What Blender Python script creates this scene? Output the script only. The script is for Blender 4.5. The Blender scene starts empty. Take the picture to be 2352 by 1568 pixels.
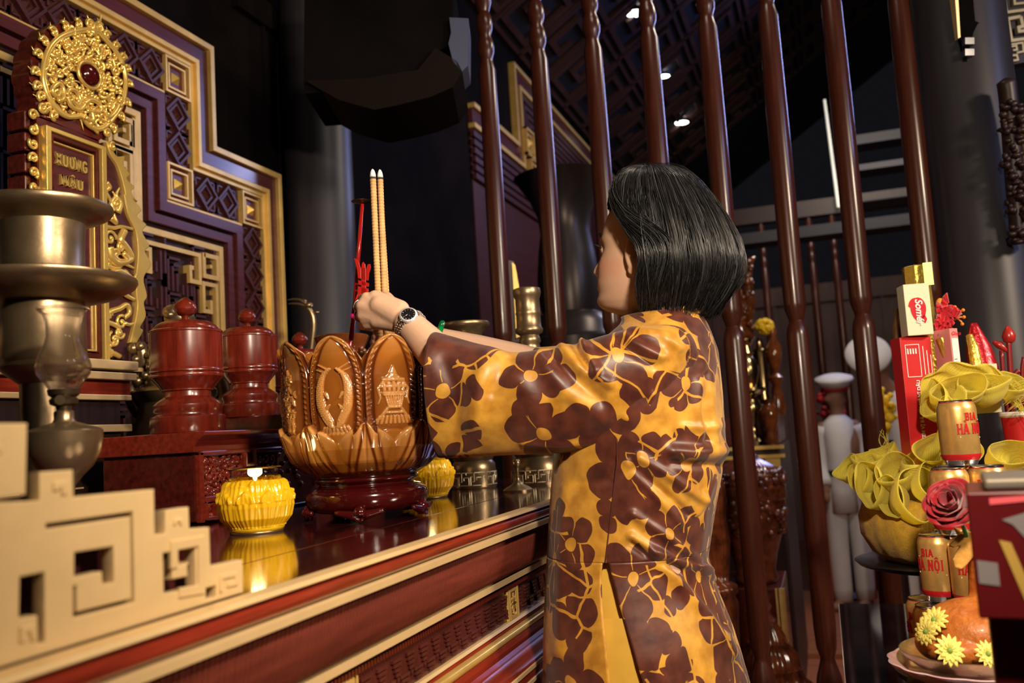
import bpy, math, random
import numpy as np
from mathutils import Vector, Matrix
random.seed(7); np.random.seed(7)
SC = bpy.context.scene; COL = SC.collection
PI = math.pi
# ---------------------------------------------------------------- camera maths
IW, IH, FPX = 2352, 1568, 2100.0
PITCH, ROLL, AZ = math.radians(5.70), math.radians(3.53), math.radians(18.40)
CAM = np.array([0.0, 0.0, 1.15])
_f = np.array([math.cos(AZ)*math.cos(PITCH), math.sin(AZ)*math.cos(PITCH), math.sin(PITCH)])
_r0 = np.array([math.sin(AZ), -math.cos(AZ), 0.0]); _u0 = np.cross(_r0, _f)
_R = math.cos(ROLL)*_r0 - math.sin(ROLL)*_u0
_U = math.cos(ROLL)*_u0 + math.sin(ROLL)*_r0
def ray(x, y): return (_f*FPX + _R*(x-IW/2) - _U*(y-IH/2))/FPX
def onX(x, y, X): d = ray(x, y); return CAM + d*(X/d[0])
def onY(x, y, Y): d = ray(x, y); return CAM + d*(Y/d[1])
def onZ(x, y, Z): d = ray(x, y); return CAM + d*((Z-CAM[2])/d[2])
def dep(x, y, D): return CAM + ray(x, y)*D
def proj(p):
    v = np.array(p, float)-CAM; z = v@_f
    return (IW/2+FPX*(v@_R)/z, IH/2-FPX*(v@_U)/z, z)
# ---------------------------------------------------------------- materials
MATS = {}
def nd(nt, t, **kw):
    n = nt.nodes.new(t)
    for k, v in kw.items():
        if k in n.inputs: n.inputs[k].default_value = v
        else: setattr(n, k, v)
    return n
def mat(name, col, rough=.5, metal=0.0, var=0.0, scale=20.0, bump=0.0, bscale=60.0, coat=0.0, stretch=None,
        trans=0.0, sss=0.0, emit=None, estr=0.0, col2=None, alpha=1.0, sheen=0.0, ior=1.45, rvar=0.0):
    if name in MATS: return MATS[name]
    m = bpy.data.materials.new(name); m.use_nodes = True
    nt = m.node_tree; b = nt.nodes['Principled BSDF']; L = nt.links.new
    b.inputs['Base Color'].default_value = (*col, 1); b.inputs['Roughness'].default_value = rough
    b.inputs['Metallic'].default_value = metal; b.inputs['Coat Weight'].default_value = coat
    b.inputs['Coat Roughness'].default_value = .12
    b.inputs['Transmission Weight'].default_value = trans; b.inputs['IOR'].default_value = ior
    b.inputs['Alpha'].default_value = alpha
    b.inputs['Sheen Weight'].default_value = sheen
    if sss:
        b.inputs['Subsurface Weight'].default_value = sss
        b.inputs['Subsurface Radius'].default_value = (.012, .005, .003); b.inputs['Subsurface Scale'].default_value = 1.0
    if emit is not None:
        b.inputs['Emission Color'].default_value = (*emit, 1); b.inputs['Emission Strength'].default_value = estr
    tc = nd(nt, 'ShaderNodeTexCoord'); mp = nd(nt, 'ShaderNodeMapping')
    if stretch: mp.inputs['Scale'].default_value = stretch
    L(tc.outputs['Object'], mp.inputs['Vector'])
    if var > 0 or col2 is not None:
        n = nd(nt, 'ShaderNodeTexNoise', Scale=scale, Detail=5.0, Roughness=.6); L(mp.outputs[0], n.inputs['Vector'])
        r = nd(nt, 'ShaderNodeValToRGB')
        c2 = col2 if col2 is not None else tuple(min(1, c*(1+var)) for c in col)
        c1 = col if col2 is not None else tuple(c*(1-var) for c in col)
        r.color_ramp.elements[0].position = .32; r.color_ramp.elements[1].position = .68
        r.color_ramp.elements[0].color = (*c1, 1); r.color_ramp.elements[1].color = (*c2, 1)
        L(n.outputs[0], r.inputs[0]); L(r.outputs[0], b.inputs['Base Color'])
    if bump > 0:
        n2 = nd(nt, 'ShaderNodeTexNoise', Scale=bscale, Detail=4.0); L(mp.outputs[0], n2.inputs['Vector'])
        bp = nd(nt, 'ShaderNodeBump', Strength=bump, Distance=.002); L(n2.outputs[0], bp.inputs['Height'])
        L(bp.outputs[0], b.inputs['Normal'])
    if rvar > 0:
        n3 = nd(nt, 'ShaderNodeTexNoise', Scale=scale*2, Detail=4.0); L(mp.outputs[0], n3.inputs['Vector'])
        mr = nd(nt, 'ShaderNodeMapRange'); mr.inputs[3].default_value = max(.02, rough-rvar); mr.inputs[4].default_value = rough+rvar
        L(n3.outputs[0], mr.inputs[0]); L(mr.outputs[0], b.inputs['Roughness'])
    MATS[name] = m
    return m
GR = (1, 14, 14)   # grain along X
WOOD  = mat('red_lacquer_wood', (.085, .010, .006), .28, var=.45, scale=6, coat=.5, stretch=GR)
WOODB = mat('bright_red_lacquer', (.20, .022, .010), .22, var=.35, scale=7, coat=.6, stretch=GR)
WOODZ = mat('red_turned_wood', (.145, .015, .007), .26, var=.35, scale=7, coat=.5, stretch=(12, 12, 1.5))
WOODT = mat('dark_table_lacquer', (.060, .010, .008), .10, var=.4, scale=4, coat=.9, stretch=GR)
CARVE = mat('carved_purple_wood', (.060, .016, .015), .38, var=.3, scale=9, stretch=GR)
PURP  = mat('polished_purple_wood', (.085, .018, .020), .30, var=.3, scale=5, coat=.4, stretch=GR)
DARK  = mat('dark_brown_wood', (.020, .008, .007), .45, var=.4, scale=5, stretch=(14, 14, 1))
BARM  = mat('red_brown_spindle_wood', (.055, .013, .007), .28, var=.3, scale=6, coat=.2, stretch=(12, 12, 1))
GOLD  = mat('gold_leaf', (.86, .56, .17), .38, .50, var=.12, scale=14, bump=.25, bscale=150)
GOLDB = mat('bright_gold_leaf', (.95, .63, .17), .26, .62, var=.1, scale=20, bump=.15, bscale=90)
GOLDP = mat('matte_gold_paint', (.78, .56, .28), .42, .35, var=.08, scale=8, bump=.3, bscale=40)
BRASS = mat('aged_brass', (.31, .22, .125), .33, .85, var=.3, scale=7, bump=.15, bscale=60, rvar=.08)
BRASSD = mat('dark_bronze', (.10, .07, .04), .34, .85, var=.35, scale=10)
GLAZE = mat('amber_glaze', (.36, .13, .025), .10, coat=.8, var=.25, scale=9)
GLAZED = mat('brown_glaze', (.15, .040, .010), .12, coat=.8, var=.5, scale=16)
STAND = mat('glossy_cherry_wood', (.060, .004, .004), .12, coat=1.0, var=.3, scale=8)
# ---------------------------------------------------------------- objects
def finish(o, name, label=None, cat=None, group=None, kind=None):
    if label: o['label'] = label
    if cat: o['category'] = cat
    if group: o['group'] = group
    if kind: o['kind'] = kind
    return o
def thing(name, label, cat, loc, group=None, kind=None):
    o = bpy.data.objects.new(name, None); COL.objects.link(o)
    o.location = tuple(float(v) for v in loc); o.empty_display_size = .02
    return finish(o, name, label, cat, group, kind)
def wloc(o):
    v = Vector((0, 0, 0))
    while o is not None: v = v + o.location; o = o.parent
    return v
class MB:
    """collects shapes in world coordinates, then links them as ONE mesh object"""
    def __init__(s): s.V = []; s.F = []; s.M = []; s.n = 0; s.A = []
    def add(s, V, F, mi=0, att=None):
        V = np.asarray(V, float).reshape(-1, 3); b = s.n
        s.V.append(V); s.n += len(V)
        s.A.append(np.full(len(V), 0.0) if att is None else np.asarray(att, float))
        for f in F: s.F.append([i+b for i in f]); s.M.append(mi)
        return s
    def box(s, x0, x1, y0, y1, z0, z1, mi=0):
        V = [(x, y, z) for x in (x0, x1) for y in (y0, y1) for z in (z0, z1)]
        return s.add(V, [(0, 1, 3, 2), (4, 6, 7, 5), (0, 4, 5, 1), (2, 3, 7, 6), (0, 2, 6, 4), (1, 5, 7, 3)], mi)
    def obox(s, c, half, axes, mi=0):
        c = np.asarray(c, float); ax = [np.asarray(a, float) for a in axes]
        V = [c+ax[0]*i*half[0]+ax[1]*j*half[1]+ax[2]*k*half[2] for i in (-1, 1) for j in (-1, 1) for k in (-1, 1)]
        return s.add(V, [(0, 1, 3, 2), (4, 6, 7, 5), (0, 4, 5, 1), (2, 3, 7, 6), (0, 2, 6, 4), (1, 5, 7, 3)], mi)
    def prism(s, poly, o, u, v, w, t0, t1, mi=0):
        o, u, v, w = [np.asarray(a, float) for a in (o, u, v, w)]; n = len(poly)
        V = [o+u*p[0]+v*p[1]+w*t for t in (t0, t1) for p in poly]
        F = [list(range(n))[::-1], list(range(n, 2*n))]+[(i, (i+1) % n, n+(i+1) % n, n+i) for i in range(n)]
        return s.add(V, F, mi)
    def grid(s, P, cu=False, cv=False, mi=0, att=None):
        P = np.asarray(P, float); a, b = P.shape[:2]
        F = []
        for i in range(a if cu else a-1):
            i2 = (i+1) % a
            for j in range(b if cv else b-1):
                j2 = (j+1) % b
                F.append((i*b+j, i2*b+j, i2*b+j2, i*b+j2))
        return s.add(P.reshape(-1, 3), F, mi, None if att is None else np.asarray(att).reshape(-1))
    def loft(s, rings, caps=True, mi=0, att=None):
        P = np.asarray(rings, float); a, b = P.shape[:2]; n0 = s.n
        s.grid(P, cv=True, mi=mi, att=att)
        if caps:
            s.F.append([n0+j for j in range(b)][::-1]); s.M.append(mi)
            s.F.append([n0+(a-1)*b+j for j in range(b)]); s.M.append(mi)
        return s
    def lathe(s, prof, c, segs=48, mi=0, axis=(0, 0, 1), caps=True, rfun=None):
        """prof: (radius, height along axis) pairs from the bottom up"""
        ax = np.asarray(axis, float); ax = ax/np.linalg.norm(ax)
        e = np.array([1., 0, 0]) if abs(ax[0]) < .9 else np.array([0, 1., 0])
        u = np.cross(ax, e); u /= np.linalg.norm(u); v = np.cross(ax, u)
        th = np.linspace(0, 2*PI, segs, endpoint=False)
        R = []
        for r, h in prof:
            rr = np.full(segs, max(r, 1e-5)) if rfun is None else max(r, 1e-5)*rfun(th, h)
            R.append(np.asarray(c)+ax*h+np.outer(rr*np.cos(th), u)+np.outer(rr*np.sin(th), v))
        return s.loft(R, caps, mi)
    def tube(s, pts, r, segs=8, closed=False, mi=0, caps=True, flat=None):
        P = np.asarray(pts, float); n = len(P)
        r = np.full(n, r, float) if np.isscalar(r) else np.asarray(r, float)
        T = np.zeros_like(P)
        if closed: T = np.roll(P, -1, 0)-np.roll(P, 1, 0)
        else: T[1:-1] = P[2:]-P[:-2]; T[0] = P[1]-P[0]; T[-1] = P[-1]-P[-2]
        T /= np.linalg.norm(T, axis=1)[:, None]+1e-12
        up = np.array([0, 0, 1.]) if abs(T[0][2]) < .9 else np.array([1., 0, 0])
        a = np.cross(T[0], up); a /= np.linalg.norm(a)
        th = np.linspace(0, 2*PI, segs, endpoint=False); rings = []
        for i in range(n):
            a = a-T[i]*(a@T[i]); a /= np.linalg.norm(a)+1e-12; b = np.cross(T[i], a)
            rings.append(P[i]+r[i]*(np.outer(np.cos(th), a)+np.outer(np.sin(th), b)))
        if closed: return s.grid(np.array(rings), cu=True, cv=True, mi=mi)
        return s.loft(rings, caps, mi)
    def ball(s, c, r, segs=16, rings=10, mi=0, rot=None):
        r = np.array([r]*3 if np.isscalar(r) else r, float)
        ph = np.linspace(0.02, PI-.02, rings); th = np.linspace(0, 2*PI, segs, endpoint=False)
        P = np.stack([np.outer(np.sin(ph), np.cos(th)), np.outer(np.sin(ph), np.sin(th)), np.outer(np.cos(ph), np.ones(segs))], -1)*r
        if rot is not None: P = P@np.asarray(rot).T
        return s.loft(P[::-1]+np.asarray(c, float), True, mi)
    def plate(s, outers, o, u, v, w, t0, t1, bev=0.0, mi=0):
        """flat plate with holes: list of closed 2-D outlines, even-odd filled"""
        cd = bpy.data.curves.new('plate_tmp', 'CURVE'); cd.dimensions = '2D'; cd.fill_mode = 'BOTH'
        for poly in outers:
            sp = cd.splines.new('POLY'); sp.points.add(len(poly)-1); sp.use_cyclic_u = True
            for p, q in zip(sp.points, poly): p.co = (q[0], q[1], 0, 1)
        cd.extrude = (t1-t0)/2-bev; cd.bevel_depth = bev; cd.bevel_resolution = 1; cd.offset = -bev
        ob = bpy.data.objects.new('plate_tmp', cd); COL.objects.link(ob)
        dg = bpy.context.evaluated_depsgraph_get(); dg.update()
        me = bpy.data.meshes.new_from_object(ob.evaluated_get(dg))
        co = np.zeros(len(me.vertices)*3); me.vertices.foreach_get('co', co); co = co.reshape(-1, 3)
        o, u, v, w = [np.asarray(a, float) for a in (o, u, v, w)]
        V = o+np.outer(co[:, 0], u)+np.outer(co[:, 1], v)+np.outer(co[:, 2]+(t0+t1)/2, w)
        s.add(V, [list(p.vertices) for p in me.polygons], mi)
        bpy.data.objects.remove(ob); bpy.data.curves.remove(cd); bpy.data.meshes.remove(me)
        return s
    def build(s, name, m, parent=None, loc=None, smooth=40, label=None, cat=None, group=None, kind=None, bev=0.0, sub=0, att=None, sol=0.0, flip=False):
        V = np.concatenate(s.V)
        if loc is None:
            loc = wloc(parent) if parent is not None else Vector(((V[:, 0].min()+V[:, 0].max())/2, (V[:, 1].min()+V[:, 1].max())/2, V[:, 2].min()))
        loc = Vector(tuple(float(a) for a in loc))
        me = bpy.data.meshes.new(name)
        me.from_pydata((V-np.array(loc)).tolist(), [], s.F)
        for mm in (m if isinstance(m, (list, tuple)) else [m]): me.materials.append(mm)
        me.polygons.foreach_set('material_index', s.M)
        if att:
            a = me.attributes.new(att, 'FLOAT', 'POINT'); a.data.foreach_set('value', np.concatenate(s.A))
        me.validate(); me.update()
        import bmesh
        bm = bmesh.new(); bm.from_mesh(me); bmesh.ops.recalc_face_normals(bm, faces=bm.faces)
        if flip: bmesh.ops.reverse_faces(bm, faces=bm.faces)
        bm.to_mesh(me); bm.free()
        if smooth:
            me.shade_smooth()
            if smooth < 180: me.set_sharp_from_angle(angle=math.radians(smooth))
        o = bpy.data.objects.new(name, me); COL.objects.link(o)
        if parent is not None: o.parent = parent; o.location = loc-wloc(parent)
        else: o.location = loc
        if bev > 0:
            md = o.modifiers.new('bevel', 'BEVEL'); md.width = bev; md.segments = 2; md.limit_method = 'ANGLE'; md.angle_limit = math.radians(40)
        if sol: md = o.modifiers.new('thickness', 'SOLIDIFY'); md.thickness = sol; md.offset = 0
        if sub: md = o.modifiers.new('subdivision', 'SUBSURF'); md.levels = sub; md.render_levels = sub
        return finish(o, name, label, cat, group, kind)
def copy_tree(o, parent=None):
    c = o.copy(); COL.objects.link(c); c.parent = parent
    for ch in list(o.children): copy_tree(ch, c)
    return c
def offset_path(pts, d):
    """offset an open right-angled (or any) 2-D polyline to its right by d, mitred"""
    P = [np.array(p, float) for p in pts]; n = len(P); out = []
    def nrm(a, b): t = (b-a)/np.linalg.norm(b-a); return np.array([t[1], -t[0]])
    for i in range(n):
        if i == 0: out.append(P[0]+nrm(P[0], P[1])*d)
        elif i == n-1: out.append(P[-1]+nrm(P[-2], P[-1])*d)
        else:
            a = nrm(P[i-1], P[i]); b = nrm(P[i], P[i+1]); m = a+b; m = m/np.linalg.norm(m)
            out.append(P[i]+m*d/max(.2, (m@a)))
    return out
def strip_poly(pts, w):
    """closed outline of a stroked 2-D polyline"""
    return [tuple(p) for p in offset_path(pts, w/2)]+[tuple(p) for p in offset_path(pts, -w/2)][::-1]
def spiral(c, r0, r1, turns, a0, n=28, sgn=1):
    t = np.linspace(0, 1, n); r = r0+(r1-r0)*t; a = a0+sgn*turns*2*PI*t
    return np.stack([c[0]+r*np.cos(a), c[1]+r*np.sin(a)], 1)
def smoothpts(pts, n=8):
    """Catmull-Rom through points (any dimension)"""
    P = np.asarray(pts, float); P = np.vstack([2*P[0]-P[1], P, 2*P[-1]-P[-2]]); out = []
    for i in range(1, len(P)-2):
        for t in np.linspace(0, 1, n, endpoint=False):
            a, b, c, d = P[i-1], P[i], P[i+1], P[i+2]
            out.append(.5*((2*b)+(-a+c)*t+(2*a-5*b+4*c-d)*t*t+(-a+3*b-3*c+d)*t**3))
    out.append(P[-2]); return np.array(out)
def interp(xs, ys, x): return np.interp(x, xs, ys)
# stroke font (condensed slab serif capitals), unit height
def glyph(ch):
    s = .13
    G = {
     'X': ([[(.05, 0), (.55, 1)], [(.05, 1), (.55, 0)]], .6),
     'U': ([[(.1, 1), (.1, .25), (.16, .1), (.3, .05), (.44, .1), (.5, .25), (.5, 1)]], .6),
     'O': ([[(.3, .95), (.14, .85), (.1, .6), (.1, .4), (.14, .15), (.3, .05), (.46, .15), (.5, .4), (.5, .6), (.46, .85), (.3, .95), (.2, .92)]], .6),
     'N': ([[(.1, 0), (.1, 1)], [(.1, 1), (.5, 0)], [(.5, 0), (.5, 1)]], .6),
     'G': ([[(.5, .75), (.44, .9), (.3, .95), (.14, .85), (.1, .6), (.1, .4), (.14, .15), (.3, .05), (.46, .12), (.5, .25), (.5, .45), (.32, .45)]], .6),
     'M': ([[(.1, 0), (.1, 1)], [(.1, 1), (.36, .1)], [(.36, .1), (.62, 1)], [(.62, 1), (.62, 0)]], .72),
     'A': ([[(.05, 0), (.3, 1)], [(.3, 1), (.55, 0)], [(.14, .33), (.46, .33)]], .6),
     'B': ([[(.1, 0), (.1, 1)], [(.1, .95), (.38, .95), (.46, .75), (.38, .54), (.1, .54)], [(.38, .54), (.5, .3), (.4, .05), (.1, .05)]], .58),
     'I': ([[(.15, 0), (.15, 1)]], .3),
     'H': ([[(.1, 0), (.1, 1)], [(.5, 0), (.5, 1)], [(.1, .5), (.5, .5)]], .6),
    }
    return G[ch]
SERIF = {'X': [(.05, 0), (.55, 0), (.05, 1), (.55, 1)], 'U': [(.1, 1), (.5, 1)], 'N': [(.1, 0), (.1, 1), (.5, 1)], 'M': [(.1, 0), (.62, 0), (.1, 1), (.62, 1)],
         'A': [(.05, 0), (.55, 0)], 'B': [(.06, 0), (.06, 1)], 'I': [(.15, 0), (.15, 1)], 'H': [(.1, 0), (.1, 1), (.5, 0), (.5, 1)]}
def word_strips(txt, sx, h, gap=.1, wt=.15, marks=()):
    """list of closed outlines (x right, y up, baseline at 0); marks: (letter index, kind)"""
    out = []; x = 0.0
    for k, ch in enumerate(txt):
        if ch == ' ': x += .35; continue
        st, w = glyph(ch)
        for l in st: out.append([((x+px)*sx, py*h) for px, py in strip_poly(l, wt)])
        for (a, b) in SERIF.get(ch, ()):
            dy = .07 if b == 0 else -.07
            out.append([((x+a-.13)*sx, b*h), ((x+a+.13)*sx, b*h), ((x+a+.13)*sx, (b+dy)*h), ((x+a-.13)*sx, (b+dy)*h)])
        for (kk, kind) in marks:
            if kk != k: continue
            m = {'horn': [[(.47, .88), (.62, .95), (.62, 1.1)]], 'hat': [[(.12, 1.1), (.3, 1.25), (.48, 1.1)]], 'grave': [[(.15, 1.3), (.35, 1.1)]],
                 'acute': [[(.3, 1.1), (.48, 1.3)]], 'dot': [[(.22, -.16), (.38, -.16)]]}[kind]
            for l in m: out.append([((x+px)*sx, py*h) for px, py in strip_poly(l, .1)])
        x += w+gap
    return out, (x-gap)*sx
# ---------------------------------------------------------------- camera
cd = bpy.data.cameras.new('camera'); cam = bpy.data.objects.new('camera', cd); COL.objects.link(cam)
cd.sensor_width = 36; cd.lens = FPX/IW*36; cd.clip_start = .02; cd.clip_end = 60
Mx = Matrix.Identity(4)
for i in range(3): Mx[i][0] = _R[i]; Mx[i][1] = _U[i]; Mx[i][2] = -_f[i]; Mx[i][3] = CAM[i]
cam.matrix_world = Mx; SC.camera = cam
cd.dof.use_dof = True; cd.dof.focus_distance = 1.66; cd.dof.aperture_fstop = 4.5
# ================================================================ altar table
T = 1.0165           # table top height
YF = 0.50            # front edge
X0, X1 = 0.12, 2.62
alt = thing('altar_table', 'long red lacquered altar table with gold edge strips and carved friezes', 'altar', ((X0+X1)/2, 1.1, 0))
def exbar(mb, prof, x0=X0, x1=X1, mi=0):
    mb.prism(prof, (0, 0, 0), (0, 1, 0), (0, 0, 1), (1, 0, 0), x0, x1, mi)
m = MB(); m.box(X0, X1, .521, .6585, .99, T); m.box(X0, X1, .6600, 1.74, .99, T); m.box(X0, X1, .53, 1.72, .975, .99)
m.build('tabletop', WOODT, alt, smooth=0, bev=.0012)
m = MB(); exbar(m, [(.5, T-.0045), (.502, T), (.5205, T+.0006), (.5205, T-.006), (.502, T-.006)])
m.build('edge_strip', GOLDP, alt, smooth=30, label='gold strip along the front rim of the table top')
a = np.linspace(-PI/2, PI/2, 9)
m = MB(); exbar(m, [(.53, .9895)]+[(.5085-.007*math.cos(t), .9995+.0085*math.sin(t)) for t in a]+[(.53, 1.009)])
m.build('edge_moulding', WOODB, alt)
m = MB(); exbar(m, [(.501, .9880), (.5015, .9800), (.504, .9788), (.53, .9788), (.53, .9892), (.504, .9892)])
m.build('edge_strip', GOLDP, alt, smooth=30, label='second gold strip under the red edge moulding')
# fluted cavetto
xs = np.arange(X0, X1, .00145); k = np.abs(np.sin(PI*(xs-X0)/.0078))
P = []
for x, kk in zip(xs, k):
    P.append([(x, .5165+.034*(1-math.cos(t*PI/2))-.0042*kk, .976-.072*math.sin(t*PI/2)**1.1) for t in np.linspace(0, 1, 7)])
m = MB(); m.grid(P); m.build('fluted_frieze', mat('dull_red_wood', (.13, .026, .016), .36, var=.3, scale=6, stretch=GR), alt, smooth=60, label='finely fluted dark frieze')
m = MB(); exbar(m, [(.549, .9045), (.540, .902), (.540, .892), (.549, .890)]); m.build('frieze_bead', GOLDP, alt)
m = MB(); m.box(X0, X1, .553, .6, .876, .892)
for x in np.arange(X0, X1, .008): m.box(x, x+.0045, .546, .553, .8785, .886)
m.build('dentil_course', WOOD, alt, smooth=0)
# chevron frieze
m = MB(); m.box(X0, X1, .5545, .62, .8225, .877)
for i, x in enumerate(np.arange(.85, 2.3, .0425)):
    for r in range(5):
        w = .0135-.0026*r; z = .866-.0062*r
        m.box(x-w, x+w, .5505, .555, z-.0022, z+.0022)
    for r in range(3):
        w = .0135-.0026*r; z = .8415-.0062*r
        m.box(x+.02125-w, x+.02125+w, .5505, .555, z-.0022, z+.0022)
HB = mat('stippled_red_wood', (.075, .014, .011), .3, var=.3, scale=10, bump=1.0, bscale=420, coat=.3, stretch=(1, 1, .35))
m.build('chevron_frieze', HB, alt, smooth=0, label='stippled frieze carved with stepped bars')
for cx in [float(onY(790, 1545, .552)[0]), float(onY(1176, 1368, .552)[0]), float(onY(1176, 1368, .552)[0])*2-float(onY(790, 1545, .552)[0])]:
    m = MB(); w, h = .019, .0265; cz = .8497
    m.plate([[(-w, -h), (w, -h), (w, h), (-w, h)], [(-w+.005, -h+.006), (w-.005, -h+.006), (w-.005, h-.006), (-w+.005, h-.006)]], (cx, .549, cz), (1, 0, 0), (0, 0, 1), (0, 1, 0), 0, .008)
    for q in range(4):
        an = q*PI/4
        m.obox((cx, .5505, cz), (.0016, .002, .018 if q % 2 == 0 else .013), ((math.cos(an), 0, math.sin(an)), (0, 1, 0), (-math.sin(an), 0, math.cos(an))))
    pts = []
    for q in range(16): an = q*PI/8; rr = .0135 if q % 2 == 0 else .006; pts.append((rr*math.cos(an)*.8, rr*math.sin(an)*1.2))
    m.plate([pts, [(x*.55, y*.55) for x, y in pts]], (cx, .5485, cz), (1, 0, 0), (0, 0, 1), (0, 1, 0), 0, .005)
    m.box(cx-.028, cx-.0235, .549, .556, .823, .876); m.box(cx+.0235, cx+.028, .549, .556, .823, .876)
    m.build('star_block', GOLD, alt, smooth=0, label='gilt block with an open star between two uprights')
m = MB(); exbar(m, [(.548, .8225), (.545, .8185), (.556, .8165), (.57, .8165), (.57, .8225)]); m.build('frieze_bead', GOLDP, alt)
m = MB(); exbar(m, [(.6, .8165), (.548, .8165), (.546, .812), (.6, .808)]); m.build('frieze_fillet', WOODB, alt)
m = MB(); exbar(m, [(.57, .811)]+[(.5405-.0065*math.cos(t), .8045+.0065*math.sin(t)) for t in np.linspace(PI/2, -PI/2, 8)]+[(.57, .798)]); m.build('frieze_bead', GOLDB, alt, label='bright rounded gold bead')
pr = [(.6, .799), (.535, .799), (.531, .792), (.532, .784), (.527, .779)]+[(.527-.027*math.sin(t*PI/2)**2, .779-.017*t) for t in np.linspace(0, 1, 6)]+[(.499, .757), (.499, .7), (.6, .7)]
m = MB(); exbar(m, pr); m.build('lower_moulding', WOODB, alt, smooth=35)
for z in (.7575, .7365):
    m = MB(); exbar(m, [(.503, z-.003), (.4965, z-.0025), (.4965, z+.0035), (.503, z+.004)]); m.build('edge_strip', GOLDP, alt)
m = MB(); m.box(X0, X1, .60, 1.72, .06, .975); m.box(X0, X1, .505, .61, .06, .705); m.box(X0, X1, .50, .53, .60, .70); m.box(X0, X1, .47, .53, 0, .06)
m.build('base_panel', WOOD, alt, smooth=0)
# ================================================================ key fret fence
YK = .527
def K(zx, zy):
    p = onY(zx/2.2143, 860+zy/2.2143, YK); return (float(p[0]), float(p[2]))
zb = T+.0006
def drop(p): return (p[0], zb)
out = [K(-260, 660), K(203, 640), K(203, 495), K(373, 483), K(375, 622), K(785, 582), K(790, 812), K(843, 808), K(843, 690), K(961, 672), K(965, 783), K(1066, 775), K(1072, 975), K(1235, 940)]
out += [drop(K(1238, 1080)), drop(K(-260, 1500))]
o1 = [K(380, 905), K(580, 873), K(582, 1056), K(525, 1066), K(521, 1000), K(380, 1031)]
o2 = [K(103, 1030), K(228, 1005), K(230, 1360), K(196, 1371), K(192, 1222), K(99, 1240)]
o3 = strip_poly([K(852, 905), K(857, 1078), K(978, 1052), K(975, 915), K(930, 922), K(934, 965)], .0105)
o4 = [K(1049, 1086), K(1102, 1071), K(1102, 1128), K(1049, 1143)]
fen = thing('key_fret_fence', 'big matte gold stepped key-fret fence along the table edge, nearest the camera', 'fence', (.6, YK, T))
m = MB(); m.plate([out, o1, o2, o3, o4, strip_poly([K(236, 772), K(672, 709), K(679, 1148), K(384, 1222), K(383, 1075)], .0034)], (0, YK, 0), (1, 0, 0), (0, 0, 1), (0, 1, 0), 0, .012, bev=.0012)
m.build('fret_plate', GOLDP, fen, smooth=30)
m = MB()
def rel(pts, w, t=.0028): m.plate([strip_poly(pts, w)], (0, YK, 0), (1, 0, 0), (0, 0, 1), (0, 1, 0), -t, .002, bev=.0008)
wpx = abs(K(300, 900)[0]-K(455, 900)[0])*.9
rel([K(880, 985), K(880, 870), K(1018, 845), K(1020, 1090), K(905, 1110)], wpx*.32, .0022)
rel([K(1120, 1105), K(1120, 1030), K(1196, 1015), K(1197, 1060), K(1150, 1070)], wpx*.17, .002)
rel([K(280, 590), K(280, 565), K(320, 560), K(322, 610)], wpx*.2, .002)
rel([K(885, 765), K(885, 745), K(915, 738), K(918, 765)], wpx*.12, .002)
rel([K(110, 1360), K(112, 1300), K(165, 1288), K(166, 1350)], wpx*.2, .002)
m.build('raised_scroll', GOLDP, fen, smooth=30)
m = MB(); inner = [K(-260, 700), K(260, 670), K(740, 625), K(770, 860), K(1030, 820), K(1050, 1020), K(1215, 985), drop(K(1215, 1080)), drop(K(-260, 1500))]
m.prism(inner, (0, YK, 0), (1, 0, 0), (0, 0, 1), (0, 1, 0), (.030), .036); m.build('backing_board', mat('deep_maroon_board', (.07, .012, .012), .4), fen, smooth=0, label='red board behind the gold fret')
# taller centre crest at the far left
m = MB(); m.plate([[K(-150, 246), K(147, 246), K(140, 612), K(-150, 655)]], (0, YK, 0), (1, 0, 0), (0, 0, 1), (0, 1, 0), .001, .013, bev=.0015)
m.plate([strip_poly([K(-30, 500), K(-30, 380), K(10, 375)], .006)], (0, YK, 0), (1, 0, 0), (0, 0, 1), (0, 1, 0), -.001, .004, bev=.0008)
m.build('crest_block', GOLDP, fen, smooth=30)
# ================================================================ carved wall panel
YW = 1.842
C1, C2, Z1, Z2 = 2.465, 2.842, 2.478, 2.140
path = [(1.0, Z1), (C1, Z1), (C1, Z2), (C2, Z2), (C2, .6)]      # outer contour, walked clockwise: inside is to the right
wp = thing('carved_wall_panel', 'tall stepped altar backdrop carved with diamonds and framed in gold lines', 'panel', (2.0, YW, .6))
def band(mb, d0, d1, t0, t1, mi=0, pth=None):
    q = pth or path; A = offset_path(q, d0); B = offset_path(q, d1)
    mb.prism([tuple(p) for p in A]+[tuple(p) for p in B[::-1]], (0, YW, 0), (1, 0, 0), (0, 0, 1), (0, -1, 0), t0, t1, mi)
def bandm(name, d0, d1, t, m_, label=None, bev=.002):
    mb = MB(); band(mb, d0, d1, 0, t); return mb.build(name, m_, wp, smooth=0, bev=bev, label=label)
bandm('gold_border', 0, .021, .05, GOLD, 'outermost gold moulding')
bandm('flat_border', .021, .073, .036, PURP, 'flat polished purple-brown border')
bandm('gold_border', .073, .090, .046, GOLD); bandm('gold_border', .090, .106, .036, GOLD)
bandm('band_ground', .106, .226, .016, CARVE)
bandm('gold_border', .226, .236, .032, GOLD, 'thin gold inner line')
bandm('stepped_border', .236, .270, .040, PURP); bandm('stepped_border', .278, .308, .030, PURP)
m = MB(); band(m, .270, .278, 0, .014); band(m, .308, .322, 0, .014); m.build('border_groove', DARK, wp, smooth=0)
bandm('gold_border', .322, .343, .022, GOLD)
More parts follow.
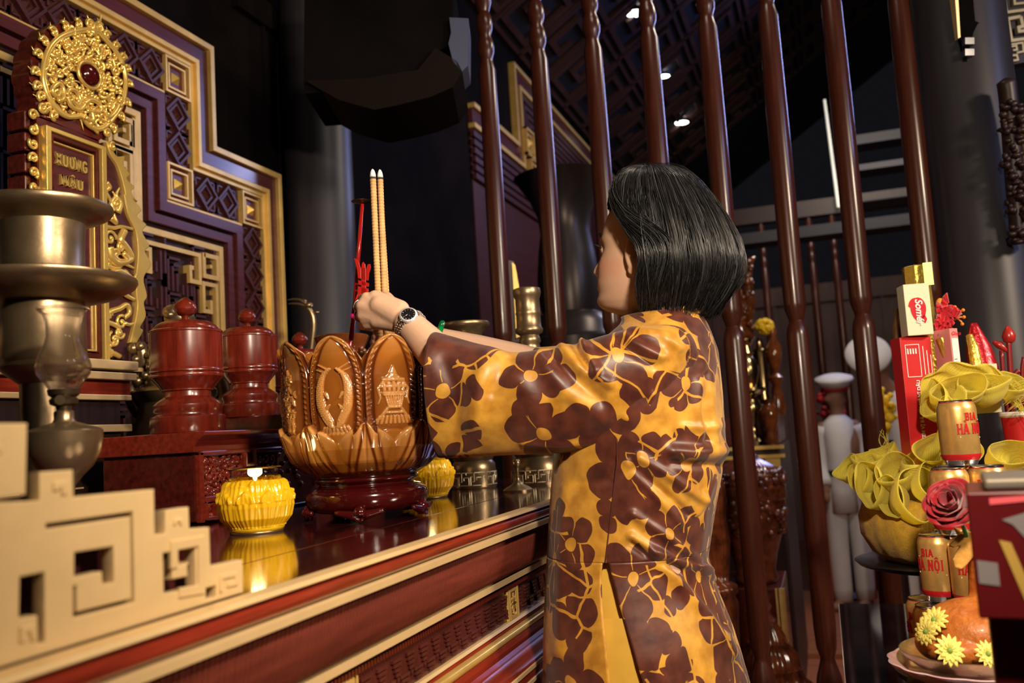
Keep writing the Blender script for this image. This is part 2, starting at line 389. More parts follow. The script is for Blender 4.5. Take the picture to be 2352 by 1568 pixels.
# rosettes and diamonds in the band
cl = .166
def sq(cx, cz, r, w, t0, t1, mb, rot=0):
    o = []; i = []
    for k in range(4):
        an = PI/4+k*PI/2+rot; o.append((cx+r*1.414*math.cos(an), cz+r*1.414*math.sin(an))); i.append((cx+(r-w)*1.414*math.cos(an), cz+(r-w)*1.414*math.sin(an)))
    for k in range(4):
        k2 = (k+1) % 4
        mb.prism([o[k], o[k2], i[k2], i[k]], (0, YW, 0), (1, 0, 0), (0, 0, 1), (0, -1, 0), t0, t1)
def pyr(cx, cz, r, t0, t1, mb, rot=0):
    V = [(cx+r*1.414*math.cos(PI/4+k*PI/2+rot), YW-t0, cz+r*1.414*math.sin(PI/4+k*PI/2+rot)) for k in range(4)]+[(cx, YW-t1, cz)]
    mb.add(V, [(0, 1, 4), (1, 2, 4), (2, 3, 4), (3, 0, 4), (0, 3, 2, 1)])
corners = [(C1-cl, Z1-cl), (C1-cl, Z2-cl), (C2-cl, Z2-cl)]
for cx, cz in corners:
    g = MB(); g.box(cx-.056, cx+.056, YW-.022, YW, cz-.056, cz+.056)
    r = g.build('rosette', PURP, wp, smooth=0, label='square rosette in a nested gold frame')
    g = MB(); sq(cx, cz, .058, .007, .015, .036, g); sq(cx, cz, .040, .006, .015, .031, g); g.build('rosette_frame', GOLD, r, smooth=0)
    g = MB(); pyr(cx, cz, .018, .02, .040, g); g.build('rosette_pyramid', GOLDB, r, smooth=0)
runs = [((C1-cl, Z1-cl), (1.2, Z1-cl)), (corners[0], corners[1]), (corners[1], corners[2]), (corners[2], (C2-cl, .7))]
mb = MB()
for (ax, az), (bx, bz) in runs:
    Ln = math.hypot(bx-ax, bz-az); ux, uz = (bx-ax)/Ln, (bz-az)/Ln
    n = int((Ln-.06)/.112)
    if Ln < .5: n = 2; st = .112
    else: st = .112
    for k in range(n):
        d = (.115 if Ln > .5 else (Ln-.112)/2)+k*st
        cx, cz = ax+ux*d, az+uz*d
        sq(cx, cz, .040, .008, .014, .033, mb, PI/4); sq(cx, cz, .026, .007, .014, .027, mb, PI/4); pyr(cx, cz, .014, .014, .030, mb, PI/4)
        for sx in (-1, 1):
            for sz in (-1, 1):
                for w in (.056, .046):
                    x = cx+sx*w; z = cz+sz*w
                    mb.box(min(x, x-sx*.024), max(x, x-sx*.024), YW-.024, YW-.01, z-.0028, z+.0028)
                    mb.box(x-.0028, x+.0028, YW-.024, YW-.01, min(z, z-sz*.024), max(z, z-sz*.024))
mb.build('diamond_carving', CARVE, wp, smooth=0, label='row of carved diamonds in the dark band')
# gold frets and lattice in the middle field
m = MB(); band(m, .343, 1.6, 0, .008); m.build('lattice_ground', DARK, wp, smooth=0)
m = MB()
def gs(pts, w=.013, t=.032):
    m.prism(strip_poly(pts, w), (0, YW, 0), (1, 0, 0), (0, 0, 1), (0, -1, 0), .006, t)
for cx, cz in ((C2, Z2), (C1, Z1)):
    x, z = cx-.356, cz-.356
    a = .034
    sqc = (x-.012-a, z-.012-a)
    gs([(sqc[0]-a, sqc[1]+a), (sqc[0]+a, sqc[1]+a), (sqc[0]+a, sqc[1]-a), (sqc[0]-a, sqc[1]-a), (sqc[0]-a, sqc[1]+a+.006)], .014)
    m.box(sqc[0]-.006, sqc[0]+.006, YW-.032, YW-.006, sqc[1]-.006, sqc[1]+.006)
    xl = x-.102; zt = z-.018
    gs([(xl-.36, zt), (xl, zt), (xl, zt-.088), (xl-.045, zt-.088), (xl-.045, zt-.045), (xl-.03, zt-.045)])
    zl = z-.105; xr = x-.02
    gs([(xr, zl-.32), (xr, zl), (xr-.066, zl), (xr-.066, zl-.088), (xr-.03, zl-.088), (xr-.03, zl-.05)])
    gs([(xl-.30, zt-.02), (xl-.225, zt-.02), (xl-.225, zt-.085), (xl-.27, zt-.085)])
gx = C1-.356
gs([(gx-.02, 2.1), (gx-.02, 2.02), (gx-.085, 2.02), (gx-.085, 1.95), (gx-.045, 1.95), (gx-.045, 1.985)])
gs([(gx-.005, 2.122), (gx-.005, 1.62)], .014)
m.build('gold_fret', GOLD, wp, smooth=0, label='gold key fret in the inner corners')
m = MB(); s = .118
def inside(x, z):
    return (x < C2-.405 and z < Z2-.375) or (x < C1-.405 and z < Z1-.375 and z > 1.2)
for i in range(-2, 14):
    for j in range(-2, 14):
        cx = 1.30+i*s; cz = 1.20+j*s*.93+(s*.465 if i % 2 else 0)
        if not inside(cx+s*.5, cz+s*.5): continue
        if cx < 1.2: continue
        for q, d in enumerate((0, .020, .040)):
            h = s*.93-.006-d
            m.box(cx+d, cx+s*.5+.0-d*.2, YW-.022, YW-.006, cz+h-.008, cz+h)
            m.box(cx+d, cx+d+.008, YW-.022, YW-.006, cz, cz+h)
            m.box(cx+s-.012-d, cx+s-.004-d, YW-.022, YW-.006, cz-s*.4+d, cz+h-d)
m.build('woven_lattice', CARVE, wp, smooth=0, label='dark carved lattice of nested angles')
# ================================================================ upper tier of the altar behind the vessels
TE = float(onY(306, 846, 1.44)[0])
ut = thing('altar_upper_tier', 'dark raised altar tier with thin gold lines under the gilt tablet', 'altar', (1.5, 1.5, T))
m = MB(); m.box(.9, TE-.02, 1.46, 1.74, T, 1.345); m.build('tier_body', DARK, ut, smooth=0)
zt = float(onY(250, 846, 1.44)[2])
for py, h, mm, yy in ((836, .010, GOLDP, 1.425), (862, .008, GOLDP, 1.43), (912, .006, GOLDP, 1.445), (983, .008, GOLDP, 1.445)):
    z = float(onY(250, py, yy)[2]); m = MB(); m.box(.9, TE, yy, 1.47, z-h, z+h); m.build('tier_gold_line', mm, ut, smooth=0, bev=.002)
z = float(onY(250, 880, 1.44)[2]); m = MB(); m.box(.9, TE, 1.45, 1.47, z-.03, z+.012); m.build('tier_moulding', WOODB, ut, smooth=0)
m = MB(); zz = float(onY(270, 1080, 1.455)[2])
for k in range(-3, 1):
    xx = float(onY(262, 1080, 1.455)[0])+k*.16
    for pts in ([(0, .03), (.03, .03), (.03, .0), (.075, .0)], [(.01, .045), (.045, .045), (.045, .015), (.075, .015)], [(0, -.03), (.0, .012), (.012, .012)], [(0, -.03), (.075, -.03)]):
        m.prism(strip_poly([(xx+p[0], zz+p[1]) for p in pts], .0035), (0, 1.462, 0), (1, 0, 0), (0, 0, 1), (0, -1, 0), 0, .006)
m.build('tier_fret', GOLDP, ut, smooth=0, label='thin gold fret on black ground')
# ================================================================ gilt ancestral tablet
YT = 1.555; YU = YT
def t1(zx, zy): p = onY(zx/3.3357, zy/3.3357, YU); return (float(p[0]), float(p[2]))
def t2(zx, zy): p = onY(zx/3.3357, 400+zy/3.3357, YU); return (float(p[0]), float(p[2]))
ztop = 1.36
YT = YT+.014
FR = ((0, YT, 0), (1, 0, 0), (0, 0, 1), (0, -1, 0))
tb = thing('ancestral_tablet', 'gilded throne-shaped ancestral tablet with openwork disc and two raised words', 'tablet', (1.62, YT, ztop-.02))
def P3(p, d=0.0): return (p[0], YT-d, p[1])
# dark scalloped body behind the disc
ringz = [(760, 240), (842, 330), (912, 425), (952, 520), (966, 640), (942, 790), (882, 890), (810, 968), (745, 990), (680, 955), (635, 890), (585, 893), (520, 893), (455, 855), (400, 790), (352, 690), (330, 580), (350, 440), (400, 340), (480, 272), (580, 238), (680, 226)]
rc = np.array([t1(*p) for p in ringz]); cen = rc.mean(0)
sm = smoothpts(np.vstack([rc, rc[:1]]), 6)[:-1]
body = []
for k in range(len(sm)):
    d = sm[k]-cen; d /= np.linalg.norm(d); body.append(tuple(sm[k]+d*(.021+.005*abs(math.sin(k*PI/5.5)))))
m = MB(); m.prism(body, *FR, -.05, 0)
m.prism([t1(300, 700), t1(975, 800), t1(880, 960), t1(850, 1010), t1(770, 1075), t1(330, 880), t1(300, 830)], *FR, -.05, .004)
m.build('disc_board', WOOD, tb, smooth=30)
m = MB(); m.tube([P3(p, .012) for p in sm], .0062, 8, closed=True)
m.tube([P3(cen+(p-cen)*.955, .014) for p in sm], .003, 6, closed=True)
m.build('disc_ring', GOLDB, tb, smooth=180)
# flames round the ring
m = MB(); n = 27
for k in range(n):
    i = int(k*len(sm)/n); p = sm[i]; d = p-cen; an = math.atan2(d[1], d[0])
    if -2.15 < an < -1.05: continue
    d /= np.linalg.norm(d); q = p+d*.014; s = 1 if d[0] > 0 else -1
    sp = spiral(q, .0125, .002, 1.15, an-s*.6, 16, s)
    m.tube([P3(v, .010) for v in sp], np.linspace(.0054, .0032, 16), 6); m.ball(P3(q, .012), .0040, 8, 6)
    tip = q+d*.021+np.array([-d[1], d[0]])*s*.010
    m.tube([P3(v, .008) for v in smoothpts([p+d*.005, q+d*.008, tip], 4)], np.linspace(.0045, .0008, 9), 6)
fp = smoothpts([t1(715, 225), t1(725, 190), t1(750, 180), t1(778, 150), t1(780, 105)], 5)
m.tube([P3(v, .010) for v in fp], np.linspace(.010, .001, len(fp)), 8)
fp = smoothpts([t1(790, 240), t1(785, 210), t1(770, 190), t1(740, 200)], 5); m.tube([P3(v, .010) for v in fp], np.linspace(.007, .003, len(fp)), 8)
m.build('flame_border', GOLDB, tb, smooth=180, label='gold flame curls around the disc')
for c, a0, s in ((t1(335, 835), 1.2, 1), (t1(828, 1020), .6, 1), (t1(868, 1125), 1.0, 1)):
    m = MB(); m.tube([P3(v, .012) for v in spiral(c, .012, .002, 1.3, a0, 18, s)], .0038, 6); m.ball(P3(c, .014), .005, 8, 6); m.build('corner_volute', GOLDB, tb, smooth=180)
# openwork scrolls
m = MB(); rnd = random.Random(5); bc = np.array(t1(668, 578))
placed = 0
for rad, cnt in ((.34, 12), (.48, 16), (.62, 20), (.76, 24), (.89, 26)):
    for k in range(cnt):
        an = 2*PI*k/cnt+rad*3; i = int((an % (2*PI))/(2*PI)*len(sm))
        # ring point in direction an from the boss
        dirv = np.array([math.cos(an), math.sin(an)]); dd = sm-bc; j = int(np.argmax((dd@dirv)/np.linalg.norm(dd, axis=1)))
        c = bc+dd[j]*rad; s = rnd.choice((-1, 1)); r0 = rnd.uniform(.009, .015)
        sp = spiral(c, r0, .0015, rnd.uniform(.8, 1.5), rnd.uniform(0, 6.28), 18, s)
        dp = rnd.uniform(.004, .016)
        m.tube([P3(v, dp+.003*math.sin(q)) for q, v in enumerate(sp)], np.linspace(.0046, .0034, 18), 6)
        t_ = sp[0]; e = t_+np.array([rnd.uniform(-.03, .03), rnd.uniform(-.03, .03)])
        e = bc+(e-bc)*min(1, 1)
        cv = smoothpts([t_, (t_+e)/2+np.array([rnd.uniform(-.01, .01), rnd.uniform(-.01, .01)]), e], 5)
        m.tube([P3(v, dp) for v in cv], np.linspace(.0052, .0012, len(cv)), 6)
        if rnd.random() < .6: m.ball(P3(c, dp+.003), rnd.uniform(.0035, .006), 8, 6)
for pts in ([(455, 690), (430, 740), (400, 720), (390, 680), (440, 640), (475, 690), (470, 760), (430, 775)], [(500, 730), (520, 690), (570, 700), (600, 760), (590, 810), (560, 790), (530, 760)], [(640, 790), (690, 765), (750, 800), (760, 850), (720, 860), (700, 830)], [(500, 740), (540, 820), (600, 840), (640, 800)], [(640, 900), (700, 930), (690, 860), (650, 850)], [(790, 850), (820, 900), (870, 860), (900, 800)]):
    cv = smoothpts([t1(*p) for p in pts], 6); m.tube([P3(v, .018) for v in cv], .0056, 8)
m.build('openwork_scrolls', GOLDB, tb, smooth=180, label='openwork gold clouds and dragons filling the disc')
m = MB(); e = .028
m.tube([P3((bc[0]+.034*math.cos(t), bc[1]+.0305*math.sin(t)), .02) for t in np.linspace(0, 2*PI, 32, endpoint=False)], .0045, 8, closed=True); m.build('boss_ring', GOLDB, tb, smooth=180)
m = MB(); m.ball((bc[0], YT-.016, bc[1]), (.031, .022, .0285), 24, 16); m.build('boss', STAND, tb, smooth=180, label='polished dark wooden boss')
# text panel
A, B = t1(325, 960), t2(805, 1412)
xl, xr = t1(325, 1200)[0], t2(805, 900)[0]; zt_, zb_ = t1(325, 962)[1], ztop-.002
m = MB(); m.box(xl-.005, xr, YT-.004, YT+.05, zb_-.006, zt_+.02)
m.build('panel_board', WOOD, tb, smooth=0)
def frame(name, mt, x0, x1, z0, z1, w, d0, d1, label=None, wt=None):
    g = MB(); wt = wt or w
    g.plate([[(x0, z0), (x1, z0), (x1, z1), (x0, z1)], [(x0+w, z0+wt), (x1-w, z0+wt), (x1-w, z1-wt), (x0+w, z1-wt)]], *FR, d0, d1, bev=.0015)
    return g.build(name, mt, tb, smooth=30, label=label)
frame('panel_frame', GOLDB, xl, xr, zb_, zt_, .0145, 0, .026, 'bright gold outer frame', .010)
il, ir = xl+.016, xr-.020
frame('panel_frame', WOOD, il, ir, zb_+.02, zt_-.012, .0085, 0, .022); frame('panel_frame', GOLDB, il+.009, ir-.010, zb_+.034, zt_-.026, .0045, 0, .017, 'thin gold inner frame')
m = MB(); m.box(il+.015, ir-.015, YT-.010, YT-.002, zb_+.035, zt_-.028); m.build('panel_ground', PURP, tb, smooth=0)
# lettering
for txt, zx0, zx1, zyb, zyt, marks in (('XUONG', 424, 664, 1302, 1195, [(2, 'horn')]), ('MAU', 462, 630, 1448, 1352, [(1, 'hat')])):
    xa, xb = t1(zx0, 1240)[0], t1(zx1, 1240)[0]
    zc = t1((zx0+zx1)/2, (zyb+zyt)/2)[1]; h = (t1(500, zyt)[1]-t1(500, zyb)[1])*.82
    o, w = word_strips(txt, 1.0, h, gap=.13, wt=.17, marks=marks); sc = (xb-xa)/w
    m = MB()
    for pl in o:
        m.prism([(xa+x*sc, zc-h/2+y) for x, y in pl], *FR, .008, .0165)
    m.build('raised_word', GOLDB, tb, smooth=0, label='raised gold lettering '+txt)
# left edge strip of carving with stepped dark side
m = MB()
for k in range(8):
    z = zt_+.03-k*.048; m.box(xl-.030, xl-.012, YT+.004, YT+.055, z-.042, z)
m.build('side_board', WOOD, tb, smooth=0, bev=.004)
m = MB()
for k in range(11):
    z = zt_+.02-k*.032; c = (xl-.016, z)
    m.tube([P3(v, .006) for v in spiral(c, .013, .002, 1.2, k*1.3, 16, (-1)**k)], .0042, 6); m.ball(P3(c, .008), .004, 8, 6)
m.build('side_carving', GOLDB, tb, smooth=180)
# right wing
wl = [t2(806, 1395), t1(806, 1110)]
bandL = [t1(818, 1085), t1(850, 1180), t1(905, 1265), t1(940, 1370), t1(965, 1480), t2(955, 150), t2(985, 300), t2(1040, 420), t2(1058, 520), t2(1062, 640), t2(1048, 780), t2(1048, 900), t2(1058, 1010), t2(1035, 1150), t2(1000, 1290)]
bandR = [t1(845, 1085), t1(900, 1190), t1(965, 1195), t1(955, 1260), t1(1003, 1330), t1(980, 1370), t1(1040, 1430), t1(1015, 1470), t1(1062, 1545), t2(1030, 190), t2(1092, 270), t2(1060, 320), t2(1130, 385), t2(1100, 440), t2(1152, 545), t2(1120, 590), t2(1166, 690), t2(1110, 795), t2(1135, 930), t2(1112, 985), t2(1126, 1085), t2(1085, 1170), t2(1105, 1200), t2(1055, 1292)]
m = MB(); m.prism([wl[0], t2(985, 1395)]+bandL[::-1]+[wl[1]], *FR, -.02, .004); m.build('wing_board', CARVE, tb, smooth=0)
m = MB(); m.plate([[tuple(v) for v in smoothpts(bandL, 4)]+[tuple(v) for v in smoothpts(bandR, 5)][::-1]], *FR, -.02, .012, bev=.003); m.build('wing_border', GOLDB, tb, smooth=35, label='gold flame-edged border of the right wing')
m = MB()
def tube2(pts, r0, r1, d=.010, f=t2):
    cv = smoothpts([f(*p) for p in pts], 6); m.tube([P3(v, d) for v in cv], np.linspace(r0, r1, len(cv)), 8)
def cur(zx, zy, r, a0=0., s=1, tn=1.3):
    c = t2(zx, zy); m.tube([P3(v, .012) for v in spiral(c, r, .002, tn, a0, 18, s)], .0042, 6); m.ball(P3(c, .013), .0048, 8, 6)
tube2([(825, 60), (850, 100), (820, 130), (850, 190), (870, 240)], .006, .004); tube2([(905, 290), (930, 220), (900, 160), (925, 100)], .010, .002); tube2([(880, 280), (860, 220), (890, 170), (870, 130)], .008, .002)
tube2([(850, 330), (900, 370), (880, 300)], .008, .003); tube2([(815, 400), (880, 410), (940, 400), (1030, 420)], .006, .004); tube2([(960, 430), (930, 500), (960, 540), (1000, 600), (1010, 650), (930, 670), (870, 620), (840, 560)], .010, .008)
tube2([(830, 560), (850, 640), (900, 680), (980, 660), (940, 600)], .012, .007, .014); tube2([(820, 700), (900, 720), (960, 690), (1040, 720)], .007, .003); tube2([(840, 770), (900, 740), (960, 760), (1020, 800), (1045, 760)], .009, .004, .014); tube2([(900, 800), (960, 830), (1010, 860), (1040, 830)], .008, .004)
tube2([(850, 800), (930, 880), (980, 930), (1040, 960)], .008, .005); tube2([(815, 1085), (860, 1050), (920, 1030), (980, 1000), (1000, 1060), (960, 1100)], .008, .006); tube2([(815, 1130), (880, 1150), (920, 1190), (880, 1290), (840, 1330), (890, 1380)], .007, .005); tube2([(960, 1140), (1000, 1150), (1035, 1140)], .006, .003); tube2([(820, 1390), (870, 1370), (930, 1395)], .008, .006)
for a_ in ((850, 490, .020), (935, 1135, .018, 1.), (880, 1265, .020, 2.), (920, 1215, .015, 0., -1), (960, 770, .012), (840, 1080, .010), (830, 690, .012), (930, 560, .012, 1.), (890, 610, .013), (900, 230, .012), (1010, 870, .012), (850, 1375, .010)): cur(*a_)
m.build('wing_dragon', GOLDB, tb, smooth=180, label='gold dragon and cloud relief on the wing')
m = MB(); m.box(xl-.02, t2(985, 1390)[0]+.02, YT-.05, YT+.06, ztop-.012, ztop-.002); m.build('tablet_foot', GOLDP, tb, smooth=0, bev=.002)
# ================================================================ objects on the altar
def lathe_px(mb, cx, yb, D, prof, segs=48, mi=0, P=None, caps=True, rfun=None, zs=1.0):
    """profile of (radius px, image y) read at depth D; base centre at image (cx, yb)"""
    P = dep(cx, yb, D) if P is None else np.asarray(P, float)
    k = D/FPX
    mb.lathe([(r*k, (yb-y)*k*zs) for r, y in prof], P, segs, mi, caps=caps, rfun=rfun)
    return P
def rounded(prof, n=4):
    return [tuple(p) for p in smoothpts(prof, n)]
# ---- three-step stand with canisters
SXA, SYF = 1.444, 1.108
z1 = 1.189; z2 = 1.222
cs = thing('canister_stand', 'dark red wooden stepped stand with carved front under the three lidded canisters', 'stand', (1.75, 1.25, T))
m = MB(); m.box(SXA, 1.72, SYF+.012, 1.335, T+.004, 1.150); m.box(1.72, 1.96, SYF+.03, 1.335, T+.004, z2-.03); m.box(1.96, 2.29, SYF+.05, 1.335, T+.004, 1.150)
m.build('stand_body', WOOD, cs, smooth=0, bev=.003)
m = MB(); m.prism([(SYF-.02, z1), (SYF-.02, z1-.008), (SYF-.004, z1-.018), (SYF+.004, z1-.028), (SYF+.004, 1.150), (1.34, 1.150), (1.34, z1)], (0, 0, 0), (0, 1, 0), (0, 0, 1), (1, 0, 0), SXA-.012, 1.735)
m.build('stand_top', WOODB, cs, smooth=0, bev=.002)
m = MB(); m.box(1.736, 1.975, SYF, 1.34, z2-.034, z2); m.build('stand_top', WOOD, cs, smooth=0, bev=.003)
m = MB(); m.box(1.976, 2.30, SYF+.03, 1.345, 1.150, z1); m.build('stand_top', WOOD, cs, smooth=0, bev=.003)
m = MB()
for x0, x1, z0, z1_ in ((SXA, SXA+.012, T+.002, 1.152), (SXA, 1.72, 1.142, 1.152), (SXA+.012, 1.72, 1.055, 1.067)): m.box(x0, x1, SYF, SYF+.014, z0, z1_)
m.prism(strip_poly([(1.585, 1.145), (1.585, 1.118), (1.615, 1.118), (1.615, 1.150)], .010), (0, SYF-.004, 0), (1, 0, 0), (0, 0, 1), (0, 1, 0), 0, .016)
m.prism(strip_poly([(SXA+.016, 1.055), (SXA+.016, 1.026), (SXA+.05, 1.024)], .009), (0, SYF-.002, 0), (1, 0, 0), (0, 0, 1), (0, 1, 0), 0, .016)
m.prism(strip_poly([(SXA+.05, 1.050), (SXA+.05, 1.03), (SXA+.075, 1.03)], .009), (0, SYF-.002, 0), (1, 0, 0), (0, 0, 1), (0, 1, 0), 0, .016)
m.build('stand_rail', WOODB, cs, smooth=0, bev=.003)
m = MB(); rnd = random.Random(3)
for i in range(260):
    x = rnd.uniform(SXA+.014, 1.70); z = rnd.uniform(1.068, 1.140) if i % 4 else rnd.uniform(T+.01, 1.055)
    if x > 1.58 and z > 1.11: continue
    m.ball((x, SYF+.010, z), (rnd.uniform(.004, .009), rnd.uniform(.004, .008), rnd.uniform(.004, .008)), 8, 6)
for i in range(40):
    c = (rnd.uniform(SXA+.02, 1.69), rnd.uniform(1.07, 1.138)); m.tube([(v[0], SYF+.006, v[1]) for v in spiral(c, .011, .003, .9, rnd.uniform(0, 6), 12)], .0028, 5)
for i in range(60):
    m.ball((rnd.uniform(1.73, 2.0), SYF+.03, rnd.uniform(1.06, 1.17)), (rnd.uniform(.005, .01), .008, rnd.uniform(.005, .009)), 8, 6)
m.build('stand_carving', WOODB, cs, smooth=180, label='pierced carving of grapes and leaves')
CP = dict(foot=[(82, 999), (83, 997), (83, 964), (80, 961), (75, 959), (74, 955)], bulge=[(75, 950), (77.5, 943), (77, 936), (70, 929), (60, 922), (52.5, 917)],
          neck=[(52, 915), (51.5, 905), (57, 903), (57, 900)], cup=[(60, 896), (68, 886), (76, 877), (81, 873), (82, 869), (81, 866), (82, 863)])
CPB = CP['foot']+CP['bulge']+CP['neck']+CP['cup']
CPL = [(80, 862.5), (82, 861), (82, 857), (80, 854), (80.5, 851), (81, 800), (81, 772), (82.5, 770), (82, 766), (78, 763), (73, 762), (72, 758), (66, 751), (56, 745), (46, 743), (20, 742)]
CPF = [(14, 743), (10, 737), (8.5, 733), (10, 729), (15, 727), (22, 722), (26.5, 713), (25, 704), (18, 695), (8, 688), (0, 684)]
for lab, Y, px, yb, wpx, z in (('nearest red turned wooden canister, on the left end of the stand', 1.183, 433, 998, 163, z1), ('red turned wooden canister in the middle of the row, on the higher step', 1.24, 575, 968, 131, z2), ('farthest red turned wooden canister, mostly behind the big brown bowl', 1.262, 697, 990, 118, z1)):
    P = onY(px, yb, Y); P[2] = z+.0006; D = proj(P)[2]; k = D/FPX*wpx/163.0
    t = thing('turned_canister', lab, 'canister', P, 'turned canisters on the stand')
    for nm, pf, lb in (('canister_body', CPB, None), ('lid', CPL, None), ('finial', CPF, None)):
        m = MB(); m.lathe([(r*k, (999-y)*k) for r, y in pf], P, 64); par = t
        o = m.build(nm, WOODZ, t, smooth=35)
# ---- brown lotus bowl on its wooden stand
BX = np.array([*onZ(846, 1188, T)[:2], T]); BD = 1.69; bk = BD/FPX
ws = thing('bowl_stand', 'glossy dark cherry round wooden stand under the lotus bowl', 'stand', BX)
m = MB(); sp = [(0, 24), (104, 24), (122, 30), (130, 40), (134, 52), (131, 64), (120, 72), (106, 76), (104, 80), (112, 84), (117, 90), (113, 96), (0, 96)]
sp = [(104, 20), (116, 22), (128, 31), (133, 42), (134, 52), (130, 62), (118, 70), (106, 73), (103, 77), (110, 80), (115, 85), (112, 90), (100, 91)]
hst = .0745
def sc(th, h): return 1+.006*np.cos(5*th)
m.lathe([(r*bk, (h-3)*hst/88) for r, h in rounded(sp, 3)], BX, 96); m.build('stand_ring', STAND, ws, smooth=60)
for k in range(5):
    an = math.radians(200+72*k); d = np.array([math.cos(an), math.sin(an), 0]); q = np.array([-d[1], d[0], 0])
    m = MB()
    m.tube([BX+d*.100+np.array([0, 0, .022]), BX+d*.108+np.array([0, 0, .014]), BX+d*.104+np.array([0, 0, .006]), BX+d*.110+np.array([0, 0, .0092])], [.012, .011, .008, .0085], 10)
    for s in (-1, 1): m.tube([BX+d*.104+q*s*(.006+.035*t)+np.array([0, 0, .012+.007*t]) for t in np.linspace(0, 1, 6)], np.linspace(.009, .004, 6), 8)
    m.build('foot', STAND, ws, smooth=180)
NP = 9; HB_ = .236; BC = BX+np.array([0, 0, hst-.001])
vd = math.atan2(-BX[1], -BX[0])           # direction from the bowl to the camera
def rbase(h): return interp(np.array([1112, 1100, 1080, 1050, 1010, 960, 900, 850, 815])*-1.0, np.array([112, 126, 143, 158, 167, 171, 171, 169, 172])*bk, -(1112-h/bk))
th = np.linspace(-PI, PI, 1300, endpoint=False); nv = 300
off = math.radians(20.5)
u = ((th-off)/(2*PI/NP)+.5) % 1*2-1        # -1..1 inside a petal
htop = .196+.040*(1-np.abs(u)**1.7)
V_ = np.linspace(0, 1, nv)
Hh = np.outer(htop, V_); TH = np.repeat(th[:, None], nv, 1); UU = np.repeat(u[:, None], nv, 1)
R0 = rbase(Hh); ARC = UU*PI/NP*.139
LP = .086
# upper petals
wt = np.where(Hh < .11, 1-.55*np.clip((.11-Hh)/.11, 0, 1)**1.6, 1.0)
wt = np.minimum(wt, np.clip(1-(np.clip(Hh-.150, 0, 1)/.088)**2.2, 0, 1)**.55+.02)
half = PI/NP*.139
dist = (wt-np.abs(UU))*half                # signed distance inside the petal outline, metres
g = lambda x, c, s: np.exp(-((x-c)/s)**2)
tooth = .5+.5*np.sin((Hh+np.abs(ARC)*.5)*2*PI/.0088)
disp = .0045*(1-UU**2)-.0028*g(dist, 0, .0016)+.0026*g(dist, .0035, .002)+.0034*g(dist, .0085, .003)*tooth-.0012*g(dist, .0145, .0018)
disp += .006*np.clip((Hh-.17)/.06, 0, 1)**2
# reliefs
REL = np.zeros_like(disp)
def cap(p0, p1, r0, r1, hgt, kth):
    """raised capsule from p0 to p1 (arc px from the petal axis, image y) on petal number kth"""
    c = off+kth*2*PI/NP; dth = (TH-c+PI) % (2*PI)-PI
    x = dth*.139/bk; y = 1112-Hh/bk
    ax, ay, bx, by = p0[0], p0[1], p1[0], p1[1]
    L2 = (bx-ax)**2+(by-ay)**2+1e-9
    t = np.clip(((x-ax)*(bx-ax)+(y-ay)*(by-ay))/L2, 0, 1)
    d = np.hypot(x-ax-t*(bx-ax), y-ay-t*(by-ay)); r = r0+(r1-r0)*t
    np.maximum(REL, hgt*np.sqrt(np.clip(1-(d/r)**2, 0, 1)), out=REL)
def chain(pts, rs, hgt, k):
    for i in range(len(pts)-1): cap(pts[i], pts[i+1], rs[i], rs[i+1], hgt, k)
for k in (0, 3, 6):      # vase emblem
    chain([(2, 884), (2, 897)], [2, 9], .004, k); chain([(-14, 914), (2, 903), (18, 914)], [6, 8, 6], .004, k)
    for a_ in range(5): chain([(-20+a_*11, 920), (-18+a_*10, 934)], [5, 4], .0055, k)
    for y_ in (912, 926, 940): chain([(-24+abs(y_-926)*.3, y_), (28-abs(y_-926)*.3, y_)], [4.5, 4.5], .005, k)
    for a_ in range(8): chain([(-17+a_*5.4, 945), (-12+a_*4.0, 966)], [2.4, 2.2], .006, k)
    chain([(-19, 944), (23, 944)], [3, 3], .006, k); chain([(-10, 969), (14, 969)], [4, 4], .006, k); chain([(-15, 980), (19, 980)], [3.5, 3.5], .005, k)
    for s in (-1, 1):
        chain([(2+s*22, 915), (2+s*33, 930), (2+s*29, 950), (2+s*34, 962)], [3, 4, 3, 2], .004, k); chain([(2+s*14, 970), (2+s*30, 990), (2+s*44, 998)], [4, 5, 3], .004, k)
    for a_ in range(9): chain([(-30+a_*8, 988), (-36+a_*9.6, 1001)], [3.5, 4], .0045, k)
for k in (-1, 2, 5):     # pair of fish
    for s in (-1, 1):
        ct = smoothpts([(s*8, 884), (s*22, 898), (s*30, 925), (s*28, 960), (s*14, 990), (s*6, 1003)], 5)
        chain([tuple(p) for p in ct], list(interp([0, .15, .5, .85, 1], [3, 5, 11, 9, 4], np.linspace(0, 1, len(ct)))), .0065, k)
        chain([(s*10, 886), (s*32, 874)], [3, 2], .004, k); chain([(s*14, 892), (s*36, 884)], [3, 2], .004, k); chain([(s*18, 935), (s*12, 945)], [5, 2], .004, k); chain([(s*17, 965), (s*10, 958)], [5, 2], .004, k)
        cap((s*9, 990), (s*9.2, 990), 2.2, 2.2, .0085, k)
    for a_ in range(8): chain([(-24+a_*7, 1004), (-31+a_*9, 1017)], [3.5, 4.2], .0045, k)
rnd = random.Random(2)
for k in (1, 4, 7, -2):  # blossoms
    for i in range(30):
        y_ = rnd.uniform(885, 1010); x_ = rnd.uniform(-22, 22)*(1-abs(y_-945)/110); a_ = rnd.uniform(0, 6.28)
        chain([(x_, y_), (x_+9*math.cos(a_), y_+9*math.sin(a_))], [4.5, 2], rnd.uniform(.003, .0055), k)
scal = .75+.25*np.sin(TH*480)*np.sin(Hh*900)
disp += REL*scal
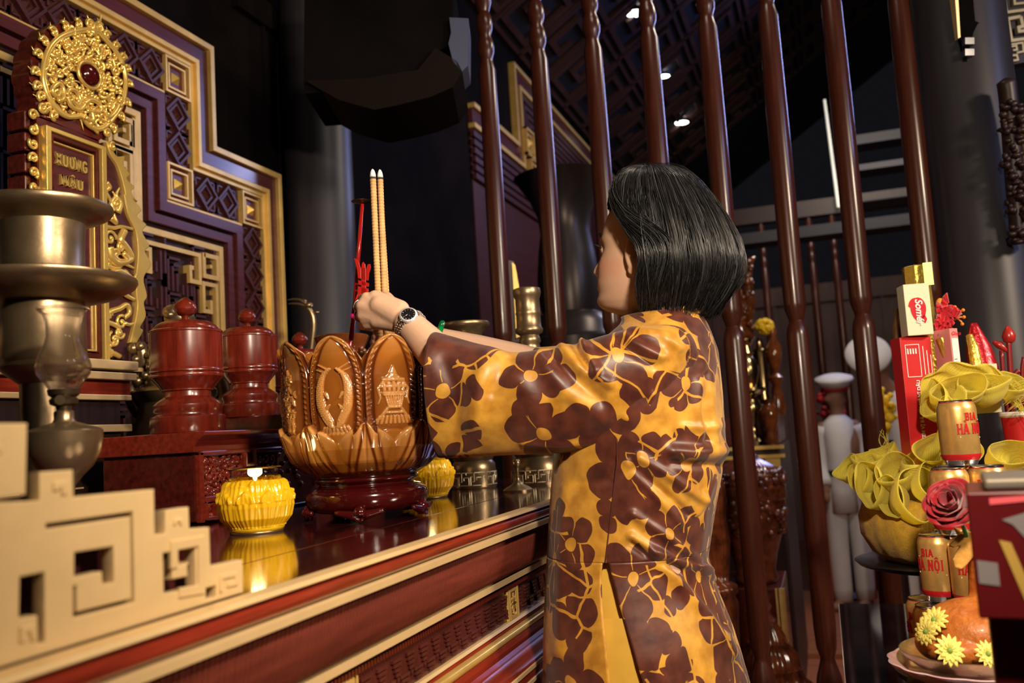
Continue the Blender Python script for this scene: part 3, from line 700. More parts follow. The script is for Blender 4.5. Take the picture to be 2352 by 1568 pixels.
# lower lotus petals
u2 = ((th-off+PI/NP)/(2*PI/NP)+.5) % 1*2-1; U2 = np.repeat(u2[:, None], nv, 1)
tip = LP*(1.0-.30*np.abs(U2)**2.2+.10*np.cos(U2*PI*2.5)*(np.abs(U2) < .4))
u3 = u; tip3 = LP*.93*(1-.25*np.abs(UU)**2)
lowa = .0125*(1-.55*np.abs(U2)**2.5)*np.clip(Hh/.03, 0, 1)**.7*(1+.35*np.clip(Hh/np.maximum(tip, .01), 0, 1)**5)/(1+np.exp((Hh-tip)/.0011))
lowa -= .0022*g(U2, 0, .05)*(Hh < tip)*np.clip(Hh/.05, 0, 1); lowa -= .0015*g(np.abs(U2), .45-.3*(Hh/LP-.5), .06)*(Hh < tip)
lowb = .0075*(1-.6*UU**2)/(1+np.exp((Hh-tip3)/.0011))
disp = np.where(Hh < LP*1.15, np.maximum(disp*np.clip((Hh-.055)/.03, 0, 1), np.maximum(lowa, lowb)), disp)
disp *= np.clip(Hh/.012, .0, 1)
R = R0+disp
an = vd+TH     # increasing theta goes to the viewer's right
P = np.stack([BC[0]+R*np.cos(an), BC[1]+R*np.sin(an), BC[2]+Hh], -1)
m = MB()
Ri = R[:, -1:]; inn = []
for dr, dz in ((.003, .003), (.007, .001), (.009, -.006), (.012, -.06), (.03, -.11)):
    inn.append(np.stack([BC[0]+(Ri[:, 0]-dr)*np.cos(an[:, 0]), BC[1]+(Ri[:, 0]-dr)*np.sin(an[:, 0]), BC[2]+Hh[:, -1]+dz], -1))
P2 = np.concatenate([P]+[i[:, None, :] for i in inn], 1)
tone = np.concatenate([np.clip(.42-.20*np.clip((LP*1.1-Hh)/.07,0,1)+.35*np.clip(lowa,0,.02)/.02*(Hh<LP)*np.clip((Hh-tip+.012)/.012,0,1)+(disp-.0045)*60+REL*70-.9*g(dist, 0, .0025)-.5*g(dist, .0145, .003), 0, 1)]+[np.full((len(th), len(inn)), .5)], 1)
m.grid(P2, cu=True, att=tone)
m.lathe([(.001, 0), (.085, 0)], BC, 48, caps=False)
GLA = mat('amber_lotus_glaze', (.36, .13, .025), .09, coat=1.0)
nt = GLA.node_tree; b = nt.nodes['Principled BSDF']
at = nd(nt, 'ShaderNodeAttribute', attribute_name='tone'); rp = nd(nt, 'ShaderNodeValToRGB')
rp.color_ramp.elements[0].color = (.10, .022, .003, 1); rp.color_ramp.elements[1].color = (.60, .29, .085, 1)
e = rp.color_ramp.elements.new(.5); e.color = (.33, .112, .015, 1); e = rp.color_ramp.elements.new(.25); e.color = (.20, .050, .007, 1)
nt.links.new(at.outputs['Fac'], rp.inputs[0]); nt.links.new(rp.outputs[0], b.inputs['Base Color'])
bowl = thing('lotus_bowl', 'large amber glazed lotus bowl with fish and vase reliefs, on the glossy stand', 'bowl', BC)
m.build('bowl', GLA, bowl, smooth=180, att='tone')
m = MB(); m.lathe([(.0, 0), (.139, 0), (.139, .002), (.0, .008)], BC+np.array([0, 0, .155]), 48); SAND = mat('grey_ash', (.30, .26, .22), .95, var=.2, scale=60, bump=.6, bscale=200); m.build('ash_bed', SAND, bowl, smooth=40)
# ---- glass lotus candle jars
def candle_jar(lab, P, k):
    t = thing('lotus_candle_jar', lab, 'candle', P, 'yellow lotus candle jars')
    th = np.linspace(0, 2*PI, 288, endpoint=False); nv = 90; V_ = np.linspace(0, 1, nv)
    Hh = np.repeat(V_[None]*.0795, len(th), 0); TH = np.repeat(th[:, None], nv, 1)
    R = interp([0, .003, .008, .02, .038, .055, .062, .072, .0795], [.0425, .0445, .044, .054, .058, .0555, .053, .050, .0425], Hh)
    for row, (h0, h1, n, ph) in enumerate(((.006, .063, 10, 0.), (.05, .083, 10, .5))):
        u = ((TH*n/(2*PI)+ph) % 1)*2-1; tp = h0+(h1-h0)*(1-.45*np.abs(u)**1.8)
        inside = (Hh > h0*.9)/(1+np.exp((Hh-tp)/.0006))
        rib = .0010*np.cos(u*PI*5*(1.0-.35*(Hh-h0)/(h1-h0)))
        R = R+inside*(.0028*(1-u*u)+rib+.0065*np.clip((Hh-h0)/(tp-h0+1e-6), 0, 1)**6*(1-u*u)-.0009)
    R = R*k/1.0; Hk = Hh*k
    m = MB(); G = np.stack([P[0]+R*np.cos(TH), P[1]+R*np.sin(TH), P[2]+.004+Hk], -1)
    m.grid(G, cu=True); m.lathe([(.0, 0), (.0425*k, 0)], (P[0], P[1], P[2]+.004), 48, caps=False)
    m.build('cup', YGLASS, t, smooth=180)
    m = MB(); zz = P[2]+.004+.0795*k; m.lathe([(.0425*k, 0), (.0395*k, .006*k), (.039*k, .012*k), (.041*k, .0165*k), (.0425*k, .0185*k), (.041*k, .0205*k), (.0385*k, .019*k), (.037*k, .012*k), (.037*k, .004*k), (.0385*k, -.004*k)], (P[0], P[1], zz), 64, caps=False)
    m.build('rim', RGLASS, t, smooth=180, label='clear glass rim')
    m = MB(); m.lathe([(.001, 0), (.036*k, 0), (.040*k, .004), (.044*k, .03*k), (.040*k, .060*k), (.036*k, .064*k), (.001, .063*k)], (P[0], P[1], P[2]+.008), 48); m.build('wax', YWAX, t, smooth=180)
    m = MB(); m.lathe([(.0, 0), (.041*k, 0), (.042*k, .002), (.041*k, .0045), (.0, .0045)], P, 48); m.build('base', BRASS, t, smooth=40)
    m = MB(); m.lathe([(.001, 0), (.003, .003), (.0036, .006), (.0027, .011), (.001, .016), (.0, .018)], (P[0], P[1], P[2]+.078*k), 16); m.build('flame', FLAME, t, smooth=180)
    ld = bpy.data.lights.new('candle_glow', 'POINT'); ld.energy = .16; ld.color = (1, .74, .32); ld.shadow_soft_size = .012
    lo = bpy.data.objects.new('candle_glow', ld); COL.objects.link(lo); lo.parent = t; lo.location = (0, 0, .097*k)
    return t
YGLASS = mat('yellow_pressed_glass', (1.0, .62, .015), .08, coat=1.0); YWAX = mat('yellow_wax', (1.0, .66, .02), .4, sss=.0)
_nt = YGLASS.node_tree; _tr = nd(_nt, 'ShaderNodeBsdfTranslucent'); _tr.inputs[0].default_value = (1, .72, .03, 1)
_mx = nd(_nt, 'ShaderNodeMixShader'); _mx.inputs[0].default_value = .35
_nt.links.new(_nt.nodes['Principled BSDF'].outputs[0], _mx.inputs[1]); _nt.links.new(_tr.outputs[0], _mx.inputs[2]); _nt.links.new(_mx.outputs[0], _nt.nodes['Material Output'].inputs[0])
RGLASS = mat('clear_glass', (1, 1, 1), .02, trans=1.0, ior=1.3)
FLAME = mat('candle_flame', (1, .7, .3), .5, emit=(1, .72, .32), estr=4)
P = onZ(590, 1222, T); candle_jar('yellow glass lotus candle jar in front of the stepped stand, near the gold fret', P, 1.0)
P = onZ(985, 1143, T); candle_jar('yellow glass lotus candle jar behind the big bowl, beside the brass vase', P, 1.0)
# ---- red lacquer joss-stick holder
DH = 1.72
def HP(x, y, d=0.0): return dep(x, y, DH+d)
hz = thing('joss_holder', 'slim red lacquered rod with flat dark disc on top, standing in the bowl', 'holder', HP(800, 838))
RED = mat('red_lacquer', (.42, .012, .008), .22, coat=.6); m = MB()
m.tube([HP(797, 872), HP(800.5, 829), HP(815, 700)], [.0056, .0054, .0048], 12); m.tube([HP(815, 700), HP(832, 468)], [.0044, .0033], 12); m.build('rod', RED, hz, smooth=180)
m = MB(); c = HP(829.5, 465.5); k = DH/FPX; m.lathe([(3, -1.5), (14, .5), (22, 2.5), (22.5, 4), (18, 5.5), (3, 7)], (0, 0, 0), 32)
V = m.V[0]*k; tilt = math.radians(-4); m.V[0] = V+c; m.build('disc', BRASSD, hz, smooth=40, label='flat dark metal disc')
m = MB()
ux = _R/np.linalg.norm(_R); uy = np.array([0, 0, 1.0]); o0 = HP(740, 360)
def hq(zx, zy): p = HP(740+zx/3.136, 360+zy/3.136)-o0; return (float(p@ux), float(p@uy))
wv = np.cross(ux, uy); wv /= np.linalg.norm(wv)
for pl in ([(198, 735), (218, 742), (233, 768), (243, 810), (241, 882), (220, 880), (216, 820)], [(250, 775), (263, 757), (276, 776), (272, 1080), (240, 1095), (236, 1000)], [(312, 770), (316, 795), (299, 842), (293, 892), (273, 890), (279, 812), (293, 775)],
           [(221, 893), (296, 910), (292, 938), (219, 925)], [(218, 938), (291, 951), (286, 1030), (262, 1065), (212, 1010)], [(188, 1055), (203, 1010), (216, 985), (213, 1015), (199, 1057)], [(243, 800), (279, 800), (275, 895), (240, 890)]):
    m.prism([hq(*p) for p in pl], o0, ux, uy, wv, -.003, .003)
m.build('fret_crest', RED, hz, smooth=0, bev=.0006, label='red pierced crest fixed on the rod')
# ---- bundle of three ribbed incense coils held in the hands
INC = mat('tan_incense', (.62, .36, .15), .8, var=.18, scale=30, bump=.3, bscale=220); ASH = mat('white_ash', (.82, .80, .78), .95, bump=.8, bscale=260); CHAR = mat('charred_incense', (.05, .04, .035), .9)
for lab, (ax, ay), (bx, by), d, wr in (('ribbed tan incense stick with white ash tip, leftmost of the held bundle', (856.7, 411), (876, 845), -.012, 7.3), ('ribbed tan incense stick with white ash tip, in the middle of the held bundle', (873.3, 412), (889.5, 845), 0.0, 7.1), ('ribbed tan incense stick at the right of the bundle, its tip hidden behind the others', (872.5, 425), (899, 845), .016, 6.4)):
    A, B = dep(bx, by, 1.69+d), dep(ax, ay, 1.69+d); ax_ = (B-A)/np.linalg.norm(B-A); Ln = np.linalg.norm(B-A); k = 1.69/FPX
    t = thing('incense_stick', lab, 'incense', A, 'ribbed incense sticks in the hands')
    pf = []; pit = 7.0*k; n = int(Ln/pit)
    for i in range(n):
        for f_, rr in ((0, .86), (.14, .97), (.5, 1.0), (.86, .97)): pf.append((wr*k*rr, (i+f_)*Ln/n))
    pf.append((wr*k*.9, Ln)); m = MB(); m.lathe(pf, A, 14, axis=ax_); m.build('stick', INC, t, smooth=60)
    m = MB(); m.lathe([(wr*k*1.0, 0), (wr*k*1.02, .0035)], B, 14, axis=ax_); m.build('ember_ring', CHAR, t)
    m = MB(); m.lathe([(wr*k*.95, .0035), (wr*k*.92, .008), (wr*k*.72, .013), (wr*k*.4, .017), (0, .019)], B, 12, axis=ax_); m.build('ash_tip', ASH, t, smooth=180)
# ---- brass candlestick at the left, oil lamp
P = dep(105, 1305, 1.25); P[2] = T
cst = thing('brass_candlestick', 'tall aged brass candlestick with flared cup and wide drip dish, far left', 'candlestick', P)
k = 1.25/FPX
def lp(name, prof, P, k, yb, par, mt, sm=40, segs=64, **kw):
    m = MB(); m.lathe([(r*k, (yb-y)*k) for r, y in prof], P, segs); return m.build(name, mt, par, smooth=sm, **kw)
lp('base', [(0, 1305), (120, 1305), (124, 1290), (110, 1270), (70, 1250), (50, 1230), (44, 1180), (60, 1120), (66, 1090), (60, 1040), (50, 1000), (52, 900), (78, 880), (95, 865), (97, 860), (90, 850), (95, 840), (92, 740), (90, 700)], P, k, 1305, cst, BRASS)
lp('drip_dish', [(60, 712), (110, 708), (160, 695), (204, 672), (210, 662), (209, 655), (203, 653), (196, 660), (120, 680), (60, 684)], P, k, 1305, cst, BRASS)
lp('cup', [(86, 690), (92, 668), (92, 640), (95, 635), (92, 628), (92, 560), (95, 520), (106, 512), (135, 504), (152, 495), (158, 486), (157, 477), (150, 473), (120, 478), (95, 490), (60, 530)], P, k, 1305, cst, BRASS)
P = dep(152, 1336, 1.1); P[2] = T; k = 1.1/FPX
lamp = thing('oil_lamp', 'small brass oil lamp with clear glass chimney, in front of the candlestick', 'lamp', P)
lp('font', [(0, 1336), (60, 1336), (64, 1322), (40, 1300), (24, 1270), (20, 1200), (22, 1140), (40, 1118), (62, 1095), (78, 1065), (83, 1035), (84, 1014), (80, 1009), (50, 1000), (26, 992), (22, 985), (22, 968), (16, 964)], P, k, 1336, lamp, BRASS)
lp('burner', [(15, 966), (18, 955), (30, 950), (32, 940), (26, 934), (34, 928), (36, 916), (30, 914), (0, 914)], P, k, 1336, lamp, BRASSD)
m = MB(); m.tube([P+np.array([-.012, -.014, (1336-940)*k]), P+np.array([-.03, -.024, (1336-944)*k])], .0016, 6); c = P+np.array([-.03, -.024, (1336-944)*k]); m.lathe([(.0, -.001), (.006, -.001), (.006, .001), (0, .001)], c, 12, axis=(-.6, -.5, 0)); m.build('wick_knob', BRASSD, lamp, smooth=40)
CHIM = mat('lamp_chimney_glass', (.95, .97, 1), .03, trans=1.0, ior=1.12, alpha=.55)
lp('chimney', [(32, 918), (40, 905), (58, 880), (61, 860), (54, 835), (42, 810), (37, 790), (38, 765), (44, 740), (56, 728), (58, 724), (55, 722), (43, 736), (36, 762), (35, 790), (40, 811), (52, 836), (59, 860), (56, 879), (38, 903), (30, 916)], P, k, 1336, lamp, CHIM, 180)
# ---- brass lion burner behind the first canister
P = dep(408, 1090, 2.19); P[2] = T; k = 2.19/FPX; yb = 1023+(1.15-T)/k
lb = thing('lion_censer', 'brass tripod censer with lion lid and scrolled ears, mostly behind the nearest canister', 'censer', P)
lp('censer_body', [(50, 1075), (90, 1062), (108, 1030), (110, 1000), (102, 960), (84, 935), (80, 905), (92, 893), (94, 880), (88, 874), (70, 868), (66, 850), (52, 830), (40, 800), (34, 770), (30, 750)], P, k, yb, lb, BRASS)
def at2(x, y, dd=0.0): return dep(x, y, 2.19+dd)
for a_ in range(3):
    m = MB(); an = math.radians(100+120*a_+120); d = np.array([math.cos(an), math.sin(an), 0]); m.tube([P+d*.075+np.array([0, 0, .06]), P+d*.095+np.array([0, 0, .035]), P+d*.085+np.array([0, 0, .0135])], [.022, .017, .013], 10); m.build('foot', BRASS, lb, smooth=180)
m = MB()
cv = smoothpts([at2(372, 955), at2(345, 960), at2(318, 945), at2(300, 905), at2(305, 868), at2(322, 845), at2(328, 815), at2(318, 790)], 6); m.tube(cv, np.linspace(.017, .015, len(cv)), 10)
for x, y, r in ((305, 800, .014), (312, 825, .012), (322, 795, .012), (316, 875, .013), (333, 862, .012), (308, 905, .010), (335, 940, .012), (352, 938, .013), (302, 930, .009)): m.ball(at2(x, y, -.01), r, 10, 8)
m.build('ear_handle', BRASS, lb, smooth=180)
m = MB()
for s in (0,): 
    cv = smoothpts([at2(470, 960), at2(500, 950), at2(515, 915), at2(510, 880), at2(500, 860)], 6); m.tube(cv, .014, 10)
m.build('ear_handle', BRASS, lb, smooth=180)
m = MB(); m.ball(at2(412, 730), (.034, .036, .030), 20, 14); m.ball(at2(396, 716, -.02), (.020, .024, .018), 16, 12); m.ball(at2(390, 723, -.03), (.014, .014, .010), 12, 8); m.ball(at2(404, 703, -.02), (.006, .008, .006), 10, 8); m.ball(at2(414, 704, -.01), (.009, .009, .010), 10, 8)
m.tube(smoothpts([at2(388, 745), at2(400, 755), at2(415, 750)], 5), .006, 8); m.build('lion_lid', BRASS, lb, smooth=180, label='lion sitting on the lid')
m = MB(); m.ball(at2(352, 832), (.018, .02, .026), 14, 10); m.ball(at2(345, 815, -.01), (.016, .014, .010), 12, 8)
for i in range(6): m.tube([at2(336+i*4, 835, -.02), at2(338+i*4, 850, -.02)], .003, 6)
m.ball(at2(345, 855), (.014, .014, .008), 12, 8); m.build('lion_mask', BRASS, lb, smooth=180)
# ---- brass crane
P = dep(712, 1000, 2.78); P[2] = T; 
cr = thing('brass_crane', 'slender brass crane with open beak rising behind the farthest canister', 'statuette', P)
def at3(zx, zy, dd=0.0): return dep(520+zx/6.0308, 560+zy/6.0308, 2.78+dd)
m = MB(); cv = smoothpts([at3(1150, 1700), at3(1170, 1500), at3(1190, 1330), at3(1208, 1150), at3(1195, 1010), at3(1150, 910), at3(1090, 850)], 6)
m.tube(cv, np.linspace(.0115, .0075, len(cv)), 12); m.ball(at3(1140, 850), (.013, .013, .011), 14, 10); m.build('neck', BRASS, cr, smooth=180)
m = MB()
for pts, r0 in (([(1110, 830), (1020, 775), (930, 765), (850, 778)], .0062), ([(1110, 860), (1010, 832), (930, 826), (858, 830)], .005)):
    cv = smoothpts([at3(*p) for p in pts], 5); m.tube(cv, np.linspace(r0, .0015, len(cv)), 8)
m.build('beak', BRASS, cr, smooth=180); m = MB(); m.ball(at3(1178, 860, -.01), .0055, 10, 8); m.tube([at3(1215, 940), at3(1285, 950)], [.005, .003], 8); m.tube([at3(1060, 760), at3(1110, 800)], [.002, .004], 8); m.build('crest', BRASS, cr, smooth=180)
pb = at3(1150, 1760); m = MB(); m.ball(pb+np.array([.02, .03, -.03]), (.055, .075, .045), 20, 14); m.build('body', BRASS, cr, smooth=180)
for s in (-1, 1):
    m = MB(); m.tube([pb+np.array([.02+s*.018, .03, -.05]), (pb[0]+.02+s*.018, pb[1]+.03, T+.012)], .006, 8); m.build('leg', BRASS, cr, smooth=180)
m = MB(); m.lathe([(0, 0), (.06, 0), (.055, .012), (.0, .02)], (pb[0]+.02, pb[1]+.03, T), 32); m.build('base', BRASS, cr, smooth=40)
# ---- brown trumpet vase behind the bowl
P = dep(800, 1120, 2.02); P[2] = T; k = 2.02/FPX; yb = 1017+(1.15-T)/k
v = thing('trumpet_vase', 'brown glazed vase with flared mouth standing behind the lotus bowl', 'vase', P)
lp('vase_body', [(0, yb), (42, yb), (46, yb-8), (36, yb-30), (40, yb-60), (58, yb-110), (60, yb-150), (46, yb-200), (36, yb-235), (38, 850), (44, 825), (51, 800), (60, 782), (64, 771), (61, 768), (55, 780), (40, 830)], P, k, yb, v, GLAZED, 60)
m = MB(); rnd = random.Random(8)
for i in range(16):
    an = math.atan2(-P[1], -P[0])+rnd.uniform(-1.2, 1.2); y_ = rnd.uniform(795, 850); r = interp([790, 850], [.055, .040], y_)
    m.ball((P[0]+r*math.cos(an), P[1]+r*math.sin(an), T+(yb-y_)*k), rnd.uniform(.004, .007), 8, 6)
m.build('relief_figures', GLAZED, v, smooth=180)
# ---- brass vases with key bands, bell
MEAN = mat('pale_rubbed_brass', (.72, .60, .42), .4, .6)
def meander(mb, P, r, z0, h, n, w=.0032):
    for k in range(n):
        a0 = 2*PI*k/n; da = 2*PI/n
        def q(u, v_): a_ = a0+u*da; return (P[0]+r*math.cos(a_), P[1]+r*math.sin(a_), z0+v_*h)
        for pts in ([(0, 0), (.7, 0), (.7, .62), (.3, .62), (.3, .4)], [(.5, 1), (1.0, 1)], [(.15, 1), (.5, 1), (.5, .85)], [(.85, 0), (.85, .7), (1.0, .7)], [(0, .3), (.12, .3), (.12, 1)]):
            dense = []
            for i in range(len(pts)-1):
                for t in np.linspace(0, 1, 5)[:-1]: dense.append((pts[i][0]+(pts[i+1][0]-pts[i][0])*t, pts[i][1]+(pts[i+1][1]-pts[i][1])*t))
            dense.append(pts[-1]); mb.tube([q(*p) for p in dense], w/2, 4)
for lab, px, yb_, prof, bands in (
  ('wide-mouthed aged brass vase with key-pattern band, left of the tall brass vase', 1091, 1120, [(0, 1122), (50, 1122), (52, 1118), (51, 1080), (50, 1068), (44, 1060), (48, 1052), (51, 1040), (46, 1025), (40, 1000), (44, 940), (44, 880), (38, 830), (33, 800), (34, 780), (38, 764), (48, 754), (54, 750), (56, 745), (54, 740), (46, 739), (36, 748)], (1114, 28, 51.5, 11)),
  ('tall slender brass vase with ringed neck, nearest the right end of the altar', 1238, 1112, [(0, 1114), (60, 1114), (62, 1108), (60, 1075), (56, 1062), (48, 1050), (58, 1040), (60, 1000), (50, 950), (40, 900), (36, 850), (32, 820), (24, 800), (22, 790), (26, 784), (24, 776), (22, 770), (31, 764), (33, 756), (29, 750), (28.5, 722), (30, 718), (28.5, 714), (28.5, 684), (31, 678), (33, 668), (31, 660), (22, 657)], (1106, 26, 61.5, 13))):
    P = onZ(px, yb_, T); D = proj(P)[2]; k = D/FPX; yb = prof[0][1]
    v = thing('brass_vase', lab, 'vase', P, 'brass vases on the altar')
    lp('vase_body', prof, P, k, yb, v, BRASS, 50)
    m = MB(); meander(m, P, bands[2]*k, P[2]+(yb-bands[0])*k, bands[1]*k, bands[3]); m.build('key_band', MEAN, v, smooth=0, label='pale raised key-pattern band')
P = onZ(1190, 1128, T); D = proj(P)[2]; k = D/FPX
bl = thing('brass_bell_stand', 'small brass stand with knobbed stem on the altar edge, before the tall vase', 'bell', P)
lp('base', [(0, 1118), (33, 1118), (34, 1114), (26, 1108), (14, 1102), (8, 1095), (6, 1088)], P, k, 1118, bl, BRASS, 60); lp('stem', [(6, 1090), (5, 1075), (6, 1064), (9, 1060), (10, 1052), (7, 1046), (0, 1044)], P, k, 1118, bl, BRASS, 60)
# ================================================================ the woman
XW = 1.55
def W(x, y, X=XW): return onX(x, y, X)
def union_mesh(mb, voxel, smooth_it=4, fac=.5):
    o = mb.build('union_tmp', WOOD, None, loc=(0, 0, 0), smooth=0)
    md = o.modifiers.new('r', 'REMESH'); md.mode = 'VOXEL'; md.voxel_size = voxel
    md = o.modifiers.new('s', 'SMOOTH'); md.factor = fac; md.iterations = smooth_it
    dg = bpy.context.evaluated_depsgraph_get(); dg.update()
    me = bpy.data.meshes.new_from_object(o.evaluated_get(dg)); old = o.data
    bpy.data.objects.remove(o); bpy.data.meshes.remove(old)
    return me
def mesh_object(me, name, m, parent, att=None, smooth=True, label=None):
    """me in world coordinates"""
    w = np.array(wloc(parent)); co = np.zeros(len(me.vertices)*3); me.vertices.foreach_get('co', co)
    me.vertices.foreach_set('co', (co.reshape(-1, 3)-w).reshape(-1))
    me.materials.clear()
    for q in (m if isinstance(m, (list, tuple)) else [m]): me.materials.append(q)
    me.polygons.foreach_set('material_index', np.zeros(len(me.polygons), int))
    if att is not None: a = me.attributes.new('tone', 'FLOAT', 'POINT'); a.data.foreach_set('value', att)
    if smooth: me.shade_smooth()
    me.update(); o = bpy.data.objects.new(name, me); COL.objects.link(o); o.parent = parent
    return finish(o, name, label)
wm = thing('person', 'woman with a black bob in a brown and gold silk tunic, holding up incense', 'person', (XW, .30, 0))
ALPHA = math.radians(17); PIT = math.radians(7.5); HC = np.array([1.56, .2570, 1.348])
hf = np.array([math.sin(ALPHA), math.cos(ALPHA), 0]); hl = np.array([-math.cos(ALPHA), math.sin(ALPHA), 0]); hu = np.array([0, 0, 1.])
def HW(x, y, z):   # head local (left, forward, up) to world
    x, y, z = np.broadcast_arrays(np.asarray(x, float), np.asarray(y, float), np.asarray(z, float))
    y, z = y*math.cos(PIT)-(z-.09)*math.sin(PIT), .09+y*math.sin(PIT)+(z-.09)*math.cos(PIT)
    return HC+x[..., None]*hl+y[..., None]*hf+z[..., None]*hu
def HLoc(P):
    d = np.asarray(P)-HC; y, z = d@hf, d@hu-.09; return d@hl, y*math.cos(PIT)+z*math.sin(PIT), .09-y*math.sin(PIT)+z*math.cos(PIT)
AH = math.radians(12); sf = np.array([math.sin(AH), math.cos(AH), 0]); sl_ = np.array([-math.cos(AH), math.sin(AH), 0]); HCS = np.array([1.56, .2545, 1.348])
def HS(x, y, z):   # hair frame (head without the nod)
    x, y, z = np.broadcast_arrays(np.asarray(x, float), np.asarray(y, float), np.asarray(z, float))
    return HCS+x[..., None]*sl_+y[..., None]*sf+z[..., None]*hu
def head_grid(mb):
    Zs = [-.012, -.006, .0, .012, .025, .040, .060, .080, .100, .115, .135, .155, .175, .195, .208, .2145]
    YF = [.052, .078, .090, .0965, .0935, .0965, .0930, .0895, .0860, .0895, .0855, .079, .067, .049, .027, .003]
    YB = [-.02, -.03, -.036, -.045, -.055, -.063, -.072, -.080, -.086, -.089, -.090, -.088, -.082, -.065, -.040, -.006]
    HWd = [.030, .040, .046, .053, .058, .062, .066, .069, .071, .073, .074, .073, .068, .054, .033, .006]
    zs = np.concatenate([np.linspace(-.012, .125, 90), np.linspace(.127, .2145, 30)])
    cs_ = lambda v: np.array([np.interp(z, Zs, v) for z in zs])
    def sm(a):
        k = np.array([1, 2, 3, 2, 1])/9.; p = np.pad(a, 2, mode='edge'); return np.convolve(p, k, 'valid')
    yf, yb, w = sm(cs_(YF)), sm(cs_(YB)), sm(cs_(HWd))
    th = np.concatenate([np.linspace(-PI, -1.2, 40, endpoint=False), np.linspace(-1.2, 1.2, 120, endpoint=False), np.linspace(1.2, PI, 40, endpoint=False)])
    P = []
    for i, z in enumerate(zs):
        c, s = np.cos(th), np.sin(th); e = .86
        x = w[i]*np.sign(s)*np.abs(s)**.92; y = np.where(c > 0, yf[i]*np.abs(c)**.93, -np.abs(yb[i])*np.abs(c)**.9)
        fr = np.clip(c, 0, 1)**.5
        G = lambda cx, cz, sx, sz: (np.exp(-((np.abs(x)-cx)/sx)**2)*math.exp(-((z-cz)/sz)**2))
        n = np.interp(z, [.050, .054, .058, .062, .067, .074, .085, .097, .107, .118], [0, .004, .010, .0175, .0210, .0195, .0140, .0075, .002, 0]); sg = np.interp(z, [.055, .062, .070, .085, .11], [.0155, .0145, .0115, .0085, .011])
        dy = n*np.exp(-(np.abs(x)/sg)**2.4)
        dy += .006*G(.0125, .0615, .006, .006)            # nostril wings
        dy += .003*G(.022, .119, .016, .006)-.0095*G(.031, .102, .013, .010)-.004*G(.012, .100, .008, .010)
        dy += .0065*G(0, .0465, .020, .0042)+.0065*G(0, .0335, .017, .005)-.0035*G(0, .0400, .022, .0022)-.003*G(0, .024, .022, .005)+.004*G(0, .010, .018, .010)
        dy += .004*G(.045, .070, .016, .018)
        y = y+dy*fr
        P.append(HW(x, y, z))
    mb.loft(P)
def capsule(mb, pts, rs, segs=18):
    pts = [np.asarray(p, float) for p in pts]; mb.tube(smoothpts(pts, 6) if len(pts) > 2 else pts, interp(np.linspace(0, 1, len(rs)), rs, np.linspace(0, 1, (len(pts)-1)*6+1)) if len(pts) > 2 else rs, segs)
    mb.ball(pts[0], rs[0], segs, 10); mb.ball(pts[-1], rs[-1], segs, 10)
bmB = MB(); head_grid(bmB)
for s in (-1, 1):
    bmB.ball(HW(s*.0305, .0705, .1015), .0118, 16, 12)
    bmB.ball(HW(s*.073, -.008, .084), (.009, .017, .030), 16, 12)
    bmB.ball(HW(s*.071, -.004, .060), (.007, .009, .010), 12, 8)
capsule(bmB, [HW(0, -.022, .05), HS(0, -.024, .0), HS(0, -.026, -.045)], [.054, .049, .047], 28)
# torso, legs (under the clothes)
bmB.ball((XW, .285, 1.19), (.135, .085, .10), 28, 18); bmB.ball((XW, .30, 1.08), (.130, .095, .13), 28, 18); bmB.ball((XW, .30, .93), (.125, .095, .12), 28, 18); bmB.ball((XW, .30, .80), (.150, .105, .11), 28, 18)
for s in (-1, 1):
    capsule(bmB, [(XW+s*.075, .29, .78), (XW+s*.075, .30, .45), (XW+s*.075, .28, .09)], [.075, .052, .038])
    capsule(bmB, [(XW+s*.075, .26, .04), (XW+s*.085, .40, .03)], [.035, .026])
# left arm (near): shoulder, elbow, wrist
LS, LE, LWr = W(1440, 850, 1.415), W(1130, 945, 1.400), dep(938, 742, 1.595)
capsule(bmB, [(XW-.06, .28, 1.235), LS], [.050, .036]); capsule(bmB, [LS, LE], [.036, .036]); 
capsule(bmB, [LE, LE*.5+LWr*.5, LWr], [.036, .037, .0255], 24)
bmB.ball(LWr, (.022, .026, .027), 16, 10)
def hand_union(mb, wrist, mcps, pips, dips, tips, thumb, rf=(.0092, .0096, .0092, .0082)):
    wrist = np.asarray(wrist)
    for i in range(4):
        capsule(mb, [wrist+(mcps[i]-wrist)*.12, (wrist+mcps[i])/2, mcps[i]], [.0155, .0145, rf[i]*1.18], 14)
        capsule(mb, [mcps[i], pips[i]], [rf[i]*1.12, rf[i]*1.0], 12); capsule(mb, [pips[i], dips[i]], [rf[i]*1.0, rf[i]*.9], 12); capsule(mb, [dips[i], tips[i]], [rf[i]*.9, rf[i]*.78], 12)
    for i in range(3): capsule(mb, [wrist*.5+mcps[i]*.5, mcps[i]*.55+mcps[i+1]*.45], [.0150, .0105], 12)
    capsule(mb, thumb, [.015, .0125, .0105, .0085], 12)
dh = lambda x, y, d: dep(x, y, d)
hand_union(bmB, dh(926, 733, 1.608),
           [dh(842, 684, 1.637), dh(831, 702, 1.635), dh(833, 724, 1.637), dh(843, 745, 1.643)],
           [dh(832, 686, 1.672), dh(822, 704, 1.675), dh(822, 727, 1.677), dh(832, 748, 1.675)],
           [dh(850, 692, 1.700), dh(842, 709, 1.704), dh(843, 731, 1.706), dh(850, 752, 1.700)],
           [dh(880, 697, 1.708), dh(874, 712, 1.710), dh(874, 733, 1.711), dh(878, 754, 1.706)],
           [dh(915, 722, 1.625), dh(893, 690, 1.66), dh(884, 681, 1.685), dh(868, 684, 1.712)])
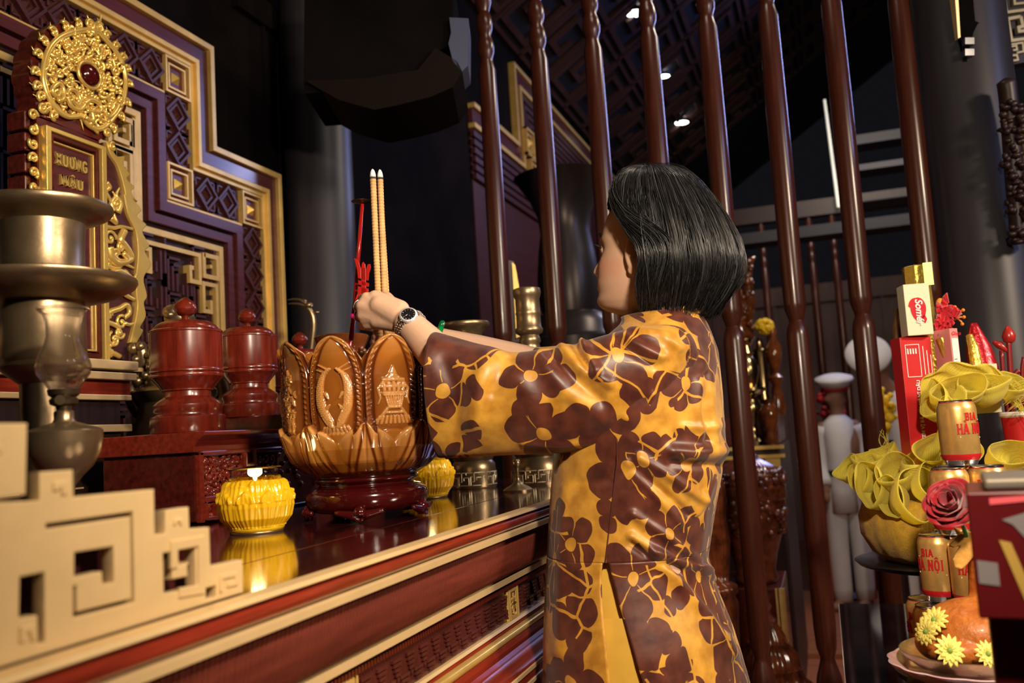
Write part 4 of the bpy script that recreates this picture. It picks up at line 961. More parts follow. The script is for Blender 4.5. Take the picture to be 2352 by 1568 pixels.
# fleshy back of the hand
capsule(bmB, [dh(915, 725, 1.610), dh(870, 702, 1.624)], [.022, .018], 16); capsule(bmB, [dh(912, 738, 1.615), dh(868, 735, 1.630)], [.020, .0165], 16); capsule(bmB, [dh(918, 712, 1.618), dh(862, 685, 1.636)], [.0185, .0150], 16)
# right arm (far)
RS, RE, RW = W(1425, 835, 1.68), dep(1215, 842, 1.76), dep(975, 775, 1.745)
capsule(bmB, [(XW+.06, .28, 1.235), RS], [.050, .036]); capsule(bmB, [RS, RE], [.036, .036]); capsule(bmB, [RE, RE*.5+RW*.5, RW], [.040, .034, .024], 24)
hand_union(bmB, dh(962, 781, 1.738),
           [dh(918, 768, 1.748), dh(914, 782, 1.750), dh(912, 797, 1.748), dh(914, 810, 1.742)],
           [dh(893, 768, 1.738), dh(888, 784, 1.740), dh(888, 799, 1.736), dh(892, 811, 1.730)],
           [dh(870, 770, 1.722), dh(866, 785, 1.722), dh(866, 799, 1.718), dh(870, 810, 1.714)],
           [dh(860, 774, 1.700), dh(857, 787, 1.700), dh(859, 800, 1.698), dh(864, 810, 1.697)],
           [dh(945, 775, 1.715), dh(925, 772, 1.690), dh(908, 774, 1.676), dh(889, 779, 1.668)], (.0086, .009, .0086, .0078))
capsule(bmB, [dh(905, 817, 1.684), dh(925, 808, 1.700), dh(945, 797, 1.72)], [.0085, .0095, .012], 12)
me = union_mesh(bmB, .0025, 3)
co = np.zeros(len(me.vertices)*3); me.vertices.foreach_get('co', co); co = co.reshape(-1, 3)
hx, hy, hz_ = HLoc(co)
lipm = np.exp(-(hx/.027)**4)*(np.exp(-((hz_-.0455)/.0048)**4)+np.exp(-((hz_-.0345)/.0052)**4))*(hy > .080)
blush = .55*np.exp(-((np.abs(hx)-.048)/.02)**2-((hz_-.068)/.018)**2)*(hy > .02)*(np.linalg.norm(co-HC, axis=1) < .3)
tipr = np.zeros(len(co))
for p in (dh(889, 779, 1.668), dh(905, 817, 1.684), dh(857, 787, 1.70), dh(859, 800, 1.698)): tipr = np.maximum(tipr, .6*np.exp(-(np.linalg.norm(co-p, axis=1)/.013)**2))
tone = np.clip(lipm, 0, 1)+np.maximum(blush, tipr)*(lipm < .05)*.45
SKIN = mat('warm_skin', (.62, .36, .235), .45, sss=.12)
nt = SKIN.node_tree; b = nt.nodes['Principled BSDF']; at = nd(nt, 'ShaderNodeAttribute', attribute_name='tone')
rp = nd(nt, 'ShaderNodeValToRGB'); rp.color_ramp.elements[0].color = (.66, .41, .275, 1); rp.color_ramp.elements[1].color = (.48, .055, .045, 1); e = rp.color_ramp.elements.new(.28); e.color = (.66, .30, .20, 1)
nz = nd(nt, 'ShaderNodeTexNoise', Scale=420.0); bp = nd(nt, 'ShaderNodeBump', Strength=.12, Distance=.0006)
nt.links.new(at.outputs['Fac'], rp.inputs[0]); nt.links.new(rp.outputs[0], b.inputs['Base Color']); nt.links.new(nz.outputs[0], bp.inputs['Height']); nt.links.new(bp.outputs[0], b.inputs['Normal'])
mesh_object(me, 'body', SKIN, wm, tone)
# eyes, lashes, brows
EYW = mat('eye_white', (.75, .72, .68), .15, coat=.6); IRIS = mat('dark_iris', (.02, .01, .006), .1, coat=1.0); LASH = mat('black_lash', (.012, .009, .008), .5)
for s in (1, -1):
    m = MB(); m.ball(HW(s*.0305, .0705, .1010), (.0112, .0112, .0070), 20, 14); o = m.build('eye', EYW, wm, smooth=180)
    m = MB(); m.ball(HW(s*.0300, .0800, .1010), (.0050, .0036, .0052), 14, 10); m.build('iris', IRIS, o, smooth=180)
    m = MB()
    for t in np.linspace(-1, 1, 26):
        a = HW(s*(.0305+.0125*t), .0812-.0055*t*t, .1065-.0025*t*t); q = HW(s*(.0305+.0165*t), .0905-.004*t*t, .1060+.0045*(1-abs(t)*.3)); m.tube([a, (a+q)/2-hu*.0012, q], [.0008, .0006, .0003], 4)
    m.tube([HW(s*(.0305+.0135*t), .0815-.0075*t*t, .1068-.0035*t*t) for t in np.linspace(-1, 1, 12)], .0015, 6); m.build('eyelashes', LASH, wm, smooth=0)
    m = MB(); rnd = random.Random(4)
    for t in np.linspace(0, 1, 70):
        x = .012+.040*t; y = .0905-.018*t**2; z = .1235+.006*math.sin(t*2.4)-.004*t; q = rnd.uniform(-.0022, .0022)
        a = HW(s*x, y, z+q); c = HW(s*(x+.006), y-.002-.006*t, z+q*.4+.0018); m.tube([a, c], [.0006, .0003], 4)
    m.build('eyebrow', LASH, wm, smooth=0)
# ---- hair
def shell(phi, z):
    """outer hair surface, local: phi 0 = forward, + = left"""
    zz = [-.030, .010, .03, .06, .10, .14, .18, .205, .225, .240, .247]
    w = np.interp(z, zz, [.082, .090, .099, .1035, .1035, .100, .092, .080, .062, .036, .004])
    yb = np.interp(z, zz, [.104, .122, .138, .146, .140, .127, .107, .090, .068, .038, .004]); yf = np.interp(z, zz, [.05, .055, .06, .066, .070, .070, .065, .063, .054, .036, .004])
    c, s = np.cos(phi), np.sin(phi)
    x = w*s; y = np.where(c > 0, yf*c, yb*c)-.004
    return x, y
rg = np.random.default_rng(11)
NS, NPt = 6000, 20
t = np.linspace(0, 1, NPt)[None]
ph0 = rg.uniform(-PI, PI, NS)[:, None]
aph = np.abs(ph0); sg = np.sign(ph0)
front = (aph < math.radians(62)); temple = (~front) & (aph < math.radians(103))
ph1 = np.where(front | temple, math.radians(1)*(103+rg.uniform(-4, 26, (NS, 1))), aph)
ph1 = np.maximum(ph1, aph)
def sst(a, b_, x): x = np.clip((x-a)/(b_-a), 0, 1); return x*x*(3-2*x)
def edge(z):
    """angle from straight ahead at which the swept-back hair begins, per height"""
    return np.radians(np.interp(z, [-.03, 0, .03, .06, .085, .10, .13, .165, .20, .235, .25], [86, 88, 91, 96, 101, 98, 84, 61, 44, 18, 0]))
fr_t = front | temple
hem = np.where(fr_t, rg.uniform(-.020, .012, (NS, 1)), rg.uniform(-.028, .006, (NS, 1)))
hem = hem+.006*np.clip((math.radians(150)-aph)/.8, 0, 1)
jit = np.radians(22)*rg.random((NS, 1))**1.6
z_c = .2455-(.2455-hem)*np.clip(t*1.02, 0, 1)**1.15
zf0 = .172+.012*rg.random((NS, 1)); up = .234+.010*rg.random((NS, 1))
z_f = np.where(t < .2, zf0+(up-zf0)*sst(0, .2, t), up-(up-hem)*np.clip((t-.2)/.8, 0, 1)**1.25)
isf = front & (rg.random((NS, 1)) < .7)
z = np.where(isf, z_f, z_c)
ed = edge(z)+jit*np.clip((.25-z)/.06, 0, 1)
ed = np.where(isf & (t < .2), 0, ed)
mono = np.maximum.accumulate(np.where(z > .085, ed, 0), axis=1)
phi = np.maximum(aph, np.where(z > .085, ed, np.maximum(ed, 0)))*sg
ap_ = np.abs(phi)
for _ in range(5): ap_[:, 1:-1] = .25*ap_[:, :-2]+.5*ap_[:, 1:-1]+.25*ap_[:, 2:]
phi = ap_*sg
x, y = shell(phi, np.clip(z, -.03, .2468))
clump = .006*np.sin(ph0*19)+.004*np.sin(ph0*43+1.3); dep_ = rg.uniform(-.011, .0035, (NS, 1))+clump*sst(.2, .8, t)
fly = rg.random((NS, 1)) < .035
dep_ = np.where(fly, rg.uniform(.001, .010, (NS, 1))*(.3+t), dep_)
r = np.hypot(x, y)+1e-6; fac = 1+dep_/np.maximum(r, .03)
curl = .020*sst(.86, 1, t)*rg.uniform(.3, 1.3, (NS, 1)); fac = fac-curl/np.maximum(r, .05)
wob = .0016*np.sin(t*rg.uniform(4, 14, (NS, 1))+rg.uniform(0, 6, (NS, 1)))
x = x*fac+wob; y = y*fac+wob*.7
z = z+np.where(fly, .005*np.sin(t*3+ph0*7)*(t < .5)+.001, 0)+dep_*.5*(z > .2)
S = HS(x, y, z)                     # (NS, NPt, 3)
Tn = np.gradient(S, axis=1); Tn /= np.linalg.norm(Tn, axis=2, keepdims=True)+1e-9
A = np.cross(Tn, np.array([.3, .1, .95])); A /= np.linalg.norm(A, axis=2, keepdims=True)+1e-9; Bn = np.cross(Tn, A)
rad = (np.where(fly, .00022, rg.uniform(.00045, .0008, (NS, 1)))*np.interp(t, [0, .1, .8, 1], [.7, 1, 1, .35]))[..., None]
V3 = np.stack([S+rad*(math.cos(a)*A+math.sin(a)*Bn) for a in (0, 2.0944, 4.1888)], 2)   # NS, NPt, 3, 3
idx = np.arange(NS*NPt*3).reshape(NS, NPt, 3); Fs = []
for k in range(3):
    a, b2 = idx[:, :-1, k], idx[:, :-1, (k+1) % 3]; c, d = idx[:, 1:, (k+1) % 3], idx[:, 1:, k]; Fs.append(np.stack([a, b2, c, d], -1).reshape(-1, 4))
Fs = np.concatenate(Fs)
mh = MB(); mh.V.append(V3.reshape(-1, 3)); mh.n = NS*NPt*3; mh.F = Fs.tolist(); mh.M = [0]*len(Fs)
tn = np.repeat((rg.random(NS)**7*.8+.03)[:, None], NPt*3, 1).reshape(-1); mh.A.append(tn)
# dense under-layer: scalp cap and bob mass just inside the strands
pg = np.linspace(math.radians(100), math.radians(260), 60); zg = np.linspace(.004, .2465, 42)
Gd = []
for zz_ in zg:
    xx, yy = shell(pg, zz_); rr = np.hypot(xx, yy); f_ = np.maximum(1-.012/np.maximum(rr, .02), .2); Gd.append(HS(xx*f_, yy*f_, np.full_like(xx, zz_-.006)))
mh.grid(np.array(Gd)); mh.A[-1][:] = .02
Gd = []
for zz_ in np.linspace(.172, .2465, 22):
    pp = np.linspace(-math.radians(105), math.radians(105), 50); xx, yy = shell(pp, zz_); rr = np.hypot(xx, yy); f_ = np.maximum(1-(.014+.012*np.clip((.20-zz_)/.04, 0, 1))/np.maximum(rr, .02), .2); Gd.append(HS(xx*f_, yy*f_, np.full_like(xx, zz_-.006)))
mh.grid(np.array(Gd)); mh.A[-1][:] = .02
Gd = []
for s in (1, -1):
    Gd = []
    for zz_ in np.linspace(.02, .17, 26):
        a0 = math.degrees(edge(zz_))+3; pp = np.radians(np.linspace(a0, 108, 14))*s; xx, yy = shell(pp, zz_); rr = np.hypot(xx, yy); f_ = 1-np.linspace(.024, .014, 14)/rr; Gd.append(HS(xx*f_, yy*f_, np.full_like(xx, zz_)))
    mh.grid(np.array(Gd)); mh.A[-1][:] = .02
HAIR = mat('black_hair', (.012, .010, .010), .27)
nt = HAIR.node_tree; b = nt.nodes['Principled BSDF']; at = nd(nt, 'ShaderNodeAttribute', attribute_name='tone'); rp = nd(nt, 'ShaderNodeValToRGB')
rp.color_ramp.elements[0].color = (.007, .006, .006, 1); rp.color_ramp.elements[1].color = (.085, .085, .092, 1); nt.links.new(at.outputs['Fac'], rp.inputs[0]); nt.links.new(rp.outputs[0], b.inputs['Base Color'])
mh.build('hair', HAIR, wm, smooth=180, att='tone')
# ---- clothes
SILK = bpy.data.materials.new('brown_gold_silk'); SILK.use_nodes = True; MATS['brown_gold_silk'] = SILK
nt = SILK.node_tree; b = nt.nodes['Principled BSDF']; L = nt.links.new
b.inputs['Roughness'].default_value = .42; b.inputs['Sheen Weight'].default_value = .15; b.inputs['Anisotropic'].default_value = .3
tc = nd(nt, 'ShaderNodeTexCoord')
def math_(op, a, b_=None, cl=False):
    n = nd(nt, 'ShaderNodeMath', operation=op); n.use_clamp = cl
    for i, v in enumerate((a, b_)):
        if v is None: continue
        if isinstance(v, (int, float)): n.inputs[i].default_value = v
        else: L(v, n.inputs[i])
    return n.outputs[0]
UVA = nd(nt, 'ShaderNodeAttribute', attribute_name='cloth'); UVV = UVA.outputs['Vector']
nz = nd(nt, 'ShaderNodeTexNoise', Scale=16.0, Detail=2.0); L(UVV, nz.inputs['Vector'])
vm = nd(nt, 'ShaderNodeVectorMath', operation='MULTIPLY_ADD'); L(nz.outputs['Color'], vm.inputs[0]); vm.inputs[1].default_value = (.030, .030, 0); L(UVV, vm.inputs[2])
def sepv(v): n = nd(nt, 'ShaderNodeSeparateXYZ'); L(v, n.inputs[0]); return n.outputs
def flowers(scale, off, npet, r0, dep_, rnd_=1.0, cut=0.0):
    """petalled blossoms scattered one to a cell; returns inside mask, radius, petal phase"""
    mp = nd(nt, 'ShaderNodeMapping'); mp.inputs['Location'].default_value = (off, off*.61, 0); mp.inputs['Scale'].default_value = (scale, scale, scale); L(vm.outputs[0], mp.inputs['Vector'])
    v = nd(nt, 'ShaderNodeTexVoronoi', voronoi_dimensions='2D', Scale=1.0, Randomness=rnd_); L(mp.outputs[0], v.inputs['Vector'])
    d = nd(nt, 'ShaderNodeVectorMath', operation='SUBTRACT'); L(mp.outputs[0], d.inputs[0]); L(v.outputs['Position'], d.inputs[1]); x, y, _ = sepv(d.outputs[0]); cx, cy, cz = sepv(v.outputs['Color'])
    ang = math_('ADD', math_('ARCTAN2', y, x), math_('MULTIPLY', cx, 6.28)); pc_ = math_('ABSOLUTE', math_('COSINE', math_('MULTIPLY', ang, npet/2)))
    R_ = math_('MULTIPLY', math_('ADD', 1-dep_, math_('MULTIPLY', math_('POWER', pc_, .6), dep_)), math_('MULTIPLY', r0, math_('ADD', .72, math_('MULTIPLY', cy, .55))))
    ins = math_('LESS_THAN', v.outputs['Distance'], R_)
    if cut: ins = math_('MULTIPLY', ins, math_('GREATER_THAN', cz, cut))
    return ins, v.outputs['Distance'], pc_, R_
f1, r1, p1_, R1 = flowers(8.2, 0.0, 5, .50, .45); f2, r2, p2_, R2 = flowers(9.5, 3.7, 3, .47, .5, 1.0, .40); f3, r3, p3_, R3 = flowers(15.0, 7.9, 2, .50, .72, 1.0, .45)
brown = math_('MAXIMUM', math_('MAXIMUM', f1, f2), f3)
eye = math_('MULTIPLY', math_('LESS_THAN', r1, .085), f1)
vein = math_('MULTIPLY', math_('MULTIPLY', math_('LESS_THAN', p1_, .10), math_('GREATER_THAN', r1, .10)), f1)
v3 = nd(nt, 'ShaderNodeTexVoronoi', voronoi_dimensions='2D', feature='DISTANCE_TO_EDGE', Scale=15.0); L(vm.outputs[0], v3.inputs['Vector'])
n2 = nd(nt, 'ShaderNodeTexNoise', Scale=6.0, Detail=1.0); L(UVV, n2.inputs['Vector'])
line = math_('MULTIPLY', math_('LESS_THAN', v3.outputs['Distance'], .030), math_('GREATER_THAN', n2.outputs[0], .52))
brown2 = math_('MULTIPLY', brown, math_('SUBTRACT', 1.0, math_('MAXIMUM', math_('MAXIMUM', line, eye), math_('MULTIPLY', vein, math_('GREATER_THAN', n2.outputs[0], .46)))))
def set_cloth(o, fn):
    me_ = o.data; co = np.zeros(len(me_.vertices)*3); me_.vertices.foreach_get('co', co); co = co.reshape(-1, 3)+np.array(wloc(o)); uv = np.zeros_like(co); uv[:, 0], uv[:, 1] = fn(co)
    a_ = me_.attributes.new('cloth', 'FLOAT_VECTOR', 'POINT'); a_.data.foreach_set('vector', uv.reshape(-1)); return o
def tunic_uv(c): return np.arctan2(-(c[:, 0]-XW), c[:, 1]-.315)*.165, c[:, 2]
n3 = nd(nt, 'ShaderNodeTexNoise', Scale=38.0, Detail=4.0); L(tc.outputs['Object'], n3.inputs['Vector'])
cg = nd(nt, 'ShaderNodeValToRGB'); cg.color_ramp.elements[0].color = (.42, .185, .016, 1); cg.color_ramp.elements[1].color = (.64, .33, .040, 1); cg.color_ramp.elements[0].position = .35; cg.color_ramp.elements[1].position = .65; L(n3.outputs[0], cg.inputs[0])
cb = nd(nt, 'ShaderNodeValToRGB'); cb.color_ramp.elements[0].color = (.055, .010, .006, 1); cb.color_ramp.elements[1].color = (.125, .030, .015, 1); cb.color_ramp.elements[0].position = .35; cb.color_ramp.elements[1].position = .68; L(n3.outputs[0], cb.inputs[0])
mx = nd(nt, 'ShaderNodeMixRGB'); L(brown2, mx.inputs[0]); L(cg.outputs[0], mx.inputs[1]); L(cb.outputs[0], mx.inputs[2]); L(mx.outputs[0], b.inputs['Base Color'])
v4 = nd(nt, 'ShaderNodeTexVoronoi', Scale=75.0); L(vm.outputs[0], v4.inputs['Vector']); bp = nd(nt, 'ShaderNodeBump', Strength=.15, Distance=.001); L(v4.outputs['Distance'], bp.inputs['Height']); L(bp.outputs[0], b.inputs['Normal'])
YSILK = mat('yellow_silk', (.72, .42, .06), .38, var=.06, scale=30, sheen=.1)
def seg_dist(px, py, pts):
    d = np.full(px.shape, 1e9)
    for (ax, ay), (bx, by) in zip(pts[:-1], pts[1:]):
        L2 = (bx-ax)**2+(by-ay)**2+1e-9; t = np.clip(((px-ax)*(bx-ax)+(py-ay)*(by-ay))/L2, 0, 1)
        e = .35+.65*np.sin(PI*np.clip(t, .02, .98)) if len(pts) == 2 else 1
        d = np.minimum(d, np.hypot(px-ax-t*(bx-ax), py-ay-t*(by-ay))/e)
    return d
def apply_folds(P, N, folds):
    v = P-CAM; z = v@_f; px = IW/2+FPX*(v@_R)/z; py = IH/2-FPX*(v@_U)/z
    facing = np.clip(-(N*v).sum(-1)/np.linalg.norm(v, axis=-1)+.2, 0, 1)
    D = np.zeros(px.shape)
    for pts, amp, w in folds: D += amp*np.exp(-(seg_dist(px, py, pts)/w)**2)
    return P+N*(D*np.clip(facing*2, 0, 1))[..., None]
def grid_normals(P, closed):
    du = np.gradient(P, axis=1) if not closed else (np.roll(P, -1, 1)-np.roll(P, 1, 1)); dv = np.gradient(P, axis=0)
    N = np.cross(du, dv); return N/(np.linalg.norm(N, axis=-1, keepdims=True)+1e-12)
# tunic: silhouette read at the woman's own depth -> front and back outline per height
FRT = [(1432, 748), (1400, 780), (1340, 850), (1300, 950), (1284, 1050), (1276, 1150), (1271, 1250), (1267, 1350), (1265, 1450), (1264, 1568), (1262, 1700)]
BCK = [(1612, 722), (1628, 752), (1646, 800), (1656, 900), (1662, 1000), (1664, 1040), (1654, 1090), (1636, 1190), (1622, 1285), (1640, 1350), (1680, 1450), (1716, 1568), (1745, 1700)]
fz = np.array([W(*p)[1:] for p in FRT]); bz = np.array([W(*p)[1:] for p in BCK])
def yf_(z): return np.interp(z, fz[::-1, 1], fz[::-1, 0])
def yb_(z): return np.interp(z, bz[::-1, 1], bz[::-1, 0])
BET = math.radians(9)
def half_w(z): return np.interp(z, [.60, .72, .80, .92, 1.0, 1.10, 1.18, 1.23, 1.26, 1.285, 1.305, 1.32, 1.335], [.180, .178, .172, .146, .142, .148, .158, .160, .152, .132, .104, .080, .064])
zN, zS = 1.334, float(W(1447, 1262)[2])
def ring(z, th):
    yf, yb, b_ = yf_(z), yb_(z), half_w(z)
    hh = (yf-yb)/2; c = (yf+yb)/2; be = BET+math.radians(7)
    a_ = math.sqrt(max(.02**2, hh*hh-(b_*math.sin(be))**2))/math.cos(be)
    ct, st = np.cos(th), np.sin(th)
    e = .92
    ly = a_*np.sign(ct)*np.abs(ct)**e; lx = -b_*np.sign(st)*np.abs(st)**e
    return np.stack([XW+lx*math.cos(BET)+ly*math.sin(BET), c+ly*math.cos(BET)-lx*math.sin(BET), np.full_like(th, z)], -1)
def sm1(P, it=6):
    for _ in range(it):
        Q = P.copy(); Q[1:-1] = .25*P[:-2]+.5*P[1:-1]+.25*P[2:]; P = Q
    return P
TF = [([(1545, 1036), (1590, 1040), (1665, 1034)], .010, 15), ([(1545, 1062), (1600, 1070), (1660, 1068)], -.006, 10), ([(1470, 1050), (1540, 1095), (1610, 1145)], .007, 10), ([(1455, 1075), (1520, 1125), (1580, 1180)], -.006, 10), ([(1440, 1060), (1500, 1130), (1560, 1200)], .004, 8),
      ([(1455, 1180), (1520, 1225), (1600, 1285)], .006, 10), ([(1450, 1230), (1500, 1262), (1560, 1292), (1630, 1308)], .007, 9), ([(1450, 1248), (1500, 1285), (1560, 1310)], -.006, 9), ([(1500, 1275), (1570, 1350), (1640, 1430), (1680, 1500)], .009, 14), ([(1540, 1290), (1600, 1360), (1660, 1440)], -.006, 12),
      ([(1590, 780), (1612, 830), (1618, 900)], .004, 10), ([(1628, 860), (1632, 940), (1640, 1010)], .006, 10), ([(1606, 880), (1600, 940), (1610, 1000)], .006, 12), ([(1618, 860), (1616, 940), (1622, 1010)], -.006, 9), ([(1570, 980), (1620, 985), (1655, 975)], .004, 10), ([(1625, 1100), (1615, 1180), (1605, 1260)], .003, 10), ([(1600, 1300), (1640, 1330)], .008, 10),
      ([(1420, 1060), (1400, 1100), (1330, 1110)], -.004, 14), ([(1300, 1120), (1290, 1300), (1285, 1500)], .004, 12), ([(1360, 1200), (1350, 1400), (1345, 1560)], -.003, 20), ([(1640, 1100), (1600, 1180)], .004, 8)]
tun = None
th = np.linspace(0, 2*PI, 260, endpoint=False)
zz = np.linspace(zS, zN, 170); P = sm1(np.array([ring(z, th) for z in zz])); N = -grid_normals(P, True)
if (N[80, 65]@np.array([-1, 0, 0])) < 0: N = -N
m = MB(); P = apply_folds(P, N, TF); m.grid(P, cv=True); TOPROW = P[0].copy()
# lower panels with side slits
def panel(t0f, t1f, n, front):
    R = []
    for z in np.linspace(zS, .60, 110):
        q = (zS-z)/(zS-.60); a = t0f(q); c = t1f(q); R.append(ring(z, np.linspace(a, c, n)))
    R = sm1(np.array(R), 3); Nn = grid_normals(R, False)
    mid = R[50].mean(0); s = np.sign(((R[50, n//2]-np.array([XW, .31, R[50, 0, 2]]))*Nn[50, n//2]).sum()); Nn = Nn*s
    R = apply_folds(R, Nn, TF); aa = np.linspace(t0f(0), t1f(0), n) % (2*PI)
    row = np.stack([np.interp(aa, np.append(th, 2*PI), np.append(TOPROW[:, i], TOPROW[0, i])) for i in range(3)], -1); dl = row-R[0]
    for i_ in range(14): R[i_] += dl*(1-i_/14)
    m.grid(R)
sl = math.radians(97)
panel(lambda q: -sl+.10*q, lambda q: sl-.05-.02*q, 130, True)
panel(lambda q: sl+.02+.36*q**.7, lambda q: 2*PI-sl-.02-.30*q**.7, 130, False)
set_cloth(m.build('tunic', SILK, wm, smooth=180, sol=.0022), tunic_uv)
# yellow trousers
m = MB()
for s in (-1, 1):
    R = []
    for z in np.linspace(.86, .05, 60):
        cx = XW+s*np.interp(z, [.05, .7, .86], [.088, .080, .065]); rx = np.interp(z, [.05, .6, .86], [.088, .088, .090]); ry = np.interp(z, [.05, .6, .86], [.10, .115, .120]); cy = np.interp(z, [.05, .5, .86], [.29, .315, .335])
        t_ = np.linspace(0, 2*PI, 72, endpoint=False); w_ = 1+.02*np.sin(t_*5+z*4)*(1-z); R.append(np.stack([cx+rx*w_*np.cos(t_), cy+ry*w_*np.sin(t_), np.full_like(t_, z)], -1))
    m.loft(R, caps=False)
R = []
for z in np.linspace(.62, 1.02, 40):
    q = ring(z, th)-np.array([XW, (yf_(z)+yb_(z))/2, z]); R.append(q*np.array([.90, .93, 1])+np.array([XW, (yf_(z)+yb_(z))/2, z]))
m.loft(R, caps=False); m.build('trousers', YSILK, wm, smooth=180, label='plain yellow silk trousers seen through the side slit')
# shoes
for s in (-1, 1):
    m = MB(); m.ball((XW+s*.085, .33, .032), (.043, .125, .032), 20, 12); m.build('shoe', DARK, wm, smooth=180)
m = MB(); Ls = []
for z in np.linspace(zS, 1.13, 30): Ls.append(ring(z, np.array([sl-.02, sl]))[0]+np.array([-.0022, 0, 0]))
m.tube(Ls, .0011, 5); m.build('seam', mat('brown_thread', (.06, .012, .008), .6), wm, smooth=180)
# sleeves
def sleeve(stations, X0_, X1_, thick, folds, name, n=140):
    """stations: (top px, bottom px) from the cuff to the shoulder, all on the arm's own plane"""
    st = np.array([(a[0], a[1], c[0], c[1]) for a, c in stations], float)
    sp = smoothpts(st, 10); k = len(sp); R = []
    t_ = np.linspace(0, 2*PI, n, endpoint=False)
    for i, (tx, ty, bx, by) in enumerate(sp):
        q = i/(k-1); X = X0_+(X1_-X0_)*q; A, B_ = onX(tx, ty, X), onX(bx, by, X); c = (A+B_)/2; h = (A-B_)/2; w = np.interp(q, np.linspace(0, 1, len(thick)), thick)
        sx = np.sin(t_); cx_ = np.cos(t_)
        # drop-shaped section: full around the arm at the top, thin at the hanging bottom edge
        wf = w*np.sign(sx)*np.abs(sx)**.85*(1+.25*cx_)
        R.append(c+np.outer(cx_, h)+np.outer(wf, np.array([-1., 0, 0])))
    R = np.array(R); Nn = grid_normals(R, True)
    if (Nn[k//2, n//4]@np.array([-1, 0, 0])) < 0: Nn = -Nn
    R = apply_folds(R, Nn, folds); R = np.concatenate([R, R[-1:].mean(1, keepdims=True)+(R[-1:]-R[-1:].mean(1, keepdims=True))*.5+np.array([.02, 0, 0]), np.repeat(R[-1:].mean(1, keepdims=True), n, 1)+np.array([.03, 0, 0])]); mb = MB(); mb.grid(R, cv=True)
    return set_cloth(mb.build(name, SILK, wm, smooth=180, sol=.0022), lambda c: (c[:, 1]*1.0+(c[:, 0]-X0_)*1.0*(np.abs(c[:, 0]-X0_) > 9)+.37, c[:, 2]+np.where(c[:, 0] > (X0_+X1_)/2, .5, 0)))
SF = [([(1140, 1140), (1141, 1141)], 0, 10), ([(1336, 786), (1350, 815), (1372, 850)], .011, 9), ([(1322, 790), (1335, 820), (1355, 850)], -.010, 9), ([(1290, 800), (1330, 840), (1400, 880)], .008, 12), ([(1270, 815), (1320, 870), (1380, 920)], -.007, 14), ([(1240, 820), (1300, 900), (1380, 960)], .006, 18),
      ([(1435, 775), (1480, 800), (1520, 820)], .007, 10), ([(1420, 785), (1460, 812), (1500, 840)], -.006, 9), ([(1450, 760), (1520, 770), (1560, 800)], .006, 9), ([(1120, 830), (1100, 900), (1095, 960)], .010, 30), ([(1170, 830), (1150, 850), (1130, 900)], -.005, 14), ([(1190, 870), (1230, 930), (1240, 990)], .005, 22), ([(1020, 830), (1050, 900), (1050, 1000)], -.005, 20),
      ([(1200, 1015), (1280, 1022), (1380, 1012)], .004, 7), ([(1440, 960), (1470, 990), (1480, 1010)], .006, 10), ([(1455, 940), (1490, 970)], -.005, 8), ([(1500, 900), (1480, 960)], .005, 9)]
sleeve([((1004, 764), (1012, 1050)), ((1060, 780), (1060, 1049)), ((1120, 797), (1120, 1046)), ((1180, 810), (1180, 1043)), ((1240, 806), (1240, 1041)), ((1290, 796), (1292, 1038)), ((1340, 787), (1345, 1034)), ((1400, 770), (1405, 1028)), ((1450, 757), (1462, 1015)), ((1510, 748), (1515, 985)), ((1560, 752), (1550, 930)), ((1590, 775), (1572, 880)), ((1606, 812), (1594, 850))], 1.398, 1.475, [.058, .064, .070, .072, .060, .022], SF, 'sleeve')
sleeve([((1142, 797), (1150, 1010)), ((1180, 800), (1190, 1010)), ((1250, 798), (1250, 1005)), ((1330, 790), (1330, 1000)), ((1420, 775), (1420, 980)), ((1480, 770), (1480, 930))], 1.70, 1.66, [.050, .056, .06], [], 'sleeve', 80)
# collar
m = MB(); Rg = []
for q in np.linspace(0, 1, 6):
    z = zN-.012+.020*q; t_ = np.linspace(0, 2*PI, 96, endpoint=False); c = np.array([1.553, .236, 0]); rr = .0605-.003*q
    Rg.append(np.stack([c[0]+rr*1.04*np.cos(t_), c[1]+rr*1.1*np.sin(t_), z+.006*-np.sin(t_)], -1))
m.grid(np.array(Rg), cv=True); set_cloth(m.build('collar', SILK, wm, smooth=180, sol=.002), tunic_uv)
# ---- watch, bracelet, rings (worn: parts of her clothing)
fa = LE-LWr; fa /= np.linalg.norm(fa)
STEEL = mat('steel', (.62, .60, .58), .22, 1.0); ROSE = mat('rose_gold', (.72, .42, .30), .25, 1.0); DIAL = mat('dark_watch_dial', (.012, .010, .012), .12, coat=1.0); DIAM = mat('diamond_white', (.9, .9, .95), .1, .6, bump=.6, bscale=900); JADE = mat('green_jade', (.004, .22, .055), .15, coat=.8, var=.5, scale=60)
vdir = (CAM-LWr)/np.linalg.norm(CAM-LWr); nn = vdir-fa*(vdir@fa); nn = nn*.88+np.array([0, 0, .48]); nn -= fa*(nn@fa); nn /= np.linalg.norm(nn); bb = np.cross(fa, nn)
wc = LWr+fa*.006; m = MB(); rw, rh = .0285, .0265
for row, (du, mi) in enumerate(((-.0055, 0), (0, 1), (.0055, 0))):
    for k in range(34):
        an = 2*PI*k/34+(row % 2)*.09
        if abs((an+PI) % (2*PI)-PI) < .50: continue
        p = wc+fa*du+nn*rh*math.cos(an)+bb*rw*math.sin(an); nrm = nn*math.cos(an)+bb*math.sin(an)
        m.ball(p, (.0027, .0026, .0012), 8, 6, mi, rot=np.stack([fa, np.cross(nrm, fa), nrm], 1))
wt = m.build('watch', [STEEL, ROSE], wm, smooth=180, label='steel and rose-gold wristwatch with black dial')
cc = wc+nn*(rh+.001)
